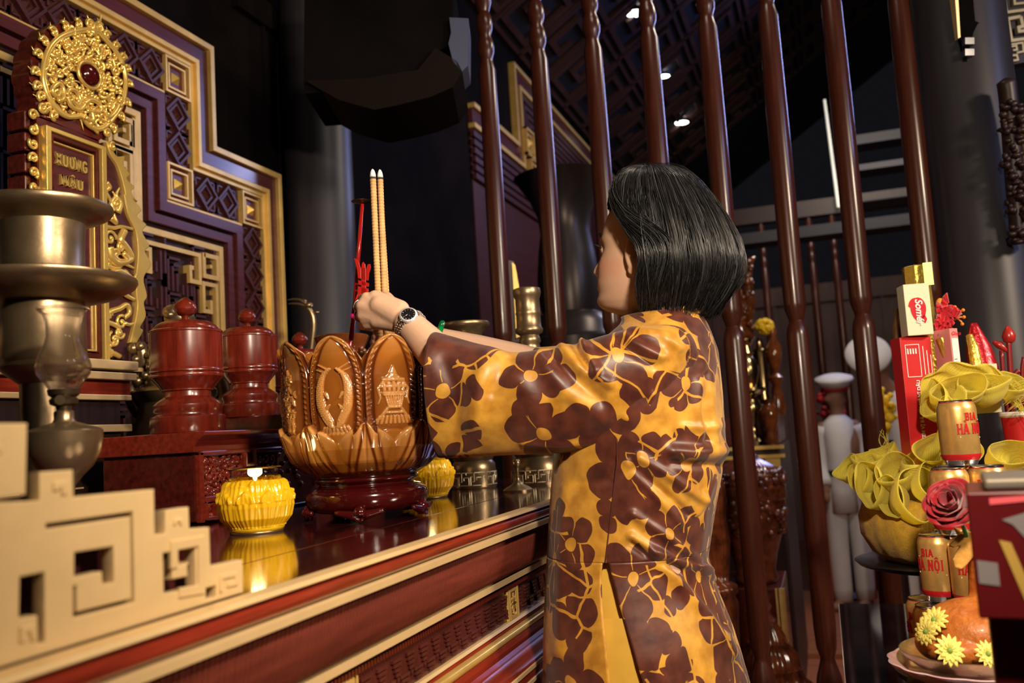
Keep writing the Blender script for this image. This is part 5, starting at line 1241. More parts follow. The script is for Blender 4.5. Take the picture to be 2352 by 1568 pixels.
m = MB(); m.lathe([(.0125, -.003), (.0155, -.002), (.0160, .002), (.0148, .0042), (.0122, .0048)], cc, 48, axis=nn, caps=False); m.build('bezel', DIAM, wt, smooth=60)
m = MB(); m.lathe([(.0, .0030), (.0124, .0036), (.0124, .0040), (0, .0044)], cc, 40, axis=nn); m.build('dial', DIAL, wt, smooth=60)
m = MB()
for k in range(12):
    an = k*PI/6; m.ball(cc+nn*.0044+(fa*math.cos(an)+bb*math.sin(an))*.0098, .0009, 8, 6)
m.tube([cc+nn*.0048, cc+nn*.0048+fa*.006], .0004, 4); m.tube([cc+nn*.0048, cc+nn*.0048+bb*.008], .0004, 4); m.ball(cc+fa*.0005+bb*.0165, .0018, 8, 6); m.build('dial_marker', STEEL, wt, smooth=180)
ra = RE-RW; ra /= np.linalg.norm(ra); rcn = dep(1011, 757, 1.70); 
rcn = RW+ra*max(.02, (rcn-RW)@ra)
a1 = np.cross(ra, [0, 0, 1.]); a1 /= np.linalg.norm(a1); a2 = np.cross(a1, ra)
m = MB(); m.tube([rcn+(a1*math.cos(t_)+a2*math.sin(t_))*.036 for t_ in np.linspace(0, 2*PI, 48, endpoint=False)], .0058, 12, closed=True); m.build('bracelet', JADE, wm, smooth=180, label='green jade bangle on the far wrist')
def finger_ring(p0, p1, r, mt, gem=None, t_=.45):
    p0, p1 = np.asarray(p0), np.asarray(p1); ax = (p1-p0)/np.linalg.norm(p1-p0); c = p0+(p1-p0)*t_; e = np.cross(ax, [0, 0, 1.]); e /= np.linalg.norm(e); g_ = np.cross(ax, e)
    mb = MB(); mb.tube([c+(e*math.cos(a)+g_*math.sin(a))*r for a in np.linspace(0, 2*PI, 32, endpoint=False)], .0013, 8, closed=True); o = mb.build('finger_ring', mt, wm, smooth=180)
    if gem:
        lf = -_R; mb = MB(); mb.ball(c+lf*(r+.0035), (.0048, .0048, .0048), 12, 8); mb.build('gem', gem, o, smooth=180, label='round pink stone')
finger_ring(dh(831, 702, 1.635), dh(822, 704, 1.675), .0112, STEEL); finger_ring(dh(833, 724, 1.637), dh(822, 727, 1.677), .0108, ROSE, mat('pink_ruby', (.55, .01, .16), .1, coat=1.0))
# ================================================================ the hall
def struct(name, mb, m, **kw): return mb.build(name, m, None, kind='structure', **kw)
FLOOR = mat('red_clay_tiles', (.24, .075, .035), .45, var=.25, scale=3)
nt = FLOOR.node_tree; b = nt.nodes['Principled BSDF']; bk_ = nd(nt, 'ShaderNodeTexBrick', Scale=1.0); tc_ = nd(nt, 'ShaderNodeTexCoord'); mp_ = nd(nt, 'ShaderNodeMapping'); mp_.inputs['Scale'].default_value = (2.5, 2.5, 2.5); nt.links.new(tc_.outputs['Object'], mp_.inputs[0]); nt.links.new(mp_.outputs[0], bk_.inputs['Vector'])
bk_.offset = 0; bk_.inputs['Color1'].default_value = (.34, .115, .055, 1); bk_.inputs['Color2'].default_value = (.27, .085, .040, 1); bk_.inputs['Mortar'].default_value = (.06, .03, .02, 1); bk_.inputs['Brick Width'].default_value = 1; bk_.inputs['Row Height'].default_value = 1; bk_.inputs['Mortar Size'].default_value = .012
nt.links.new(bk_.outputs[0], b.inputs['Base Color'])
m = MB(); m.box(-1.2, 3.35, -3.0, 2.0, -.32, -.0); m.box(-1.2, 11.2, -4.0, 3.4, -.42, -.32); struct('floor', m, FLOOR, smooth=0)
WALLM = mat('dark_red_wood_wall', (.022, .009, .008), .42, var=.35, scale=3, stretch=(1, 1, 8)); FARW = mat('far_brown_panelling', (.11, .055, .045), .5, var=.2, scale=2, stretch=(1, 10, 1)); NAVY = mat('dark_roof_boards', (.010, .010, .016), .6, var=.3, scale=2)
m = MB(); m.box(-1.2, 3.3, 1.90, 2.0, 0, 3.6)
for x in np.arange(2.90, 3.3, .14): m.box(x, x+.012, 1.885, 1.905, .9, 2.75)
m.box(2.72, 3.3, 1.87, 1.905, 2.75, 2.85); struct('wall_back', m, mat('black_lacquer_wall', (.007, .005, .005), .7, var=.35, scale=3, ior=1.2), smooth=0)
m = MB(); m.box(3.3, 14.0, 1.95, 2.05, -.32, 4.6); MATS['black_lacquer_wall'].node_tree.nodes['Principled BSDF'].inputs['Specular IOR Level'].default_value = .08
struct('wall_next_bay', m, mat('black_lacquer_wall', (.01, .006, .006), .5), smooth=0)
m = MB(); m.box(10.4, 10.5, -4, 1.95, -.32, 2.55)
for y in np.arange(-1.6, 1.9, .22): m.box(10.36, 10.41, y, y+.03, -.32, 2.4)
m.box(10.33, 10.41, -4, 1.95, 2.35, 2.55); struct('wall_far', m, FARW, smooth=0)
# sloping roof with fret carving beyond the spindle screen
RS_ = .66
nX_ = lambda x, y: onY(x, y, 1.93)
ZR = float(nX_(1172, 143)[2])+.12
def roofz(y): return ZR+(1.95-y)*RS_
m = MB(); nn_ = np.array([0, -RS_, -1.]); nn_ /= np.linalg.norm(nn_); m.add([(3.2, 1.95, roofz(1.95)), (14, 1.95, roofz(1.95)), (14, -3.2, roofz(-3.2)), (3.2, -3.2, roofz(-3.2)), (3.2, 1.95, roofz(1.95)+.08), (14, 1.95, roofz(1.95)+.08), (14, -3.2, roofz(-3.2)+.08), (3.2, -3.2, roofz(-3.2)+.08)], [(0, 1, 2, 3), (7, 6, 5, 4), (0, 4, 5, 1), (1, 5, 6, 2), (2, 6, 7, 3), (3, 7, 4, 0)])
ceil_ = struct('ceiling', m, NAVY, smooth=0)
FRETD = mat('brown_roof_fret', (.060, .026, .022), .45, var=.2, scale=4)
m = MB(); vy = np.array([0, -1, RS_]); vy /= np.linalg.norm(vy); oo = np.array([0, 1.95, roofz(1.95)])
def rs(pts, w=.045): m.prism(strip_poly(pts, w), oo, (1, 0, 0), vy, nn_, 0, .03)
for i in range(13):
    for j in range(6):
        x, y = 3.3+i*.62, .12+j*.60
        rs([(x, y+.5), (x, y), (x+.5, y), (x+.5, y+.42), (x+.14, y+.42), (x+.14, y+.16), (x+.36, y+.16), (x+.36, y+.28)])
        rs([(x-.1, y-.08), (x+.56, y-.08)], .03); rs([(x+.57, y-.08), (x+.57, y+.52)], .03)
m.build('roof_fret', FRETD, ceil_, smooth=0)
m = MB(); m.box(-1.2, 3.2, -3.0, 2.0, 3.4, 3.5); struct('ceiling_front', m, NAVY, smooth=0)
# downlights
LAMPM = mat('lamp_white', (1, 1, 1), .5, emit=(1, .97, .90), estr=9)
for lab, px, py, r in (('nearest and largest round downlight in the dark roof, top of the picture', 1458, 28, .040), ('small round downlight just right of a spindle, middle of the row', 1525, 173, .026), ('farthest round downlight of the row above the woman\'s head', 1565, 280, .032)):
    d = ray(px, py); tt = (1.15-roofz(0))*-1
    s_ = (roofz(0)-.035-CAM[2])/(d[2]+d[1]*RS_); P = CAM+d*s_; k = s_
    t = thing('downlight', lab, 'light', P, 'downlights in the roof')
    m = MB(); m.lathe([(r*k/4.2*1.0, -.012), (r*k/4.2*1.25, -.012), (r*k/4.2*1.3, .02)], P, 32, caps=False); m.build('trim_ring', NAVY, t, smooth=40)
    m = MB(); m.lathe([(.0, -.008), (r*k/4.2, -.008), (r*k/4.2, .012), (0, .012)], P, 32); m.build('lens', LAMPM, t, smooth=40)
# columns
COLM = mat('dark_round_column', (.030, .026, .032), .42, var=.25, scale=2, stretch=(8, 8, 1))
pc = onX(2232, 300, 3.05); m = MB(); m.lathe([(.150, -.0), (.150, .12), (.132, .16), (.132, 3.4)], (3.05, pc[1], 0), 64); m.build('round_column', COLM, None, kind='structure', label='dark round column at the right end of the spindle screen', cat='column')
pc2 = onX(706, 500, 3.02); m = MB(); m.lathe([(.15, 0), (.15, .1), (.128, .14), (.128, 3.4)], (3.02, min(1.74, pc2[1]), 0), 64); m.build('round_column', COLM, None, kind='structure', label='dark round column between altar backdrop and spindle screen', cat='column')
# spindle screen
def baluster(P, lab, scale=1.0):
    t = thing('turned_spindle', lab, 'spindle', (P[0], P[1], P[2]), 'turned spindles of the near screen' if P[0] < 5 else 'turned spindles of the far screen')
    r = .034
    lo_ = [(.030, .10), (.030, .16), (.022, .19), (.020, .21), (.040, .26), (.044, .31), (.036, .36), (.024, .40), (.021, .415), (.030, .445), (.033, .50)]
    m = MB(); m.lathe([(a, z+P[2]) for a, z in lo_]+[(r+.001, P[2]+1.0), (r, P[2]+1.40), (.031, P[2]+1.422), (.024, P[2]+1.438), (.022, P[2]+1.446)], (P[0], P[1], 0), 28); m.build('lower_shaft', BARM, t, smooth=35)
    up_ = [(.022, 1.446), (.0235, 1.452), (.033, 1.485), (.034, 1.50), (.034, 2.0), (.031, 2.447), (.024, 2.475), (.022, 2.49), (.029, 2.51), (.031, 2.535), (.028, 2.555), (.021, 2.575), (.028, 2.60), (.030, 2.625), (.027, 2.645), (.020, 2.665), (.030, 2.70), (.031, 2.74), (.022, 2.77), (.03, 2.80), (.03, 2.9)]
    m = MB(); m.lathe([(a, z+P[2]) for a, z in up_], (P[0], P[1], 0), 28); m.build('upper_shaft', BARM, t, smooth=35)
    return t
names = ['first turned spindle from the left, before the dark doorway', 'second turned spindle from the left, just right of the gold-edged panel', 'third turned spindle, before the dark trumpet urn', 'fourth turned spindle from the left, its foot hidden by the woman\'s head', 'fifth turned spindle, rising right behind the woman\'s hair', 'sixth turned spindle, first one wholly clear of the woman', 'seventh turned spindle, left of the offering basket', 'eighth turned spindle, nearest the round column on the right']
sp0 = None
for k, nm_ in enumerate(names):
    Y = 1.029-.1953*k
    if sp0 is None: sp0 = baluster((3.0, Y, 0), nm_)
    else:
        c = copy_tree(sp0); c.location = (3.0, Y, 0); c['label'] = nm_
m = MB(); m.box(2.95, 3.05, -.46, 1.30, 2.88, 3.02); m.build('trim_1', DARK, None, kind='structure', bev=.006); m = MB(); m.box(2.94, 3.06, -.46, 1.30, 0.001, .105); m.build('trim_2', BARM, None, kind='structure', bev=.006)
fs = None
for px, nm_ in ((1768, 'thin distant spindle left of the sixth near spindle'), (1880, 'thin distant spindle in the middle of the gap by the white-clad guard'), (1934, 'thin distant spindle with a bright lit face, close to the seventh near spindle')):
    P = onX(px, 750, 8.3); P = (8.3, P[1], -.02)
    if fs is None: fs = baluster(P, nm_)
    else: c = copy_tree(fs); c.location = (fs.location[0], P[1], fs.location[2]); c['label'] = nm_
m = MB(); m.box(8.24, 8.36, -1.6, 1.8, -.32, .10); m.build('trim_3', BARM, None, kind='structure')
m = MB(); m.box(8.24, 8.36, -1.6, 1.8, 2.86, 3.0); m.build('trim_4', DARK, None, kind='structure')
# backdrop panel of the next bay
YN = 1.93
def nX(x, y): p = onY(x, y, YN); return (float(p[0]), float(p[2]))
ax, az = nX(1172, 143); bx_, bz_ = nX(1181, 325)
pth = [(ax-.9, bz_), (ax, bz_), (ax, az), (ax+5, az)]   # inside is to the right walking this way
npn = thing('carved_wall_panel', 'distant gold-lined stepped backdrop seen between the first three spindles', 'panel', (ax+1.5, YN, .6))
def nb(name, d0, d1, t, mt, label=None):
    mb = MB(); A = offset_path(pth, d0); B_ = offset_path(pth, d1); mb.prism([tuple(p) for p in A]+[tuple(p) for p in B_[::-1]], (0, YN+.02, 0), (1, 0, 0), (0, 0, 1), (0, -1, 0), 0, t); return mb.build(name, mt, npn, smooth=0, label=label)
nb('gold_border', 0, .03, .05, GOLD); nb('flat_border', .03, .13, .03, PURP); nb('gold_border', .13, .16, .045, GOLD)
for k in range(6): nb('reeded_border', .18+k*.055, .215+k*.055, .035, CARVE)
nb('field', .16, 1.6, .008, CARVE)
for px, py in ((1206, 332), (1218, 400)):
    cx, cz = nX(px, py); g_ = MB(); o_ = .10
    for rr, w_, t_ in ((.105, .018, .05), (.07, .014, .04)):
        for (dx0, dx1, dz0, dz1) in ((-rr, rr, rr-w_, rr), (-rr, rr, -rr, -rr+w_), (-rr, -rr+w_, -rr, rr), (rr-w_, rr, -rr, rr)): g_.box(cx+dx0, cx+dx1, YN-t_, YN, cz+dz0, cz+dz1)
    pyr_ = [(cx-.035, YN-.03, cz-.035), (cx+.035, YN-.03, cz-.035), (cx+.035, YN-.03, cz+.035), (cx-.035, YN-.03, cz+.035), (cx, YN-.06, cz)]
    g_.add(pyr_, [(0, 1, 4), (1, 2, 4), (2, 3, 4), (3, 0, 4), (0, 3, 2, 1)]); g_.build('rosette', GOLD, npn, smooth=0)
# dark carved bracket above, at the left
br = thing('carved_beam_bracket', 'nearly black carved beam end hanging in front of the left column', 'bracket', dep(880, 120, 2.75))
def bq(x, y): return dep(x, y, 2.7)
def slab(name, pts, d0, d1, mt, par, label=None, bev=0.0):
    q = [dep(x, y, d0) for x, y in pts]; dirv = np.array([math.cos(AZ), math.sin(AZ), 0.]); n = len(q); mb = MB()
    V = q+[p+dirv*(d1-d0) for p in q]; mb.add(V, [list(range(n))[::-1], list(range(n, 2*n))]+[(i, (i+1) % n, n+(i+1) % n, n+i) for i in range(n)])
    return mb.build(name, mt, par, smooth=30, label=label, bev=bev)
BLK = mat('black_brown_wood', (.005, .004, .004), .6, var=.3, scale=4, ior=1.12)
BLK.node_tree.nodes['Principled BSDF'].inputs['Specular IOR Level'].default_value = .05
slab('beam_end', [(700, -60), (1040, -60), (1040, 100), (1000, 120), (980, 160), (900, 200), (700, 215), (697, 190)], 2.62, 2.9, BLK, br)
slab('lobe', [(700, 185), (780, 230), (860, 252), (920, 240), (990, 222), (1040, 200), (1062, 165), (1050, 140), (1000, 110), (960, 160), (840, 180)], 2.60, 2.9, mat('very_dark_wood', (.008, .005, .004), .6, ior=1.1), br)
slab('scroll_face', [(1032, 40), (1076, 42), (1075, 150), (1060, 165), (1040, 140), (1030, 100), (1036, 75)], 2.60, 2.74, mat('slate_lacquer', (.05, .058, .11), .35, coat=.3), br, 'slate-blue end face of the scroll')
# large dark trumpet urn behind the screen
P = dep(1316, 800, 4.3); k = 4.3/FPX
ur = thing('trumpet_urn', 'huge dark bronze urn with flared lip behind the third spindle', 'urn', (P[0], P[1], -.319))
m = MB(); yb = 800; zb_ = P[2]
m.lathe([(a*k, zb_+.319+(yb-y)*k) for a, y in [(110, 800), (112, 780), (96, 770), (94, 745), (84, 735), (80, 725), (66, 718), (70, 690), (72, 640), (66, 580), (58, 530), (62, 490), (78, 450), (100, 415), (112, 398), (108, 396), (90, 420), (60, 480), (50, 530)]], (P[0], P[1], -.319), 64); m.build('urn_body', mat('dark_bronze_urn', (.045, .035, .032), .34, .5), ur, smooth=60)
m = MB(); m.lathe([(.22, 0), (.25, .01), (.25, zb_+.319-.02), (.20, zb_+.319)], (P[0], P[1], -.319), 48); m.build('pedestal', DARK, ur, smooth=40)
# gold-edged panel between the first two spindles
ge = thing('gilt_edged_panel', 'slim carved panel with gold edge standing between first and second spindle', 'panel', (*dep(1190, 900, 3.5)[:2], 0))
slab('panel_body', [(1168, 597), (1180, 600), (1190, 680), (1198, 790), (1170, 790)], 3.42, 3.5, CARVE, ge)
slab('gold_edge', [(1176, 602), (1183, 608), (1196, 680), (1200, 770), (1186, 776), (1181, 690)], 3.39, 3.45, GOLD, ge)
slab('panel_post', [(1170, 785), (1200, 785), (1250, 1690), (1215, 1690)], 3.42, 3.48, DARK, ge)
# things on the right: key-fret board, bracket, carved post
kf = thing('trim_9', None, None, dep(2320, 145, 3.3), kind='structure')
CREAM = mat('pale_gold_edge', (.72, .62, .38), .4, .3)
slab('board', [(2235, -560), (2420, -560), (2420, 130), (2305, 152)], 3.30, 3.36, mat('night_blue_board', (.018, .018, .035), .4), kf)
def ks(pts, w):
    sp_ = strip_poly(pts, w); return sp_
m = MB(); ux = _R.copy(); ux[2] = 0; ux /= np.linalg.norm(ux); vv = np.array([0, 0, 1.]); o0 = dep(2300, 100, 3.28); ww = np.cross(ux, vv)
def kp(x, y): d = dep(x, y, 3.28)-o0; return (float(d@ux), float(d@vv))
for pts, w in (([(2290, -40), (2302, 100)], .030), ([(2306, -40), (2312, 28), (2400, 16)], .010), ([(2330, -40), (2332, 8), (2400, 0)], .008), ([(2344, 38), (2314, 44), (2320, 96), (2400, 84)], .011), ([(2344, 38), (2348, 62), (2338, 64), (2339, 74), (2370, 70)], .011), ([(2300, 108), (2306, 146), (2332, 142), (2330, 130), (2314, 133), (2312, 112), (2330, 108), (2331, 118), (2322, 119)], .006), ([(2300, 108), (2345, 101), (2346, 122), (2330, 125)], .006)):
    m.prism(strip_poly([kp(*p) for p in pts], w), o0, ux, vv, ww, -.008, .012)
m.build('gold_fret', CREAM, kf, smooth=0)
ht = thing('hanging_bracket', 'small dark stepped bracket hung on the round column', 'bracket', dep(2228, 130, 2.72))
slab('bracket_body', [(2205, -40), (2232, -40), (2240, 48), (2250, 52), (2240, 92), (2236, 145), (2214, 140), (2206, 90)], 2.70, 2.78, BLK, ht); slab('bracket_strip', [(2191, -40), (2199, -40), (2206, 85), (2201, 88)], 2.70, 2.74, GOLDP, ht)
for y_ in (86, 112): slab('bracket_end', [(2217, y_), (2238, y_), (2238, y_+15), (2217, y_+15)], 2.68, 2.71, mat('slate_lacquer', (.10, .11, .17), .35), ht)
cpst = thing('carved_post', 'knobbly dark carved post at the right edge beside the column', 'post', dep(2340, 560, 2.62))
m = MB(); rnd = random.Random(9)
cv = [dep(2310, 180, 2.6), dep(2318, 240, 2.6), dep(2330, 400, 2.6), dep(2345, 560, 2.6)]; m.tube(smoothpts(cv, 6), [.008]+[.026]*18, 12)
for i in range(150):
    t_ = rnd.random(); P = np.array(cv[1])+(np.array(cv[3])-np.array(cv[1]))*t_+np.array([rnd.uniform(-.02, .02), rnd.uniform(-.028, .028), 0]); m.ball(P-np.array([.02, 0, 0]), (.012, rnd.uniform(.008, .014), rnd.uniform(.006, .012)), 8, 6)
m.build('post', WALLM, cpst, smooth=180)
slab('gold_edge', [(2352, 250), (2362, 250), (2372, 460), (2360, 460)], 2.66, 2.70, GOLD, cpst)
# beams of the far hall
for lab, (x0, y0, x1, y1), D in (('trim_5', (1945, 418, 2180, 470), 6.4), ('trim_6', (1950, 352, 2120, 385), 7.0), ('trim_7', (1940, 296, 2110, 318), 7.6), ('trim_8', (1700, 500, 2180, 540), 7.2)):
    A, B_ = dep(x0, y1, D), dep(x1, y0, D); m = MB(); m.box(A[0]-.05, A[0]+.2, min(A[1], B_[1]), max(A[1], B_[1]), min(A[2], B_[2])-.02*0, max(A[2], B_[2])-.12); m.build(lab, mat('grey_blue_beam', (.016, .016, .022), .6), None, kind='structure')
A, B_ = dep(1888, 230, 7.9), dep(1902, 480, 7.9); m = MB(); m.prism([(.01, 0), (.025, 0), (.058, -.95), (.036, -.95)], A, ux, vv, ww, 0, .02); m.build('pale_strip_1', mat('lit_gap', (1, 1, .9), .5, emit=(.95, 1, .85), estr=.3), None, kind='structure')  # narrow pale upright strip with its own emission
# ---- second altar beyond the screen
sa = thing('altar_chest', 'distant brown altar chest with two gold lines behind the fifth and sixth spindles', 'altar', (*dep(1735, 1300, 5.1)[:2], -.319))
c0, c1 = dep(1690, 1020, 5.0), dep(1800, 1020, 5.0)
CF = 4.78; m = MB(); m.box(CF, 6.15, c1[1], 1.4, -.319, 1.0); m.build('chest_body', DARK, sa, smooth=0, bev=.01)
m = MB(); y1 = dep(1790, 960, 5.2)[1]; m.box(5.16, 6.1, y1, y1+.55, 1.0005, dep(1780, 952, 5.2)[2]); m.build('chest_step', WOOD, sa, smooth=0, bev=.008)
for yy in (1022, 1041):
    z = dep(1760, yy, 4.95)[2]; m = MB(); m.box(CF-.02, CF+.01, c1[1]-.02, 1.4, z-.009, z+.009); m.build('gold_line', GOLDB, sa, smooth=0)
m = MB(); z = dep(1785, 1058, 4.93)[2]; q = dep(1785, 1058, 4.93); m.box(CF-.03, CF+.01, q[1]-.035, q[1]+.035, z-.03, z+.03); m.build('gold_square', GOLD, sa, smooth=0)
zs = dep(1740, 985, 5.0)[2]
def lth(par, name, px, yb, D, prof, mt, sm=50, z=None, **kw):
    P = dep(px, yb, D); 
    if z is not None: P[2] = z
    m = MB(); k = D/FPX; m.lathe([(r*k, (yb-y)*k) for r, y in prof], P, 40); return m.build(name, mt, par, smooth=sm, **kw)
ztop2 = float(dep(1780, 952, 5.2)[2])+.0006
SHB = mat('shiny_brass', (.50, .36, .17), .2, 1.0)
def std(name, lab, cat, px, D, z, parts, grp=None):
    P = dep(px, 950, D); P[2] = z; t = thing(name, lab, cat, P, grp); k = D/FPX
    yb = max(y for _, y in parts[0][1])
    for nm_, pf, mt in parts:
        m = MB(); m.lathe([(r*k, (yb-y)*k) for r, y in pf], P, 40); m.build(nm_, mt, t, smooth=50)
    return t
std('far_candlestick', 'distant brass candlestick with wide dish, hard by the fifth spindle', 'candlestick', 1727, 5.0, 1.0006, [('base', [(26, 1010), (28, 1000), (12, 985), (10, 960), (18, 945), (22, 925), (18, 905), (8, 895)], SHB), ('drip_dish', [(8, 896), (28, 892), (36, 884), (35, 878), (12, 884)], SHB), ('stem', [(12, 884), (20, 860), (24, 835), (20, 815), (12, 805), (17, 798), (12, 788), (8, 780), (14, 772), (14, 765)], SHB)], 'brass candlesticks on the distant altar')
ft = std('far_candlestick', 'distant brass candlestick holding a yellow flower head', 'candlestick', 1757, 5.5, ztop2, [('stem', [(24, 950), (22, 930), (14, 900), (17, 850), (16, 815), (18, 800), (12, 795), (9, 780), (4, 770)], SHB)], 'brass candlesticks on the distant altar')
YEL = mat('yellow_petals', (.85, .55, .02), .6, var=.15, scale=30)
fl = thing('flower_bunch', 'round yellow flower head on top of the distant brass candlestick', 'flower', dep(1755, 775, 5.5)); m = MB(); rnd = random.Random(1); c = dep(1755, 750, 5.5)
for i in range(70):
    v = np.random.normal(size=3); v /= np.linalg.norm(v); m.ball(c+v*np.array([.035, .045, .038]), .016, 8, 6)
m.build('petals', YEL, fl, smooth=180)
dv = thing('dragon_vase', 'tall glossy brown dragon-handled vase behind the woman\'s hair', 'vase', (*dep(1700, 800, 5.78)[:2], ztop2))
lth(dv, 'vase_body', 1702, 800, 5.78, [(20, 950), (26, 940), (14, 925), (20, 900), (28, 840), (20, 800), (34, 778), (32, 766), (22, 752), (28, 720), (28, 690), (22, 670)], GLAZED)
m = MB(); m.tube([dep(x, y, 5.76) for x, y in ((1718, 750), (1722, 690), (1716, 640), (1722, 598), (1734, 590))], [.03, .035, .03, .025, .01], 10); rnd = random.Random(6)
for i in range(60): m.ball(dep(rnd.uniform(1690, 1732), rnd.uniform(600, 770), 5.74), rnd.uniform(.01, .022), 8, 6)
m.build('dragon_handle', GLAZED, dv, smooth=180)
for lab, px, y0, y1, z in (('small distant brown glazed vase below the candlestick dish', 1766, 930, 880, 1.0), ('slim distant brown glazed ewer at the right end of the altar', 1790, 870, 770, 1.0)):
    t = std('far_vase', lab, 'vase', px, 4.9 if px < 1770 else 5.5, ztop2 if px > 1770 else 1.0006, [('vase_body', [(14, 985), (18, 975), (10, 960), (20, 930), (22, 910), (12, 890), (20, 880)] if px < 1770 else [(14, 965), (16, 940), (8, 900), (18, 880), (6, 870), (16, 840), (18, 810), (8, 790), (10, 770), (2, 760)], GLAZED)], 'small vases on the distant altar')
# big glazed jars beyond the screen
JG = mat('mottled_brown_jar_glaze', (.17, .042, .014), .10, coat=1.0, var=.6, scale=22)
P = dep(1738, 1335, 4.05); jr = thing('lidded_jar', 'big glossy brown ceramic jar with domed ribbed lid behind the fifth spindle', 'jar', P)
k = 4.05/FPX
def jl(par, nm_, pf, yb, P, k, ribs=0, amp=.0, mt=JG):
    m = MB(); rf = (lambda th, h: 1+amp*np.cos(th*ribs)) if ribs else None; m.lathe([(r*k, (yb-y)*k) for r, y in pf], P, 160 if ribs else 56, rfun=rf); return m.build(nm_, mt, par, smooth=70)
jl(jr, 'jar_body', [(46, 1335), (50, 1325), (44, 1310), (52, 1270), (68, 1220), (78, 1180), (80, 1160), (79, 1150)], 1335, P, k)
jl(jr, 'jar_rim', [(80, 1150), (84, 1145), (82, 1138), (84, 1132), (81, 1126), (84, 1120), (80, 1114)], 1335, P, k)
jl(jr, 'jar_lid', [(80, 1114), (80, 1106), (74, 1090), (62, 1074), (44, 1062), (30, 1056), (26, 1048), (14, 1040), (0, 1036)], 1335, P, k, 40, .02)
m = MB(); rnd = random.Random(12)
for i in range(180):
    a_ = math.pi+rnd.uniform(-1.7, 1.7); y_ = rnd.choice((rnd.uniform(1150, 1230), rnd.uniform(1085, 1110))); r_ = np.interp(y_, [1080, 1100, 1114, 1150, 1180, 1230], [70, 79, 80, 80, 78, 66])*k; m.ball((P[0]+r_*math.cos(a_), P[1]+r_*math.sin(a_), P[2]+(1335-y_)*k), rnd.uniform(.008, .02), 8, 6)
m.build('relief_garland', JG, jr, smooth=180)
pd = thing('jar_pedestal', 'tall dark red box pedestal with gold edge under the big lidded jar', 'pedestal', (P[0], P[1], -.319))
m = MB(); m.box(P[0]-.16, P[0]+.3, P[1]-.115, P[1]+.3, -.319, P[2]-.001); m.build('pedestal_box', WOOD, pd, smooth=0, bev=.006)
m = MB(); m.box(P[0]-.168, P[0]-.15, P[1]-.125, P[1]-.10, -.319, P[2]-.002); m.box(P[0]-.168, P[0]-.15, P[1]-.094, P[1]-.086, -.319, P[2]-.002); m.build('gold_edge', GOLD, pd, smooth=0)
P = dep(1775, 1600, 3.62); P[2] = -.319; k = 3.62/FPX; yb = proj(P)[1]
pj = thing('pagoda_lid_jar', 'amber ribbed jar with tall pagoda-shaped lid low behind the fifth spindle', 'jar', P)
jl(pj, 'jar_body', [(70, yb), (74, yb-20), (60, yb-60), (90, yb-150), (100, yb-190)], yb, P, k); jl(pj, 'lid_tier', [(100, yb-190), (98, 1590), (74, 1568), (66, 1545), (70, 1540)], yb, P, k, 22, .06); jl(pj, 'lid_tier', [(66, 1542), (60, 1510), (44, 1490), (46, 1484)], yb, P, k, 18, .06); jl(pj, 'lid_tier', [(42, 1486), (38, 1470), (22, 1440), (22, 1436)], yb, P, k, 14, .06); jl(pj, 'finial', [(20, 1436), (12, 1425), (10, 1415), (15, 1405), (10, 1395), (13, 1385), (8, 1372), (0, 1360)], yb, P, k)
P = dep(1652, 1520, 3.36); P[2] = -.319; k = 3.36/FPX*.9; yb = 1070+(1.15-P[2])/k*0+ (dep(1652,1070,3.36)[2]-P[2])/k
bj = thing('lidded_jar', 'dark ornate glazed jar half hidden between the woman and the fifth spindle', 'jar', P)
jl(bj, 'jar_body', [(50, yb), (54, yb-20), (44, yb-60), (56, 1460), (60, 1420), (52, 1400), (60, 1392), (60, 1375), (40, 1366), (44, 1330), (52, 1260), (46, 1200), (52, 1160)], yb, P, k, 24, .03); jl(bj, 'jar_lid', [(52, 1160), (50, 1120), (34, 1090), (10, 1070)], yb, P, k, 24, .03)
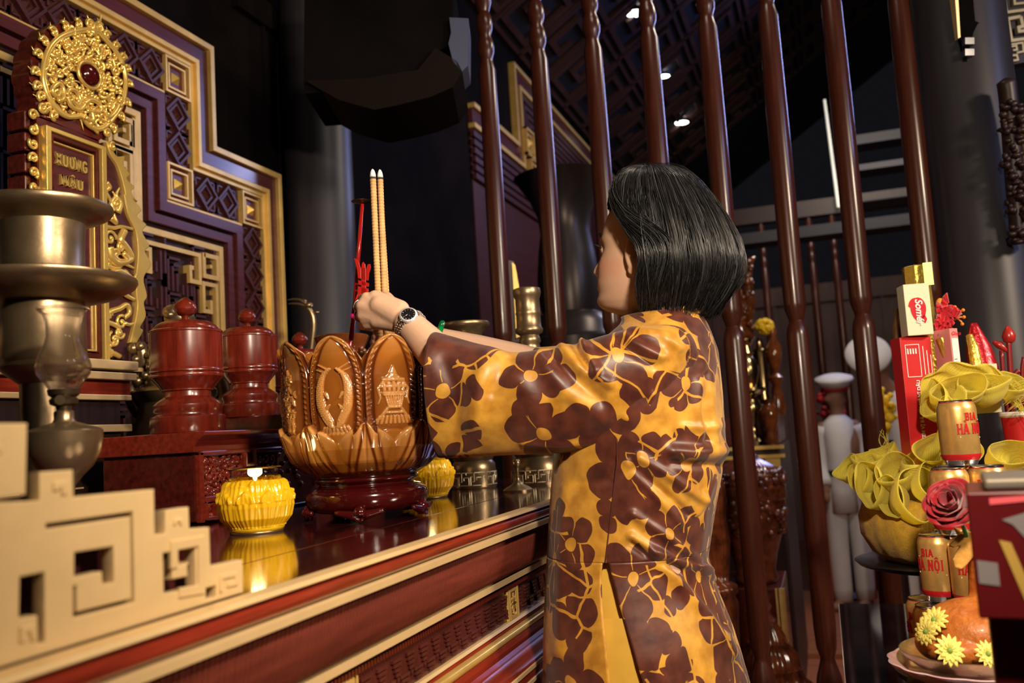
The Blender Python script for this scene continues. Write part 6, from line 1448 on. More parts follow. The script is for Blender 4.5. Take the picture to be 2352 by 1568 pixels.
# ---- guards in white uniform (blurred, far)
WHT = mat('white_uniform', (.72, .70, .72), .8, var=.05, scale=6); SKD = mat('shaded_skin', (.30, .15, .10), .6); REDB = mat('red_band', (.55, .02, .02), .5); BLKB = mat('black_belt', (.01, .01, .01), .4)
def guard(lab, px, ytop, yfeet, D, lean=0.0, cdx=0.0):
    P = dep(px, yfeet, D); k = D/FPX; h = (yfeet-ytop)*k; P[2] = -.319 if D > 6.5 else P[2]
    t = thing('person', lab, 'person', P); s = h/1.75
    def q(x, z, y=0.0): return P+ux*(x*s)+np.array([0, 0, z*s])+np.array([-y*s, 0, 0])
    mb = MB(); mb.ball(q(cdx*.75, 1.60), (.085*s, .08*s, .11*s), 16, 12); mb.ball(q(-.075+cdx*.75, 1.58, .04), (.02*s, .02*s, .025*s), 8, 6)
    capsule(mb, [q(cdx*.6, 1.52), q(0, 1.38)], [.055*s, .06*s], 12); mb.ball(q(0, 1.22), (.10*s, .14*s, .20*s), 16, 12); mb.ball(q(0, .98), (.09*s, .12*s, .15*s), 16, 12)
    for sd in (-1, 1):
        capsule(mb, [q(sd*.07, .9), q(sd*.085, .5), q(sd*.085, .08)], [.07*s, .05*s, .04*s], 12); capsule(mb, [q(sd*.10, .04), q(sd*.10-.05, .03, .1)], [.045*s, .035*s], 10)
        capsule(mb, [q(sd*.12, 1.36), q(sd*.165, 1.10), q(sd*.14, .90, .10)], [.055*s, .045*s, .035*s], 12); mb.ball(q(sd*.14, .84, .11), (.035*s, .03*s, .05*s), 10, 8)
    me = union_mesh(mb, .016*s, 3); mesh_object(me, 'body', SKD, t)
    mb = MB(); R = []
    for z, rx, ry in ((.72, .185, .14), (.90, .18, .135), (1.02, .17, .125), (1.15, .18, .135), (1.30, .205, .135), (1.40, .185, .115), (1.455, .09, .08)):
        t_ = np.linspace(0, 2*PI, 32, endpoint=False); R.append(q(0, z)+np.outer(rx*.66*s*np.cos(t_), ux)+np.outer(ry*s*np.sin(t_), np.array([1., 0, 0])))
    mb.loft(R)
    for sd in (-1, 1): mb.tube(smoothpts([q(sd*.115, 1.37), q(sd*.165, 1.10), q(sd*.14, .93, .09)], 5), np.linspace(.060, .050, 11)*s, 12)
    mb.build('jacket', WHT, t, smooth=180)
    mb = MB()
    for sd in (-1, 1): mb.tube(smoothpts([q(sd*.07, .92), q(sd*.085, .5), q(sd*.085, .06)], 5), np.linspace(.085, .070, 11)*s, 14)
    mb.build('trousers', WHT, t, smooth=180)
    mb = MB()
    for sd in (-1, 1): mb.tube([q(sd*.155, .88), q(sd*.16, .06)], .012*s, 6)
    mb.build('trouser_stripe', REDB, t, smooth=180)
    mb = MB(); mb.lathe([(.145*s, -.02*s), (.15*s, .02*s)], q(0, 1.02), 28, caps=False); o = mb.build('belt', BLKB, t, smooth=40, sol=.01)
    cp = [(.10, 1.63), (.105, 1.66)]; mb = MB(); mb.lathe([(.096*s, 0), (.102*s, .045*s)], q(cdx*.85, 1.635), 28, caps=False); mb.build('cap_band', REDB, t, smooth=40, sol=.006)
    mb = MB(); ax_ = np.array([-.25-lean, 0, 1.]); mb.lathe([(.10*s, 0), (.145*s, .05*s), (.14*s, .07*s), (.08*s, .09*s), (0, .095*s)], q(cdx, 1.675), 28, axis=ax_); mb.build('cap_crown', WHT, t, smooth=60)
    return t
guard('person in white uniform with red-banded cap, standing far behind the sixth spindle', 1966, 868, 1400, 6.9)
guard('person in white uniform mostly hidden by the basket, pale round cap showing', 2122, 790, 1420, 6.3, 1.6, -.19)
for lab, px, py, D, cols, r in (('blurred bunch of yellow flowers behind the seventh spindle', 2030, 950, 5.6, YEL, .05), ('blurred red and white offering bundle left of the far guard', 1915, 940, 7.4, REDB, .09)):
    c = dep(px, py, D); t = thing('flower_bunch', lab, 'flower', c-np.array([0, 0, .2])); m = MB(); rnd = random.Random(px)
    for i in range(60): m.ball(c+np.array([rnd.gauss(0, r*.5), rnd.gauss(0, r*.55), rnd.gauss(0, r*1.1)]), rnd.uniform(.015, .035), 8, 6)
    m.build('petals', cols, t, smooth=180); m = MB(); m.lathe([(.09, 0), (.10, .02), (.05, .06), (.04, c[2]-.16+.319)], (c[0], c[1], -.319), 24); m.build('stand', DARK, t, smooth=50)
for i, (x0, x1, yy) in enumerate(((1900, 1950, 1290), (1895, 1960, 1330))):
    A, B_ = dep(x0-60, yy, 5.9-.3*i), dep(x1+60, yy, 5.9-.3*i); z = -.31+.02*i; m = MB(); m.box(A[0], A[0]+.25, min(A[1], B_[1]), max(A[1], B_[1]), -.3195, z); m.build('step', FLOOR, None, kind='structure')  # low slabs standing in for orange lit strips of the floor
# ================================================================ offering table and offerings at the right
TZ = .634
TABM = mat('dark_glass_table', (.008, .006, .007), .06, coat=.0)
ot = thing('offering_table', 'dark glass-topped table at the right carrying basket, cans and chicken', 'table', (1.65, -.45, 0))
m = MB(); m.box(.55, 2.69, -1.0, .004, TZ-.008, TZ); m.build('glass_top', TABM, ot, smooth=0, bev=.0015, label='dark reflecting glass top')
m = MB(); m.box(.56, 2.68, -.99, -.006, TZ-.06, TZ-.0085); m.build('table_frame', WOOD, ot, smooth=0, bev=.003)
m = MB(); m.box(.55, 2.69, .0045, .0062, TZ-.007, TZ-.0005); m.build('glass_edge', mat('pale_glass_edge', (.45, .40, .36), .3), ot, smooth=0)
for x in (.60, 2.62):
    for y in (-.96, -.05):
        m = MB(); m.box(x, x+.05, y, y+.04, 0.0006, TZ-.06); m.build('leg', WOOD, ot, smooth=0, bev=.003)
def hvec(P):
    """unit vectors at P: away from camera, to the viewer's right, up"""
    d = np.array([P[0], P[1], 0.]); d /= np.linalg.norm(d); return d, np.array([d[1], -d[0], 0.]), np.array([0, 0, 1.])
# ---- beer cans
CANG = mat('gold_can', (.86, .52, .16), .30, .62, var=.12, scale=40); CANS = mat('can_aluminium', (.72, .72, .74), .25, 1.0); CANR = mat('can_red', (.55, .015, .02), .35); CANW = mat('can_cream', (.88, .80, .62), .4)
def can_text(t, P, ang, r):
    base = math.atan2(-P[1], -P[0])+ang
    def wrap(name, o, w, sx, z0, rr, mt, th=.0005):
        mb = MB()
        for pl in o:
            q = [((x-w/2)*sx, y) for x, y in pl]; n = len(q)
            V = []
            for rad in (rr, rr+th):
                for x, y in q: a = base+x/r; V.append((P[0]+rad*math.cos(a), P[1]+rad*math.sin(a), P[2]+z0+y))
            mb.add(V, [list(range(n))[::-1], list(range(n, 2*n))]+[(i, (i+1) % n, n+(i+1) % n, n+i) for i in range(n)])
        return mb.build(name, mt, t, smooth=0)
    for txt, h, z0, mk, sx in (('BIA', .013, .080, (), .0125), ('HA NOI', .0185, .056, [(1, 'grave'), (4, 'hat'), (4, 'dot')], .0150)):
        o, w = word_strips(txt, 1.0, h, gap=.10, wt=.17, marks=mk); wrap('lettering', o, w, sx, z0, r+.0006, CANR)
    ps = [[(-.022, .050), (.030, .0475), (.030, .0495), (-.022, .0525)], [(-.020, .0785), (.022, .080), (.022, .0808), (-.020, .0795)]]; wrap('cream_flourish', ps, 0, 1, 0, r+.0004, CANW)
def beer_can(P, lab, ang):
    t = thing('beer_can', lab, 'can', P, 'gold beer cans in the stacked tower'); r = .033
    m = MB(); m.lathe([(.026, .004), (.0295, .010), (r, .018), (r, .100), (.0315, .106), (.028, .1125)], P, 48); m.build('can_body', CANG, t, smooth=50)
    m = MB(); m.lathe([(.0235, .0), (.0255, .001), (.0268, .0045), (.0295, .010)], P, 40); m.build('can_base', CANS, t, smooth=50)
    m = MB(); m.lathe([(.028, .1125), (.0275, .1145), (.0282, .1158), (.0270, .1165), (.0258, .1150), (.0, .1148)], P, 40); m.build('can_end', CANS, t, smooth=50)
    m = MB(); m.lathe([(.0300, .0105), (.0332, .0178), (.0332, .0205)], P, 40, caps=False); m.build('red_band', CANR, t, smooth=50)
    m = MB(); m.lathe([(.0284, .1115), (.0279, .1132)], P, 40, caps=False); m.build('red_band', CANR, t, smooth=50)
    can_text(t, P, ang, r); return t
TC = dep(2268, 1600, 1.60); CH = .1172
base_z = TZ+.056
cansp = []
tw = thing('can_tray', 'round dark tray under the tower of gold beer cans', 'tray', (TC[0], TC[1], TZ)); m = MB(); m.lathe([(.0, .001), (.10, .001), (.10, .03), (.145, .045), (.148, .055), (.0, .0545)], (TC[0], TC[1], TZ), 48); m.build('tray', BRASSD, tw, smooth=50)
cdir = math.atan2(-TC[1], -TC[0])
def tower(layer, rad, a_deg): an = cdir+math.radians(a_deg); return np.array([TC[0]+rad*math.cos(an), TC[1]+rad*math.sin(an), base_z+layer*CH])
# viewer's right is +angle
for lay, rad, a, lab, ta in ((3, .0, 0, 'gold beer can alone on top of the can tower', 42), (2, .0385, -38, 'gold beer can in the second tier, just behind the rose', 22), (2, .0385, 82, 'gold beer can in the second tier, at the right edge of the picture', -10), (2, .0385, 202, 'gold beer can in the second tier, at the back, half hidden', -60),
                             (1, .0565, -76, 'gold beer can in the third tier, its lettering beside the rooster\'s head', -32), (1, .0565, -4, 'gold beer can in the third tier, behind the rooster\'s neck', 10), (1, .0565, 68, 'gold beer can in the third tier, behind the red foreground box', 0), (1, .0565, 140, 'gold beer can in the third tier at the right back', 0), (1, .0565, 212, 'gold beer can in the third tier at the far left back', -60),
                             (0, .0870, -100, 'gold beer can in the lowest tier, leftmost, beside the yellow flowers', -40), (0, .0870, -55, 'gold beer can in the lowest tier, second from the left, behind the flowers', 0), (0, .0870, -10, 'gold beer can in the lowest tier, behind the chicken', 0), (0, .0870, 35, 'gold beer can in the lowest tier, behind the red box', 0), (0, .0870, 80, 'gold beer can in the lowest tier, far right', 0), (0, .0870, 170, 'gold beer can in the lowest tier, right at the back', 0), (0, .0870, -145, 'gold beer can in the lowest tier, back left, rim just showing', -40)):
    beer_can(tower(lay, rad, a)+np.array([0, 0, .0004*lay+.0004]), lab, math.radians(ta))
# ---- gift basket on its pedestal dish
BP = dep(2180, 1300, 2.03); fd, fr_, fu = hvec(BP)
def bp_(r, f, z): return np.array([BP[0], BP[1], 0])+fr_*r+fd*f+np.array([0, 0, z])   # right, away, absolute height
k = 2.03/FPX; bz = .815
def bpx(x, y, f=0.0):
    """point on the plane through the basket centre facing the camera, moved f away"""
    d = ray(x, y); n = fd; s = ((np.array([BP[0], BP[1], 1.15])-CAM)@n+f)/(d@n); return CAM+d*s
MESH = mat('yellow_gauze', (1.0, .86, .14), .45, var=.12, scale=30, sheen=.3)
nt = MESH.node_tree; b = nt.nodes['Principled BSDF']; tcg = nd(nt, 'ShaderNodeTexCoord'); wv1 = nd(nt, 'ShaderNodeTexWave', Scale=115.0, bands_direction='X'); wv2 = nd(nt, 'ShaderNodeTexWave', Scale=115.0, bands_direction='Z')
nt.links.new(tcg.outputs['Object'], wv1.inputs[0]); nt.links.new(tcg.outputs['Object'], wv2.inputs[0]); mxx = nd(nt, 'ShaderNodeMath', operation='MAXIMUM'); nt.links.new(wv1.outputs['Fac'], mxx.inputs[0]); nt.links.new(wv2.outputs['Fac'], mxx.inputs[1]); mr = nd(nt, 'ShaderNodeMapRange'); mr.inputs[1].default_value = .2; mr.inputs[2].default_value = .7; mr.inputs[3].default_value = .45; mr.inputs[4].default_value = 1.0; nt.links.new(mxx.outputs[0], mr.inputs[0]); nt.links.new(mr.outputs[0], b.inputs['Alpha'])
def add_translucent(m_, col, fac):
    nt_ = m_.node_tree; tr = nd(nt_, 'ShaderNodeBsdfTranslucent'); tr.inputs[0].default_value = (*col, 1); tp = nd(nt_, 'ShaderNodeBsdfTransparent'); ms = nd(nt_, 'ShaderNodeMixShader'); ms.inputs[0].default_value = fac
    pb = nt_.nodes['Principled BSDF']; nt_.links.new(pb.outputs[0], ms.inputs[1]); nt_.links.new(tr.outputs[0], ms.inputs[2]); nt_.links.new(ms.outputs[0], nt_.nodes['Material Output'].inputs[0])
add_translucent(MESH, (1, .84, .12), .5)
MESHD = mat('gold_gauze_wrap', (.62, .36, .035), .45, var=.2, scale=60, bump=.5, bscale=300, sheen=.2)
pdsh = thing('pedestal_dish', 'flat black dish on a foot under the yellow gauze basket', 'dish', (BP[0], BP[1], TZ))
m = MB(); m.lathe([(0, .001), (.09, .001), (.085, .015), (.03, .03), (.025, .12), (.05, .15), (.16, .165), (.188, .172), (.196, .180), (.188, .181), (.0, .178)], (BP[0], BP[1], TZ), 64); m.build('dish', mat('black_dish', (.012, .011, .012), .25, coat=.5), pdsh, smooth=60)
bs = thing('gift_basket', 'round gift basket wrapped in yellow gauze with big ruffled loops', 'basket', (BP[0], BP[1], bz))
m = MB(); m.lathe([(0, 0), (.125, 0), (.155, .02), (.176, .06), (.178, .10), (.165, .135), (.14, .14), (.0, .12)], (BP[0], BP[1], bz), 120, rfun=lambda th, h: 1+.010*np.sin(th*9)+.006*np.sin(th*23)); m.build('basket_wrap', MESHD, bs, smooth=180)
def ruffle(pts, width, depthdir, name='ruffle', wob=.0):
    cv = smoothpts(pts, 8); n = len(cv); R = []
    for i, c in enumerate(cv):
        w_ = width*(.55+.45*math.sin(PI*i/(n-1))**.5) if not np.iterable(width) else np.interp(i/(n-1), np.linspace(0, 1, len(width)), width)
        row = []
        for q in np.linspace(-.5, .5, 11):
            row.append(c+depthdir*w_*q+np.array([0, 0, 1.])*(.012*math.cos(q*PI)+wob*math.sin(q*7+i*.6)))
        R.append(row)
    mb = MB(); mb.grid(np.array(R)); return mb.build(name, MESH, bs, smooth=180, sol=.0012)
dd0 = -fd*.8-np.array([0, 0, .25])+fr_*-.3; dd0 /= np.linalg.norm(dd0)
def loop(cx, cy, rx, ry, f, tilt, wd, turns=1.15, a0=0.0, sgn=1):
    pts = []
    for t_ in np.linspace(0, 1, 14):
        a = a0+sgn*turns*2*PI*t_; pts.append(bpx(cx+rx*math.cos(a)*(1-.35*t_), cy+ry*math.sin(a)*(1-.35*t_), f-.02*t_))
    d = -fd+fr_*tilt[0]+np.array([0, 0, tilt[1]]); d /= np.linalg.norm(d); ruffle(pts, wd, d)
def lobe(cx, cy, rp, f, tilt, open_=42, sq=(1, 1, 1), seed=0):
    c = bpx(cx, cy, f); R_ = rp*k; ax = -fd*tilt[0]+fr_*tilt[1]+np.array([0, 0, tilt[2]]); ax /= np.linalg.norm(ax)
    e1 = np.cross(ax, [0.1, .2, 1.]); e1 /= np.linalg.norm(e1); e2 = np.cross(ax, e1); G = []
    for a in np.linspace(math.radians(open_), math.radians(175), 18):
        row = []
        for b_ in np.linspace(0, 2*PI, 40, endpoint=False):
            rr = R_*(1+.07*math.sin(2*b_+seed)+.03*math.sin(5*b_+2*seed)); flare = 1+.30*max(0, (math.radians(open_+28)-a)/.5)
            row.append(c+ax*rr*math.cos(a)*(1+.16*math.sin(2*b_+seed))*sq[2]+(e1*math.cos(b_)*sq[0]+e2*math.sin(b_)*sq[1])*rr*math.sin(a)*flare)
        G.append(row)
    mb = MB(); mb.grid(np.array(G), cv=True); mb.build('ruffle', MESH, bs, smooth=180, sol=.0010)
for i, (cx, cy, rp, f, tl, op, sq) in enumerate(((1962, 1082, 40, -.03, (.5, -.7, .5), 50, (1, .75, 1)), (2003, 1062, 34, -.06, (.5, -.1, .9), 48, (1.2, .8, .9)), (2008, 1118, 42, -.12, (.8, -.5, .35), 55, (.75, 1.2, 1)), (2060, 1090, 44, -.13, (.8, -.2, .6), 52, (1, .8, 1)),
      (2096, 1140, 52, -.155, (.9, .45, .25), 50, (.85, 1.15, 1)), (2052, 1140, 38, -.15, (.9, -.4, .1), 58, (.7, 1.2, .9)), (2145, 1120, 46, -.15, (.8, .5, .5), 50, (1, 1, 1)), (2112, 1078, 40, -.12, (.4, .2, .9), 46, (1.2, .8, .9)), (2035, 1048, 30, -.02, (.3, -.3, .9), 45, (1, 1, 1)), (1985, 1100, 34, -.08, (.7, -.6, .3), 55, (.8, 1, 1)), (2165, 1080, 40, -.13, (.5, .2, .9), 50, (1, 1, 1)))):
    lobe(cx, cy, rp, f, tl, op, sq, i*1.7)
# rising ribbon over the boxes
for i, (cx, cy, rp, f, tl, op, sq) in enumerate(((2152, 925, 38, -.13, (.7, -.5, .5), 55, (.8, 1.1, 1)), (2200, 905, 42, -.13, (.8, .1, .5), 52, (1.3, .8, 1)), (2255, 895, 40, -.10, (.6, .2, .8), 52, (1.4, .7, 1)), (2180, 975, 34, -.14, (.9, .3, .2), 60, (.7, 1.5, 1)), (2160, 1035, 38, -.14, (.8, -.2, .5), 55, (1.2, .9, 1)), (2320, 890, 34, -.04, (.6, .4, .7), 55, (1.1, .8, 1)), (2205, 1050, 36, -.13, (.8, .2, .4), 55, (1.2, .8, 1)), (2318, 1050, 40, -.06, (.7, .3, .6), 52, (1.2, .8, 1)))):
    lobe(cx, cy, rp, f, tl, op, sq, 5+i*2.3)
ruffle([bpx(*p, f) for p, f in (((2118, 945), -.13), ((2122, 900), -.13), ((2170, 868), -.12), ((2240, 862), -.10), ((2300, 880), -.06), ((2345, 930), -.02))], [.04, .05, .055, .055, .05, .04], np.array([0, 0, 1.])*.9-fd*.5, wob=.006)
ruffle([bpx(*p, f) for p, f in (((2120, 1080), -.14), ((2145, 1030), -.15), ((2172, 985), -.155), ((2196, 940), -.15), ((2200, 905), -.14))], [.05, .05, .045, .05, .05], fr_*.75-fd*.45+np.array([0, 0, .3]), wob=.006)
m = MB(); rnd = random.Random(4)
for i in range(26):
    q = bpx(rnd.uniform(2300, 2345), rnd.uniform(880, 960), -.05); m.tube(smoothpts([q, q+np.array([0, -.02, .01]), q+np.array([0, -.035, rnd.uniform(-.03, .01)])], 4), .0006, 4)
for i in range(10):
    q = bpx(rnd.uniform(2020, 2040), rnd.uniform(985, 1010), -.0); m.tube(smoothpts([q, q+fr_*rnd.uniform(-.01, .02)-fu*.02, q+fr_*rnd.uniform(-.01, .02)-fu*.045], 4), .0006, 4)
m.build('frayed_thread', MESH, bs, smooth=180)
def cbox(name, lab, cat, tl, tr, bl, dw, f, mt, side=None, top=None, yaw=0.0, zfloor=None):
    """upright box: front face through the image corners tl, tr, bl on the basket plane moved f; dw deep; yaw turns it"""
    A, B_, Cc = bpx(*tl, f), bpx(*tr, f), bpx(*bl, f); wv = np.linalg.norm((B_-A)[:2]); h = A[2]-Cc[2]
    d, r_, _ = hvec(A); cy, sy = math.cos(yaw), math.sin(yaw); ux_ = r_*cy+d*sy; uy_ = d*cy-r_*sy
    o = np.array([Cc[0], Cc[1], A[2]-h]); t = thing(name, lab, cat, o+ux_*wv/2+uy_*dw/2)
    c = o+ux_*wv/2+uy_*dw/2+fu*h/2; m = MB(); m.obox(c, (wv/2, dw/2, h/2), (ux_, uy_, fu)); m.build('carton', mt, t, smooth=0, bev=.0012)
    return t, o, ux_, uy_, wv, h
def decal(par, name, mt, o, ux_, uy_, polys, th=.0006):
    """flat printed shapes on a front face; polys in metres (right, up) from its lower left corner"""
    m = MB()
    for p in polys: m.prism(p, o, ux_, fu, -uy_, .0004, .0004+th)
    return m.build(name, mt, par, smooth=0)
def text_mesh(par, name, body, mt, o, u_, v_, n_, size, shear=0.0, bold=.0):
    cdt = bpy.data.curves.new('txt', 'FONT'); cdt.body = body; cdt.size = size; cdt.extrude = .0003; cdt.shear = shear; cdt.offset = bold
    ob = bpy.data.objects.new('txt', cdt); COL.objects.link(ob); dg = bpy.context.evaluated_depsgraph_get(); dg.update(); me_ = bpy.data.meshes.new_from_object(ob.evaluated_get(dg))
    co = np.zeros(len(me_.vertices)*3); me_.vertices.foreach_get('co', co); co = co.reshape(-1, 3)
    V = np.asarray(o)+np.outer(co[:, 0], u_)+np.outer(co[:, 1], v_)+np.outer(co[:, 2]+.0012, n_)
    mb = MB(); mb.add(V, [list(p.vertices) for p in me_.polygons]); w_ = co[:, 0].max()-co[:, 0].min(); bpy.data.objects.remove(ob); bpy.data.curves.remove(cdt); bpy.data.meshes.remove(me_)
    return mb.build(name, mt, par, smooth=0), w_
CRT = mat('red_carton', (.56, .018, .022), .35, var=.06, scale=20); CRM = mat('cream_carton', (.84, .76, .54), .4); PNK = mat('pink_carton', (.74, .25, .24), .4); INK = mat('white_print', (.85, .78, .74), .5); INKR = mat('red_print', (.60, .01, .02), .4); INKD = mat('dark_print', (.08, .06, .05), .5); INKG = mat('green_print', (.03, .30, .10), .5)
t, o, ux_, uy_, wv, h = cbox('cake_carton', 'tall red cake carton standing in the yellow gauze basket', 'box', (2069, 775), (2148, 772), (2098, 1085), .05, -.07, CRT, yaw=.42)
x0, x1 = wv*.14, wv*.60; z1_, z0_ = h*.94, h*.70; w_ = .0014
decal(t, 'printed_panel', INK, o, ux_, uy_, [[(x0, z0_), (x1, z0_), (x1, z0_+w_), (x0, z0_+w_)], [(x0, z1_), (x1, z1_), (x1, z1_+w_), (x0, z1_+w_)], [(x0, z0_), (x0+w_, z0_), (x0+w_, z1_), (x0, z1_)], [(x1-w_, z0_), (x1, z0_), (x1, z1_), (x1-w_, z1_)]]+[[(x0+.004+i*.006, z1_-.02), (x0+.007+i*.006, z1_-.02), (x0+.007+i*.006, z1_-.008), (x0+.004+i*.006, z1_-.008)] for i in range(4)]+[[(wv*.70+j*.008, z0_+.004), (wv*.70+j*.008+.0016, z0_+.004), (wv*.70+j*.008+.0016, z1_-.004-.01*j), (wv*.70+j*.008, z1_-.004-.01*j)] for j in range(3)])
tx, tw_ = text_mesh(t, 'lettering', 'BÔNG LAN TRỨNG KEM VỊ BƠ SỮA VÀ VỊ DÂU', INK, o+ux_*wv*.50+fu*.002, fu, -ux_, -uy_, .0108, bold=.0003)
tx.location.z += h*.68-tw_-.004
t, o, ux_, uy_, wv, h = cbox('biscuit_carton', 'small cream biscuit carton with red logo on top of the red carton', 'box', (2088, 652), (2151, 655), (2086, 771), .05, -.075, CRM, yaw=.30)
hp = [(wv*(.5+.30*math.cos(a)*(1+.10*math.sin(a*1.0))), h*(.50+.23*math.sin(a))) for a in np.linspace(0, 2*PI, 40, endpoint=False)]
hp = [(x+(wv*.10 if y > h*.55 and x < wv*.4 else 0)*-.8, y) for x, y in hp]
decal(t, 'logo', INKR, o, ux_, uy_, [hp, [(wv*.55, h*.30), (wv*.72, h*.22), (wv*.80, h*.30), (wv*.72, h*.40)]])
text_mesh(t, 'lettering', 'Somér', INK, o+ux_*wv*.40+fu*h*.70-uy_*.0006, -fu, ux_, -uy_, .0215, shear=.25, bold=.0006)
# foil-wrapped bottle behind
FOIL = mat('crumpled_gold_foil', (.80, .55, .10), .25, .7, bump=1.0, bscale=130); GRN = mat('pale_green_gold', (.50, .55, .10), .35, .5)
c = bpx(2112, 700, .045); t = thing('foil_bottle', 'bottle in crumpled gold foil behind the cream carton', 'bottle', (c[0], c[1], bz+.14)); kk = np.linalg.norm(c-CAM)/FPX
m = MB(); m.lathe([(.028, bz+.14), (.03, .95), (.03, 1.24), (.030, 1.32), (.030, 1.36), (.028, float(bpx(2112, 640)[2])), (.030, float(bpx(2112, 606)[2])), (.02, float(bpx(2112, 603)[2]))], (c[0], c[1], 0), 36, rfun=lambda th, h: 1+.05*np.sin(th*7+h*160)+.05*np.sin(th*11-h*90)); m.build('foil_wrap', FOIL, t, smooth=25)
q0, q1 = bpx(2122, 603, .012), bpx(2142, 655, .012); m = MB(); m.obox((q0+q1)/2, (.0095, .004, .026), (fr_, fd, fu)); m.build('neck_label', GRN, t, smooth=0)
c = bpx(2066, 730, .06); t = thing('brown_bottle', 'dull brown glass bottle half hidden left of the cream carton', 'bottle', (c[0], c[1], bz+.14)); m = MB(); m.lathe([(.022, bz+.14), (.022, 1.25), (.022, 1.30), (.020, 1.345), (.012, 1.37), (.012, 1.385)], (c[0]-.012, c[1], 0), 32); m.build('glass', mat('brown_bottle_glass', (.10, .045, .018), .12, coat=.8), t, smooth=50)
# red gauze flower, orange twigs, gold tubes, bags
REDG = mat('red_gauze', (.70, .012, .03), .6, var=.2, scale=60, sheen=.4)
t = thing('gauze_flower', 'crumpled red gauze flower behind the cream carton', 'flower', bpx(2180, 760, .02)); m = MB(); rnd = random.Random(3)
for i in range(16):
    a = rnd.uniform(0, 6.28); cx, cy = 2176+rnd.uniform(-16, 16), 728+rnd.uniform(-26, 24); R = []
    for q in np.linspace(0, 1, 9):
        row = []
        for s_ in np.linspace(-1, 1, 9): row.append(bpx(cx+(8+22*q)*math.cos(a+s_*.8)*.7, cy+(8+24*q)*math.sin(a+s_*.8), -.02+.02*math.sin(s_*9+i)*q+.03*rnd.random()*0))
        R.append(row)
    m.grid(np.array(R))
m.build('petals', REDG, t, smooth=180, sol=.0008)
ORG = mat('orange_leaves', (.85, .25, .02), .5)
t = thing('orange_sprig', 'little orange sprig sticking out above the pink carton', 'sprig', bpx(2190, 750, .04)); m = MB()
for pts in ([(2168, 790), (2180, 745), (2195, 715), (2193, 705)], [(2183, 740), (2205, 728), (2214, 728)], [(2190, 725), (2200, 712)], [(2186, 735), (2176, 715), (2184, 704)], [(2200, 730), (2206, 715), (2212, 712)], [(2196, 731), (2208, 738), (2210, 744)]): m.tube([bpx(*p, .03) for p in pts], .0022, 6)
for x, y in ((2193, 705), (2214, 728), (2200, 712), (2184, 704), (2212, 712), (2210, 744), (2205, 720)): m.ball(bpx(x, y, .03), .0042, 8, 6)
m.build('twigs', ORG, t, smooth=180); m = MB()
for x, y, r_ in ((2166, 712, .014), (2160, 700, .010), (2174, 730, .012)): m.ball(bpx(x, y, .01), (.004, r_, r_*1.6), 10, 8)
m.build('leaves', ORG, t, smooth=180)
t = thing('gold_sweet_tube', 'gold-wrapped sweet tube leaning beside the red carton', 'sweets', bpx(2180, 880, -.03)); m = MB(); m.tube([bpx(2192, 880, -.03), bpx(2182, 820, -.03), bpx(2164, 775, -.03)], [.016, .017, .014], 14); m.build('wrapper', FOIL, t, smooth=50)
t, o, ux_, uy_, wv, h = cbox('pocket_carton', 'narrow pink snack carton standing above the yellow gauze', 'box', (2201, 752), (2227, 756), (2194, 880), .05, -.06, PNK, yaw=.75)
decal(t, 'printed_panel', INK, o, ux_, uy_, [[(wv*.10, h*.05), (wv*.90, h*.05), (wv*.90, h*.82), (wv*.10, h*.82)]]); decal(t, 'small_print', INKD, o-uy_*.0005, ux_, uy_, [[(wv*.2, h*(.25+.06*i)), (wv*(.55+.3*((i*7) % 3)/3), h*(.25+.06*i)), (wv*(.55+.3*((i*7) % 3)/3), h*(.262+.06*i)), (wv*.2, h*(.262+.06*i))] for i in range(4)])
text_mesh(t, 'lettering', 'Glico', INKR, o+ux_*wv*.14+fu*h*.875-uy_*.0003, ux_, fu, -uy_, .0115, shear=.2)
t, o, ux_, uy_, wv, h = cbox('white_carton', 'cream carton with red and green print, upright behind the gauze ribbon', 'box', (2236, 838), (2304, 843), (2236, 950), .06, -.03, CRM, yaw=.16)
decal(t, 'logo', INKR, o, ux_, uy_, [[(wv*.50, h*.74), (wv*.62, h*.94), (wv*.74, h*.90), (wv*.86, h*.74), (wv*.74, h*.74), (wv*.68, h*.80), (wv*.60, h*.74)]]); decal(t, 'leaf_print', INKG, o, ux_, uy_, [[(wv*.36, h*.76), (wv*.44, h*.84), (wv*.52, h*.80), (wv*.46, h*.74)]])
text_mesh(t, 'lettering', 'V i t a', INKD, o+ux_*wv*.14+fu*h*.82-uy_*.0003, -fu, ux_, -uy_, .008)
RBAG = mat('red_foil_bag', (.55, .02, .03), .25, .5, bump=.8, bscale=90)
t = thing('snack_bag', 'shiny red foil snack bag at the back of the basket', 'bag', bpx(2255, 850, .05)); m = MB(); R = []
for q in np.linspace(0, 1, 12):
    w_ = np.interp(q, [0, .5, 1], [38, 30, 8]); cx = np.interp(q, [0, 1], [2258, 2236]); cy = np.interp(q, [0, 1], [850, 742]); A, B_ = bpx(cx-w_, cy, .05), bpx(cx+w_, cy, .05); c = (A+B_)/2; hw = np.linalg.norm(B_-A)/2; t_ = np.linspace(0, 2*PI, 24, endpoint=False); R.append(c+np.outer(np.cos(t_)*hw, fr_)+np.outer(np.sin(t_)*.03*(1-q*.8), fd))
m.loft(R); m.build('bag', RBAG, t, smooth=180)
m = MB(); m.tube([bpx(2226, 770, .01), bpx(2236, 800, .0), bpx(2244, 845, .0)], [.008, .012, .014], 10); m.build('gold_pouch', FOIL, t, smooth=60)
RST = mat('dark_red_lotus_decor', (.22, .012, .014), .35, coat=.4)
t = thing('lotus_bud_stems', 'dark red artificial lotus buds on stems at the right edge', 'decoration', bpx(2330, 960, .12)); m = MB()
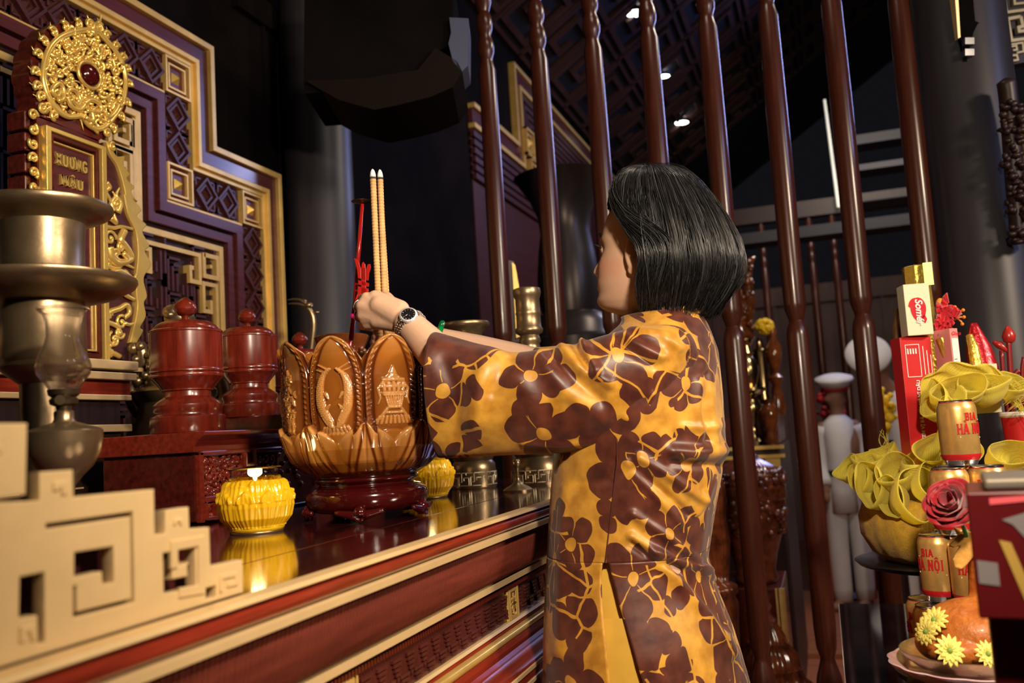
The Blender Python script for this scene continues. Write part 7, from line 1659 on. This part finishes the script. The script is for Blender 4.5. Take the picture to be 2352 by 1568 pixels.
for pts, r_ in (([(2325, 980), (2322, 880), (2316, 770)], .006), ([(2318, 980), (2306, 880), (2300, 805)], .005), ([(2345, 980), (2340, 900), (2330, 865), (2340, 850)], .006), ([(2352, 960), (2348, 860), (2352, 820)], .005)): m.tube(smoothpts([bpx(*p, .12) for p in pts], 5), r_, 8)
m.build('stem', RST, t, smooth=180); m = MB(); c = bpx(2317, 772, .12); m.lathe([(.003, -.018), (.012, -.012), (.015, .0), (.011, .012), (.004, .022), (0, .026)], c, 20); c2 = bpx(2300, 795, .12); m.tube([bpx(2280, 784, .12), bpx(2295, 792, .12), bpx(2322, 812, .12)], [.004, .009, .002], 10); m.build('bud', mat('red_lotus_bud', (.42, .02, .015), .35, coat=.4), t, smooth=180)
t = thing('red_cup', 'red printed cup with white rim right of the top can', 'cup', bpx(2345, 1040, .05)); c = bpx(2350, 1040, .05); m = MB(); m.lathe([(.030, -.03), (.036, .08)], c, 32); m.build('cup_wall', CRT, t, smooth=40); m = MB(); m.lathe([(.036, .08), (.040, .084), (.040, .09), (.036, .092), (.0, .088)], c, 32); m.build('rim', INK, t, smooth=40)
# ---- roast chicken with the rose in its beak
KD = 1.33
def kq(x, y, d=0.0): return dep(x, y, KD+d)
pl = kq(2235, 1545); pl[2] = .752; RZ = .020
st = thing('dish_stand', 'dark round stand under the chicken platter', 'stand', (pl[0], pl[1], TZ)); m = MB(); m.lathe([(0, .0008), (.07, .0008), (.05, .02), (.03, .05), (.05, .085+RZ), (.09, .0955+RZ), (0, .0955+RZ)], (pl[0], pl[1], TZ), 40); m.build('stand', DARK, st, smooth=50)
pt = thing('scalloped_plate', 'white and pink scalloped plate under the metal chicken platter', 'plate', (pl[0], pl[1], TZ+.097+RZ)); m = MB(); m.lathe([(0, 0), (.06, 0), (.085, .008), (.108, .024), (.112, .030), (.109, .031), (.084, .014), (0, .006)], (pl[0], pl[1], TZ+.097+RZ), 120, rfun=lambda th, h: 1+.035*np.abs(np.sin(th*7))*(h > .02)); m.build('plate', mat('white_pink_china', (.82, .70, .70), .2, col2=(.70, .28, .36), scale=14, coat=.6), pt, smooth=60)
pm = thing('metal_platter', 'silver-gold patterned platter holding the roast chicken', 'platter', (pl[0], pl[1], TZ+.107+RZ)); m = MB(); m.lathe([(0, 0), (.055, 0), (.078, .006), (.094, .020), (.097, .026), (.094, .027), (.076, .012), (0, .005)], (pl[0]+.004, pl[1], TZ+.116+RZ), 80); m.build('platter', mat('engraved_metal', (.55, .46, .28), .3, .9, bump=.8, bscale=80), pm, smooth=60)
ROAST = mat('roast_skin', (.34, .075, .010), .42, var=.6, scale=26, bump=1.0, bscale=110, coat=.12, col2=(.66, .22, .035)); GOLDSK = mat('golden_skin', (.70, .36, .08), .3, var=.3, scale=30, bump=.5, bscale=120, coat=.4)
ck = thing('roast_chicken', 'whole roast chicken with raised neck and head, a rose at its beak', 'food', (pl[0], pl[1], TZ+.124+RZ)); fd2, fr2, _ = hvec(pl); cb = np.array([pl[0], pl[1], TZ+.124+RZ])
mb = MB(); mb.ball(cb+fr2*.012+fu*.045, (.070, .078, .047), 28, 18); mb.ball(cb-fr2*.04+fu*.030-fd2*.02, (.032, .034, .026), 18, 12); mb.ball(cb+fr2*.05+fu*.034-fd2*.03, (.030, .038, .026), 18, 12); mb.ball(cb-fr2*.01+fu*.028-fd2*.055, (.026, .034, .020), 16, 10)
capsule(mb, [cb+fr2*.01+fu*.06, kq(2262, 1400, .02), kq(2254, 1330, .02), kq(2246, 1270, .01)], [.030, .024, .018, .015], 16); mb.ball(kq(2240, 1250), (.019, .022, .017), 16, 12)
me = union_mesh(mb, .003, 4); mesh_object(me, 'roasted_body', ROAST, ck)
m = MB(); m.tube([kq(2228, 1240, -.005), kq(2205, 1222, -.01), kq(2192, 1212, -.012)], [.009, .006, .001], 10); m.tube([kq(2228, 1252, -.005), kq(2208, 1240, -.01)], [.006, .001], 8); m.build('beak', GOLDSK, ck, smooth=180)
m = MB(); R = []
for i, (a, c) in enumerate((((2186, 1252), (2196, 1262)), ((2200, 1232), (2212, 1262)), ((2216, 1226), (2226, 1280)), ((2190, 1280), (2236, 1290)), ((2194, 1308), (2222, 1302)))): pass
cmb = [(2178, 1254), (2196, 1232), (2214, 1216), (2234, 1222), (2240, 1250), (2238, 1275), (2222, 1296), (2208, 1308), (2193, 1304), (2188, 1285), (2196, 1268), (2204, 1254), (2190, 1258)]
q = [kq(*p, -.03) for p in cmb]; n = len(q); V = q+[p+fd2*.006 for p in q]; m.add(V, [list(range(n))[::-1], list(range(n, 2*n))]+[(i, (i+1) % n, n+(i+1) % n, n+i) for i in range(n)]); m.build('comb', GOLDSK, ck, smooth=0, bev=.002, label='crisp golden comb')
# rose
RP = mat('rose_petal', (.36, .003, .014), .5, var=.25, scale=50, sheen=.5)
rc_ = kq(2192, 1162, -.05); rz = thing('red_rose', 'open red rose at the chicken\'s beak', 'flower', rc_-fu*.03)
m = MB(); rnd = random.Random(5); ax0 = -fd2*.78-fr2*.30+fu*.42; ax0 /= np.linalg.norm(ax0); e1 = np.cross(ax0, fu); e1 /= np.linalg.norm(e1); e2 = np.cross(e1, ax0)
for ring_, (n, r0, op) in enumerate(((3, .006, .05), (4, .011, .12), (5, .018, .25), (6, .025, .42), (7, .031, .62))):
    for k in range(n):
        a = 2*PI*k/n+ring_*.9; R = []
        for v in np.linspace(0, 1, 9):
            row = []
            for u_ in np.linspace(-1, 1, 11):
                th_ = a+u_*(1.15*PI/n+.25); rad = (.004+r0*(v**.7))*(1-.10*u_*u_*v); hgt = .032*v*(1-op*.55)-.010*op*v*v+.004*math.sin(u_*3+k)*v-.004*u_*u_*v; rad += .006*op*max(0, v-.7)/.3*(1-u_*u_)
                row.append(rc_+(e1*math.cos(th_)+e2*math.sin(th_))*rad+ax0*hgt)
            R.append(row)
        m.grid(np.array(R))
m.build('petals', RP, rz, smooth=180, sol=.0006); m = MB(); m.tube([rc_, rc_-ax0*.02+fu*-.01, rc_-ax0*.035-fu*.03], .003, 8); m.build('stem', INKG, rz, smooth=180)
# chrysanthemums
CHR = mat('pale_yellow_petal', (.86, .72, .16), .5, var=.12, scale=60); CGR = mat('green_flower_eye', (.22, .34, .05), .6)
def chrys(lab, x, y, d, r, tilt):
    c = kq(x, y, d); t = thing('chrysanthemum', lab, 'flower', c, 'yellow chrysanthemums round the chicken'); ax = -fd2*tilt[0]+fr2*tilt[1]+fu*tilt[2]; ax /= np.linalg.norm(ax); a1 = np.cross(ax, fu); a1 /= np.linalg.norm(a1); a2 = np.cross(a1, ax); m = MB()
    for lay, (n, rr, el) in enumerate(((14, r, .12), (11, r*.75, .35))):
        for k in range(n):
            a = 2*PI*k/n+lay*.2; dr = a1*math.cos(a)+a2*math.sin(a); dt = -a1*math.sin(a)+a2*math.cos(a); R = []
            for v in np.linspace(0, 1, 6):
                w_ = r*.17*math.sin(PI*min(.93, .12+v*.82)); p = c+dr*rr*(.12+.88*v)+ax*(rr*el*v*(1.4-v)); R.append([p-dt*w_+ax*w_*.35, p, p+dt*w_+ax*w_*.35])
            m.grid(np.array(R))
    m.build('petals', CHR, t, smooth=180, sol=.0006); m = MB(); m.ball(c+ax*.001, r*.20, 14, 10); m.build('flower_eye', CGR, t, smooth=180)
chrys('pale yellow chrysanthemum at the upper left of the chicken', 2146, 1424, -.03, .021, (.6, -.3, .5)); chrys('pale yellow chrysanthemum just below the upper one, at the plate rim', 2128, 1450, -.05, .020, (.7, -.6, .3)); chrys('pale yellow chrysanthemum lying on the front of the platter', 2180, 1494, -.088, .022, (.8, .5, .3)); chrys('pale yellow chrysanthemum in front of the chicken, against the red box', 2268, 1502, -.088, .019, (.7, .5, .4))
# ---- out-of-focus red boxes nearest the camera
RB = dep(2246, 1388, .80); d_, r_, _ = hvec(RB)
def fbox(name, lab, cat, o, w_, dpt, h, mt, yaw=0.0):
    cy, sy = math.cos(yaw), math.sin(yaw); u_ = r_*cy+d_*sy; v_ = d_*cy-r_*sy; t = thing(name, lab, cat, o+u_*w_/2+v_*dpt/2); m = MB(); m.obox(o+u_*w_/2+v_*dpt/2+fu*h/2, (w_/2, dpt/2, h/2), (u_, v_, fu)); m.build('carton', mt, t, smooth=0, bev=.002); return t, u_, v_
DRED = mat('shaded_red_carton', (.085, .004, .005), .35, var=.1, scale=8)  # carton red darkened to hold the shadow on its front
lz = float(dep(2270, 1395, .84)[2]); lo_p = dep(2268, 1395, .84); o = np.array([lo_p[0], lo_p[1], TZ+.0006])
fbox('gift_carton', 'dark red carton, lower of the two blurred ones at the bottom right corner', 'box', o, .14, .09, lz-TZ-.001, DRED, .0)
o = np.array([RB[0], RB[1], lz]); hh = float(dep(2236, 1132, .80)[2])-lz; t, u_, v_ = fbox('gift_carton', 'red carton with yellow stripe, upper of the two blurred ones in the corner', 'box', o, .16, .12, hh, DRED, .0)
YST = mat('yellow_print', (.40, .25, .05), .5); GRYP = mat('grey_print', (.18, .16, .16), .5)
decal(t, 'yellow_stripe', YST, o, u_, v_, [[(.022, hh*.62), (.031, hh*.60), (.047, hh*.10), (.060, hh*.10), (.060, -.001+.002), (.041, .002)]]); decal(t, 'grey_print', GRYP, o, u_, v_, [[(.003, hh*.28), (.019, hh*.26), (.019, hh*.44), (.003, hh*.46)], [(.026, hh*.78), (.055, hh*.86), (.055, hh*.76), (.045, hh*.60), (.034, hh*.74)]]); decal(t, 'pink_reflection', mat('pink_reflection', (.70, .10, .12), .4), o, u_, v_, [[(.018, hh*.90), (.058, hh*.93), (.058, hh*.97), (.018, hh*.95)]])  # pinkish reflection near the top edge, laid on as flat colour
m = MB(); m.obox(o+u_*.085+v_*.06+fu*(hh+.006), (.07, .055, .005), (u_, v_, fu)); m.build('metal_lid', mat('pewter_lid', (.20, .17, .13), .55, .5), t, smooth=0, bev=.003)
# ================================================================ light
w = bpy.data.worlds.new('hall_air'); SC.world = w; w.use_nodes = True
w.node_tree.nodes['Background'].inputs[0].default_value = (.45, .42, .55, 1); w.node_tree.nodes['Background'].inputs[1].default_value = .012
def light(name, kind, loc, target, energy, col, size=.3, spot=None, blend=.5, sizey=None):
    ld = bpy.data.lights.new(name, kind); ld.energy = energy; ld.color = col
    if kind == 'AREA':
        ld.size = size
        if sizey: ld.shape = 'RECTANGLE'; ld.size_y = sizey
    else: ld.shadow_soft_size = size
    if spot: ld.spot_size = math.radians(spot); ld.spot_blend = blend
    o = bpy.data.objects.new(name, ld); COL.objects.link(o); o.location = loc
    o.rotation_euler = (Vector(target)-Vector(loc)).to_track_quat('-Z', 'Y').to_euler(); return o
light('key_lamp', 'SPOT', (.30, -.25, 1.78), (1.62, .45, 1.32), 118, (1, .82, .62), .05, 112, .85)
light('offering_fill', 'SPOT', (1.35, -2.3, 2.2), (2.0, -.2, 1.0), 75, (1, .86, .66), .12, 42, .6)  # added spot that brightens the basket and its gauze
light('altar_fill', 'SPOT', (.35, -1.1, 2.05), (2.2, 1.75, 1.95), 85, (1, .84, .62), .08, 44, .7)  # added fill to lift the dim wall panel, tablet and canisters
light('column_wash', 'SPOT', (2.2, -3.2, 3.0), (3.05, -.5, 2.0), 70, (.40, .48, 1.0), .3, 38, .8)
light('side_lamp', 'AREA', (.95, -2.25, 2.45), (1.7, .7, 1.15), 62, (1, .80, .58), .35)
light('right_stage_light', 'AREA', (8.6, -1.7, 4.5), (2.6, .9, 1.7), 75, (.36, .43, 1.0), 1.3)
light('roof_lamp_left', 'AREA', (2.2, .2, 3.3), (1.8, 1.2, 1.0), 5, (1, .85, .7), .4)
light('hall_lamp', 'AREA', (3.9, -.6, 3.4), (4.9, .3, .8), 26, (1, .86, .72), .5)
light('next_bay_fill', 'SPOT', (4.2, .1, 3.3), (5.6, 1.93, 3.4), 45, (1, .78, .5), .1, 70, .8)  # added warm light so the distant backdrop shows
light('far_hall_lamp', 'AREA', (6.6, -.6, 3.6), (8.0, .2, .5), 42, (1, .84, .72), 1.0)
SC.view_settings.view_transform = 'Standard'; SC.view_settings.look = 'None'; SC.view_settings.gamma = 1; SC.view_settings.use_curve_mapping = False; SC.view_settings.exposure = 0.0
SC.cycles.use_adaptive_sampling = True; SC.cycles.adaptive_threshold = .03; SC.cycles.max_bounces = 5; SC.cycles.diffuse_bounces = 2; SC.cycles.glossy_bounces = 3; SC.cycles.transmission_bounces = 6; SC.cycles.transparent_max_bounces = 8; SC.cycles.use_denoising = True; SC.cycles.caustics_reflective = False; SC.cycles.caustics_refractive = False
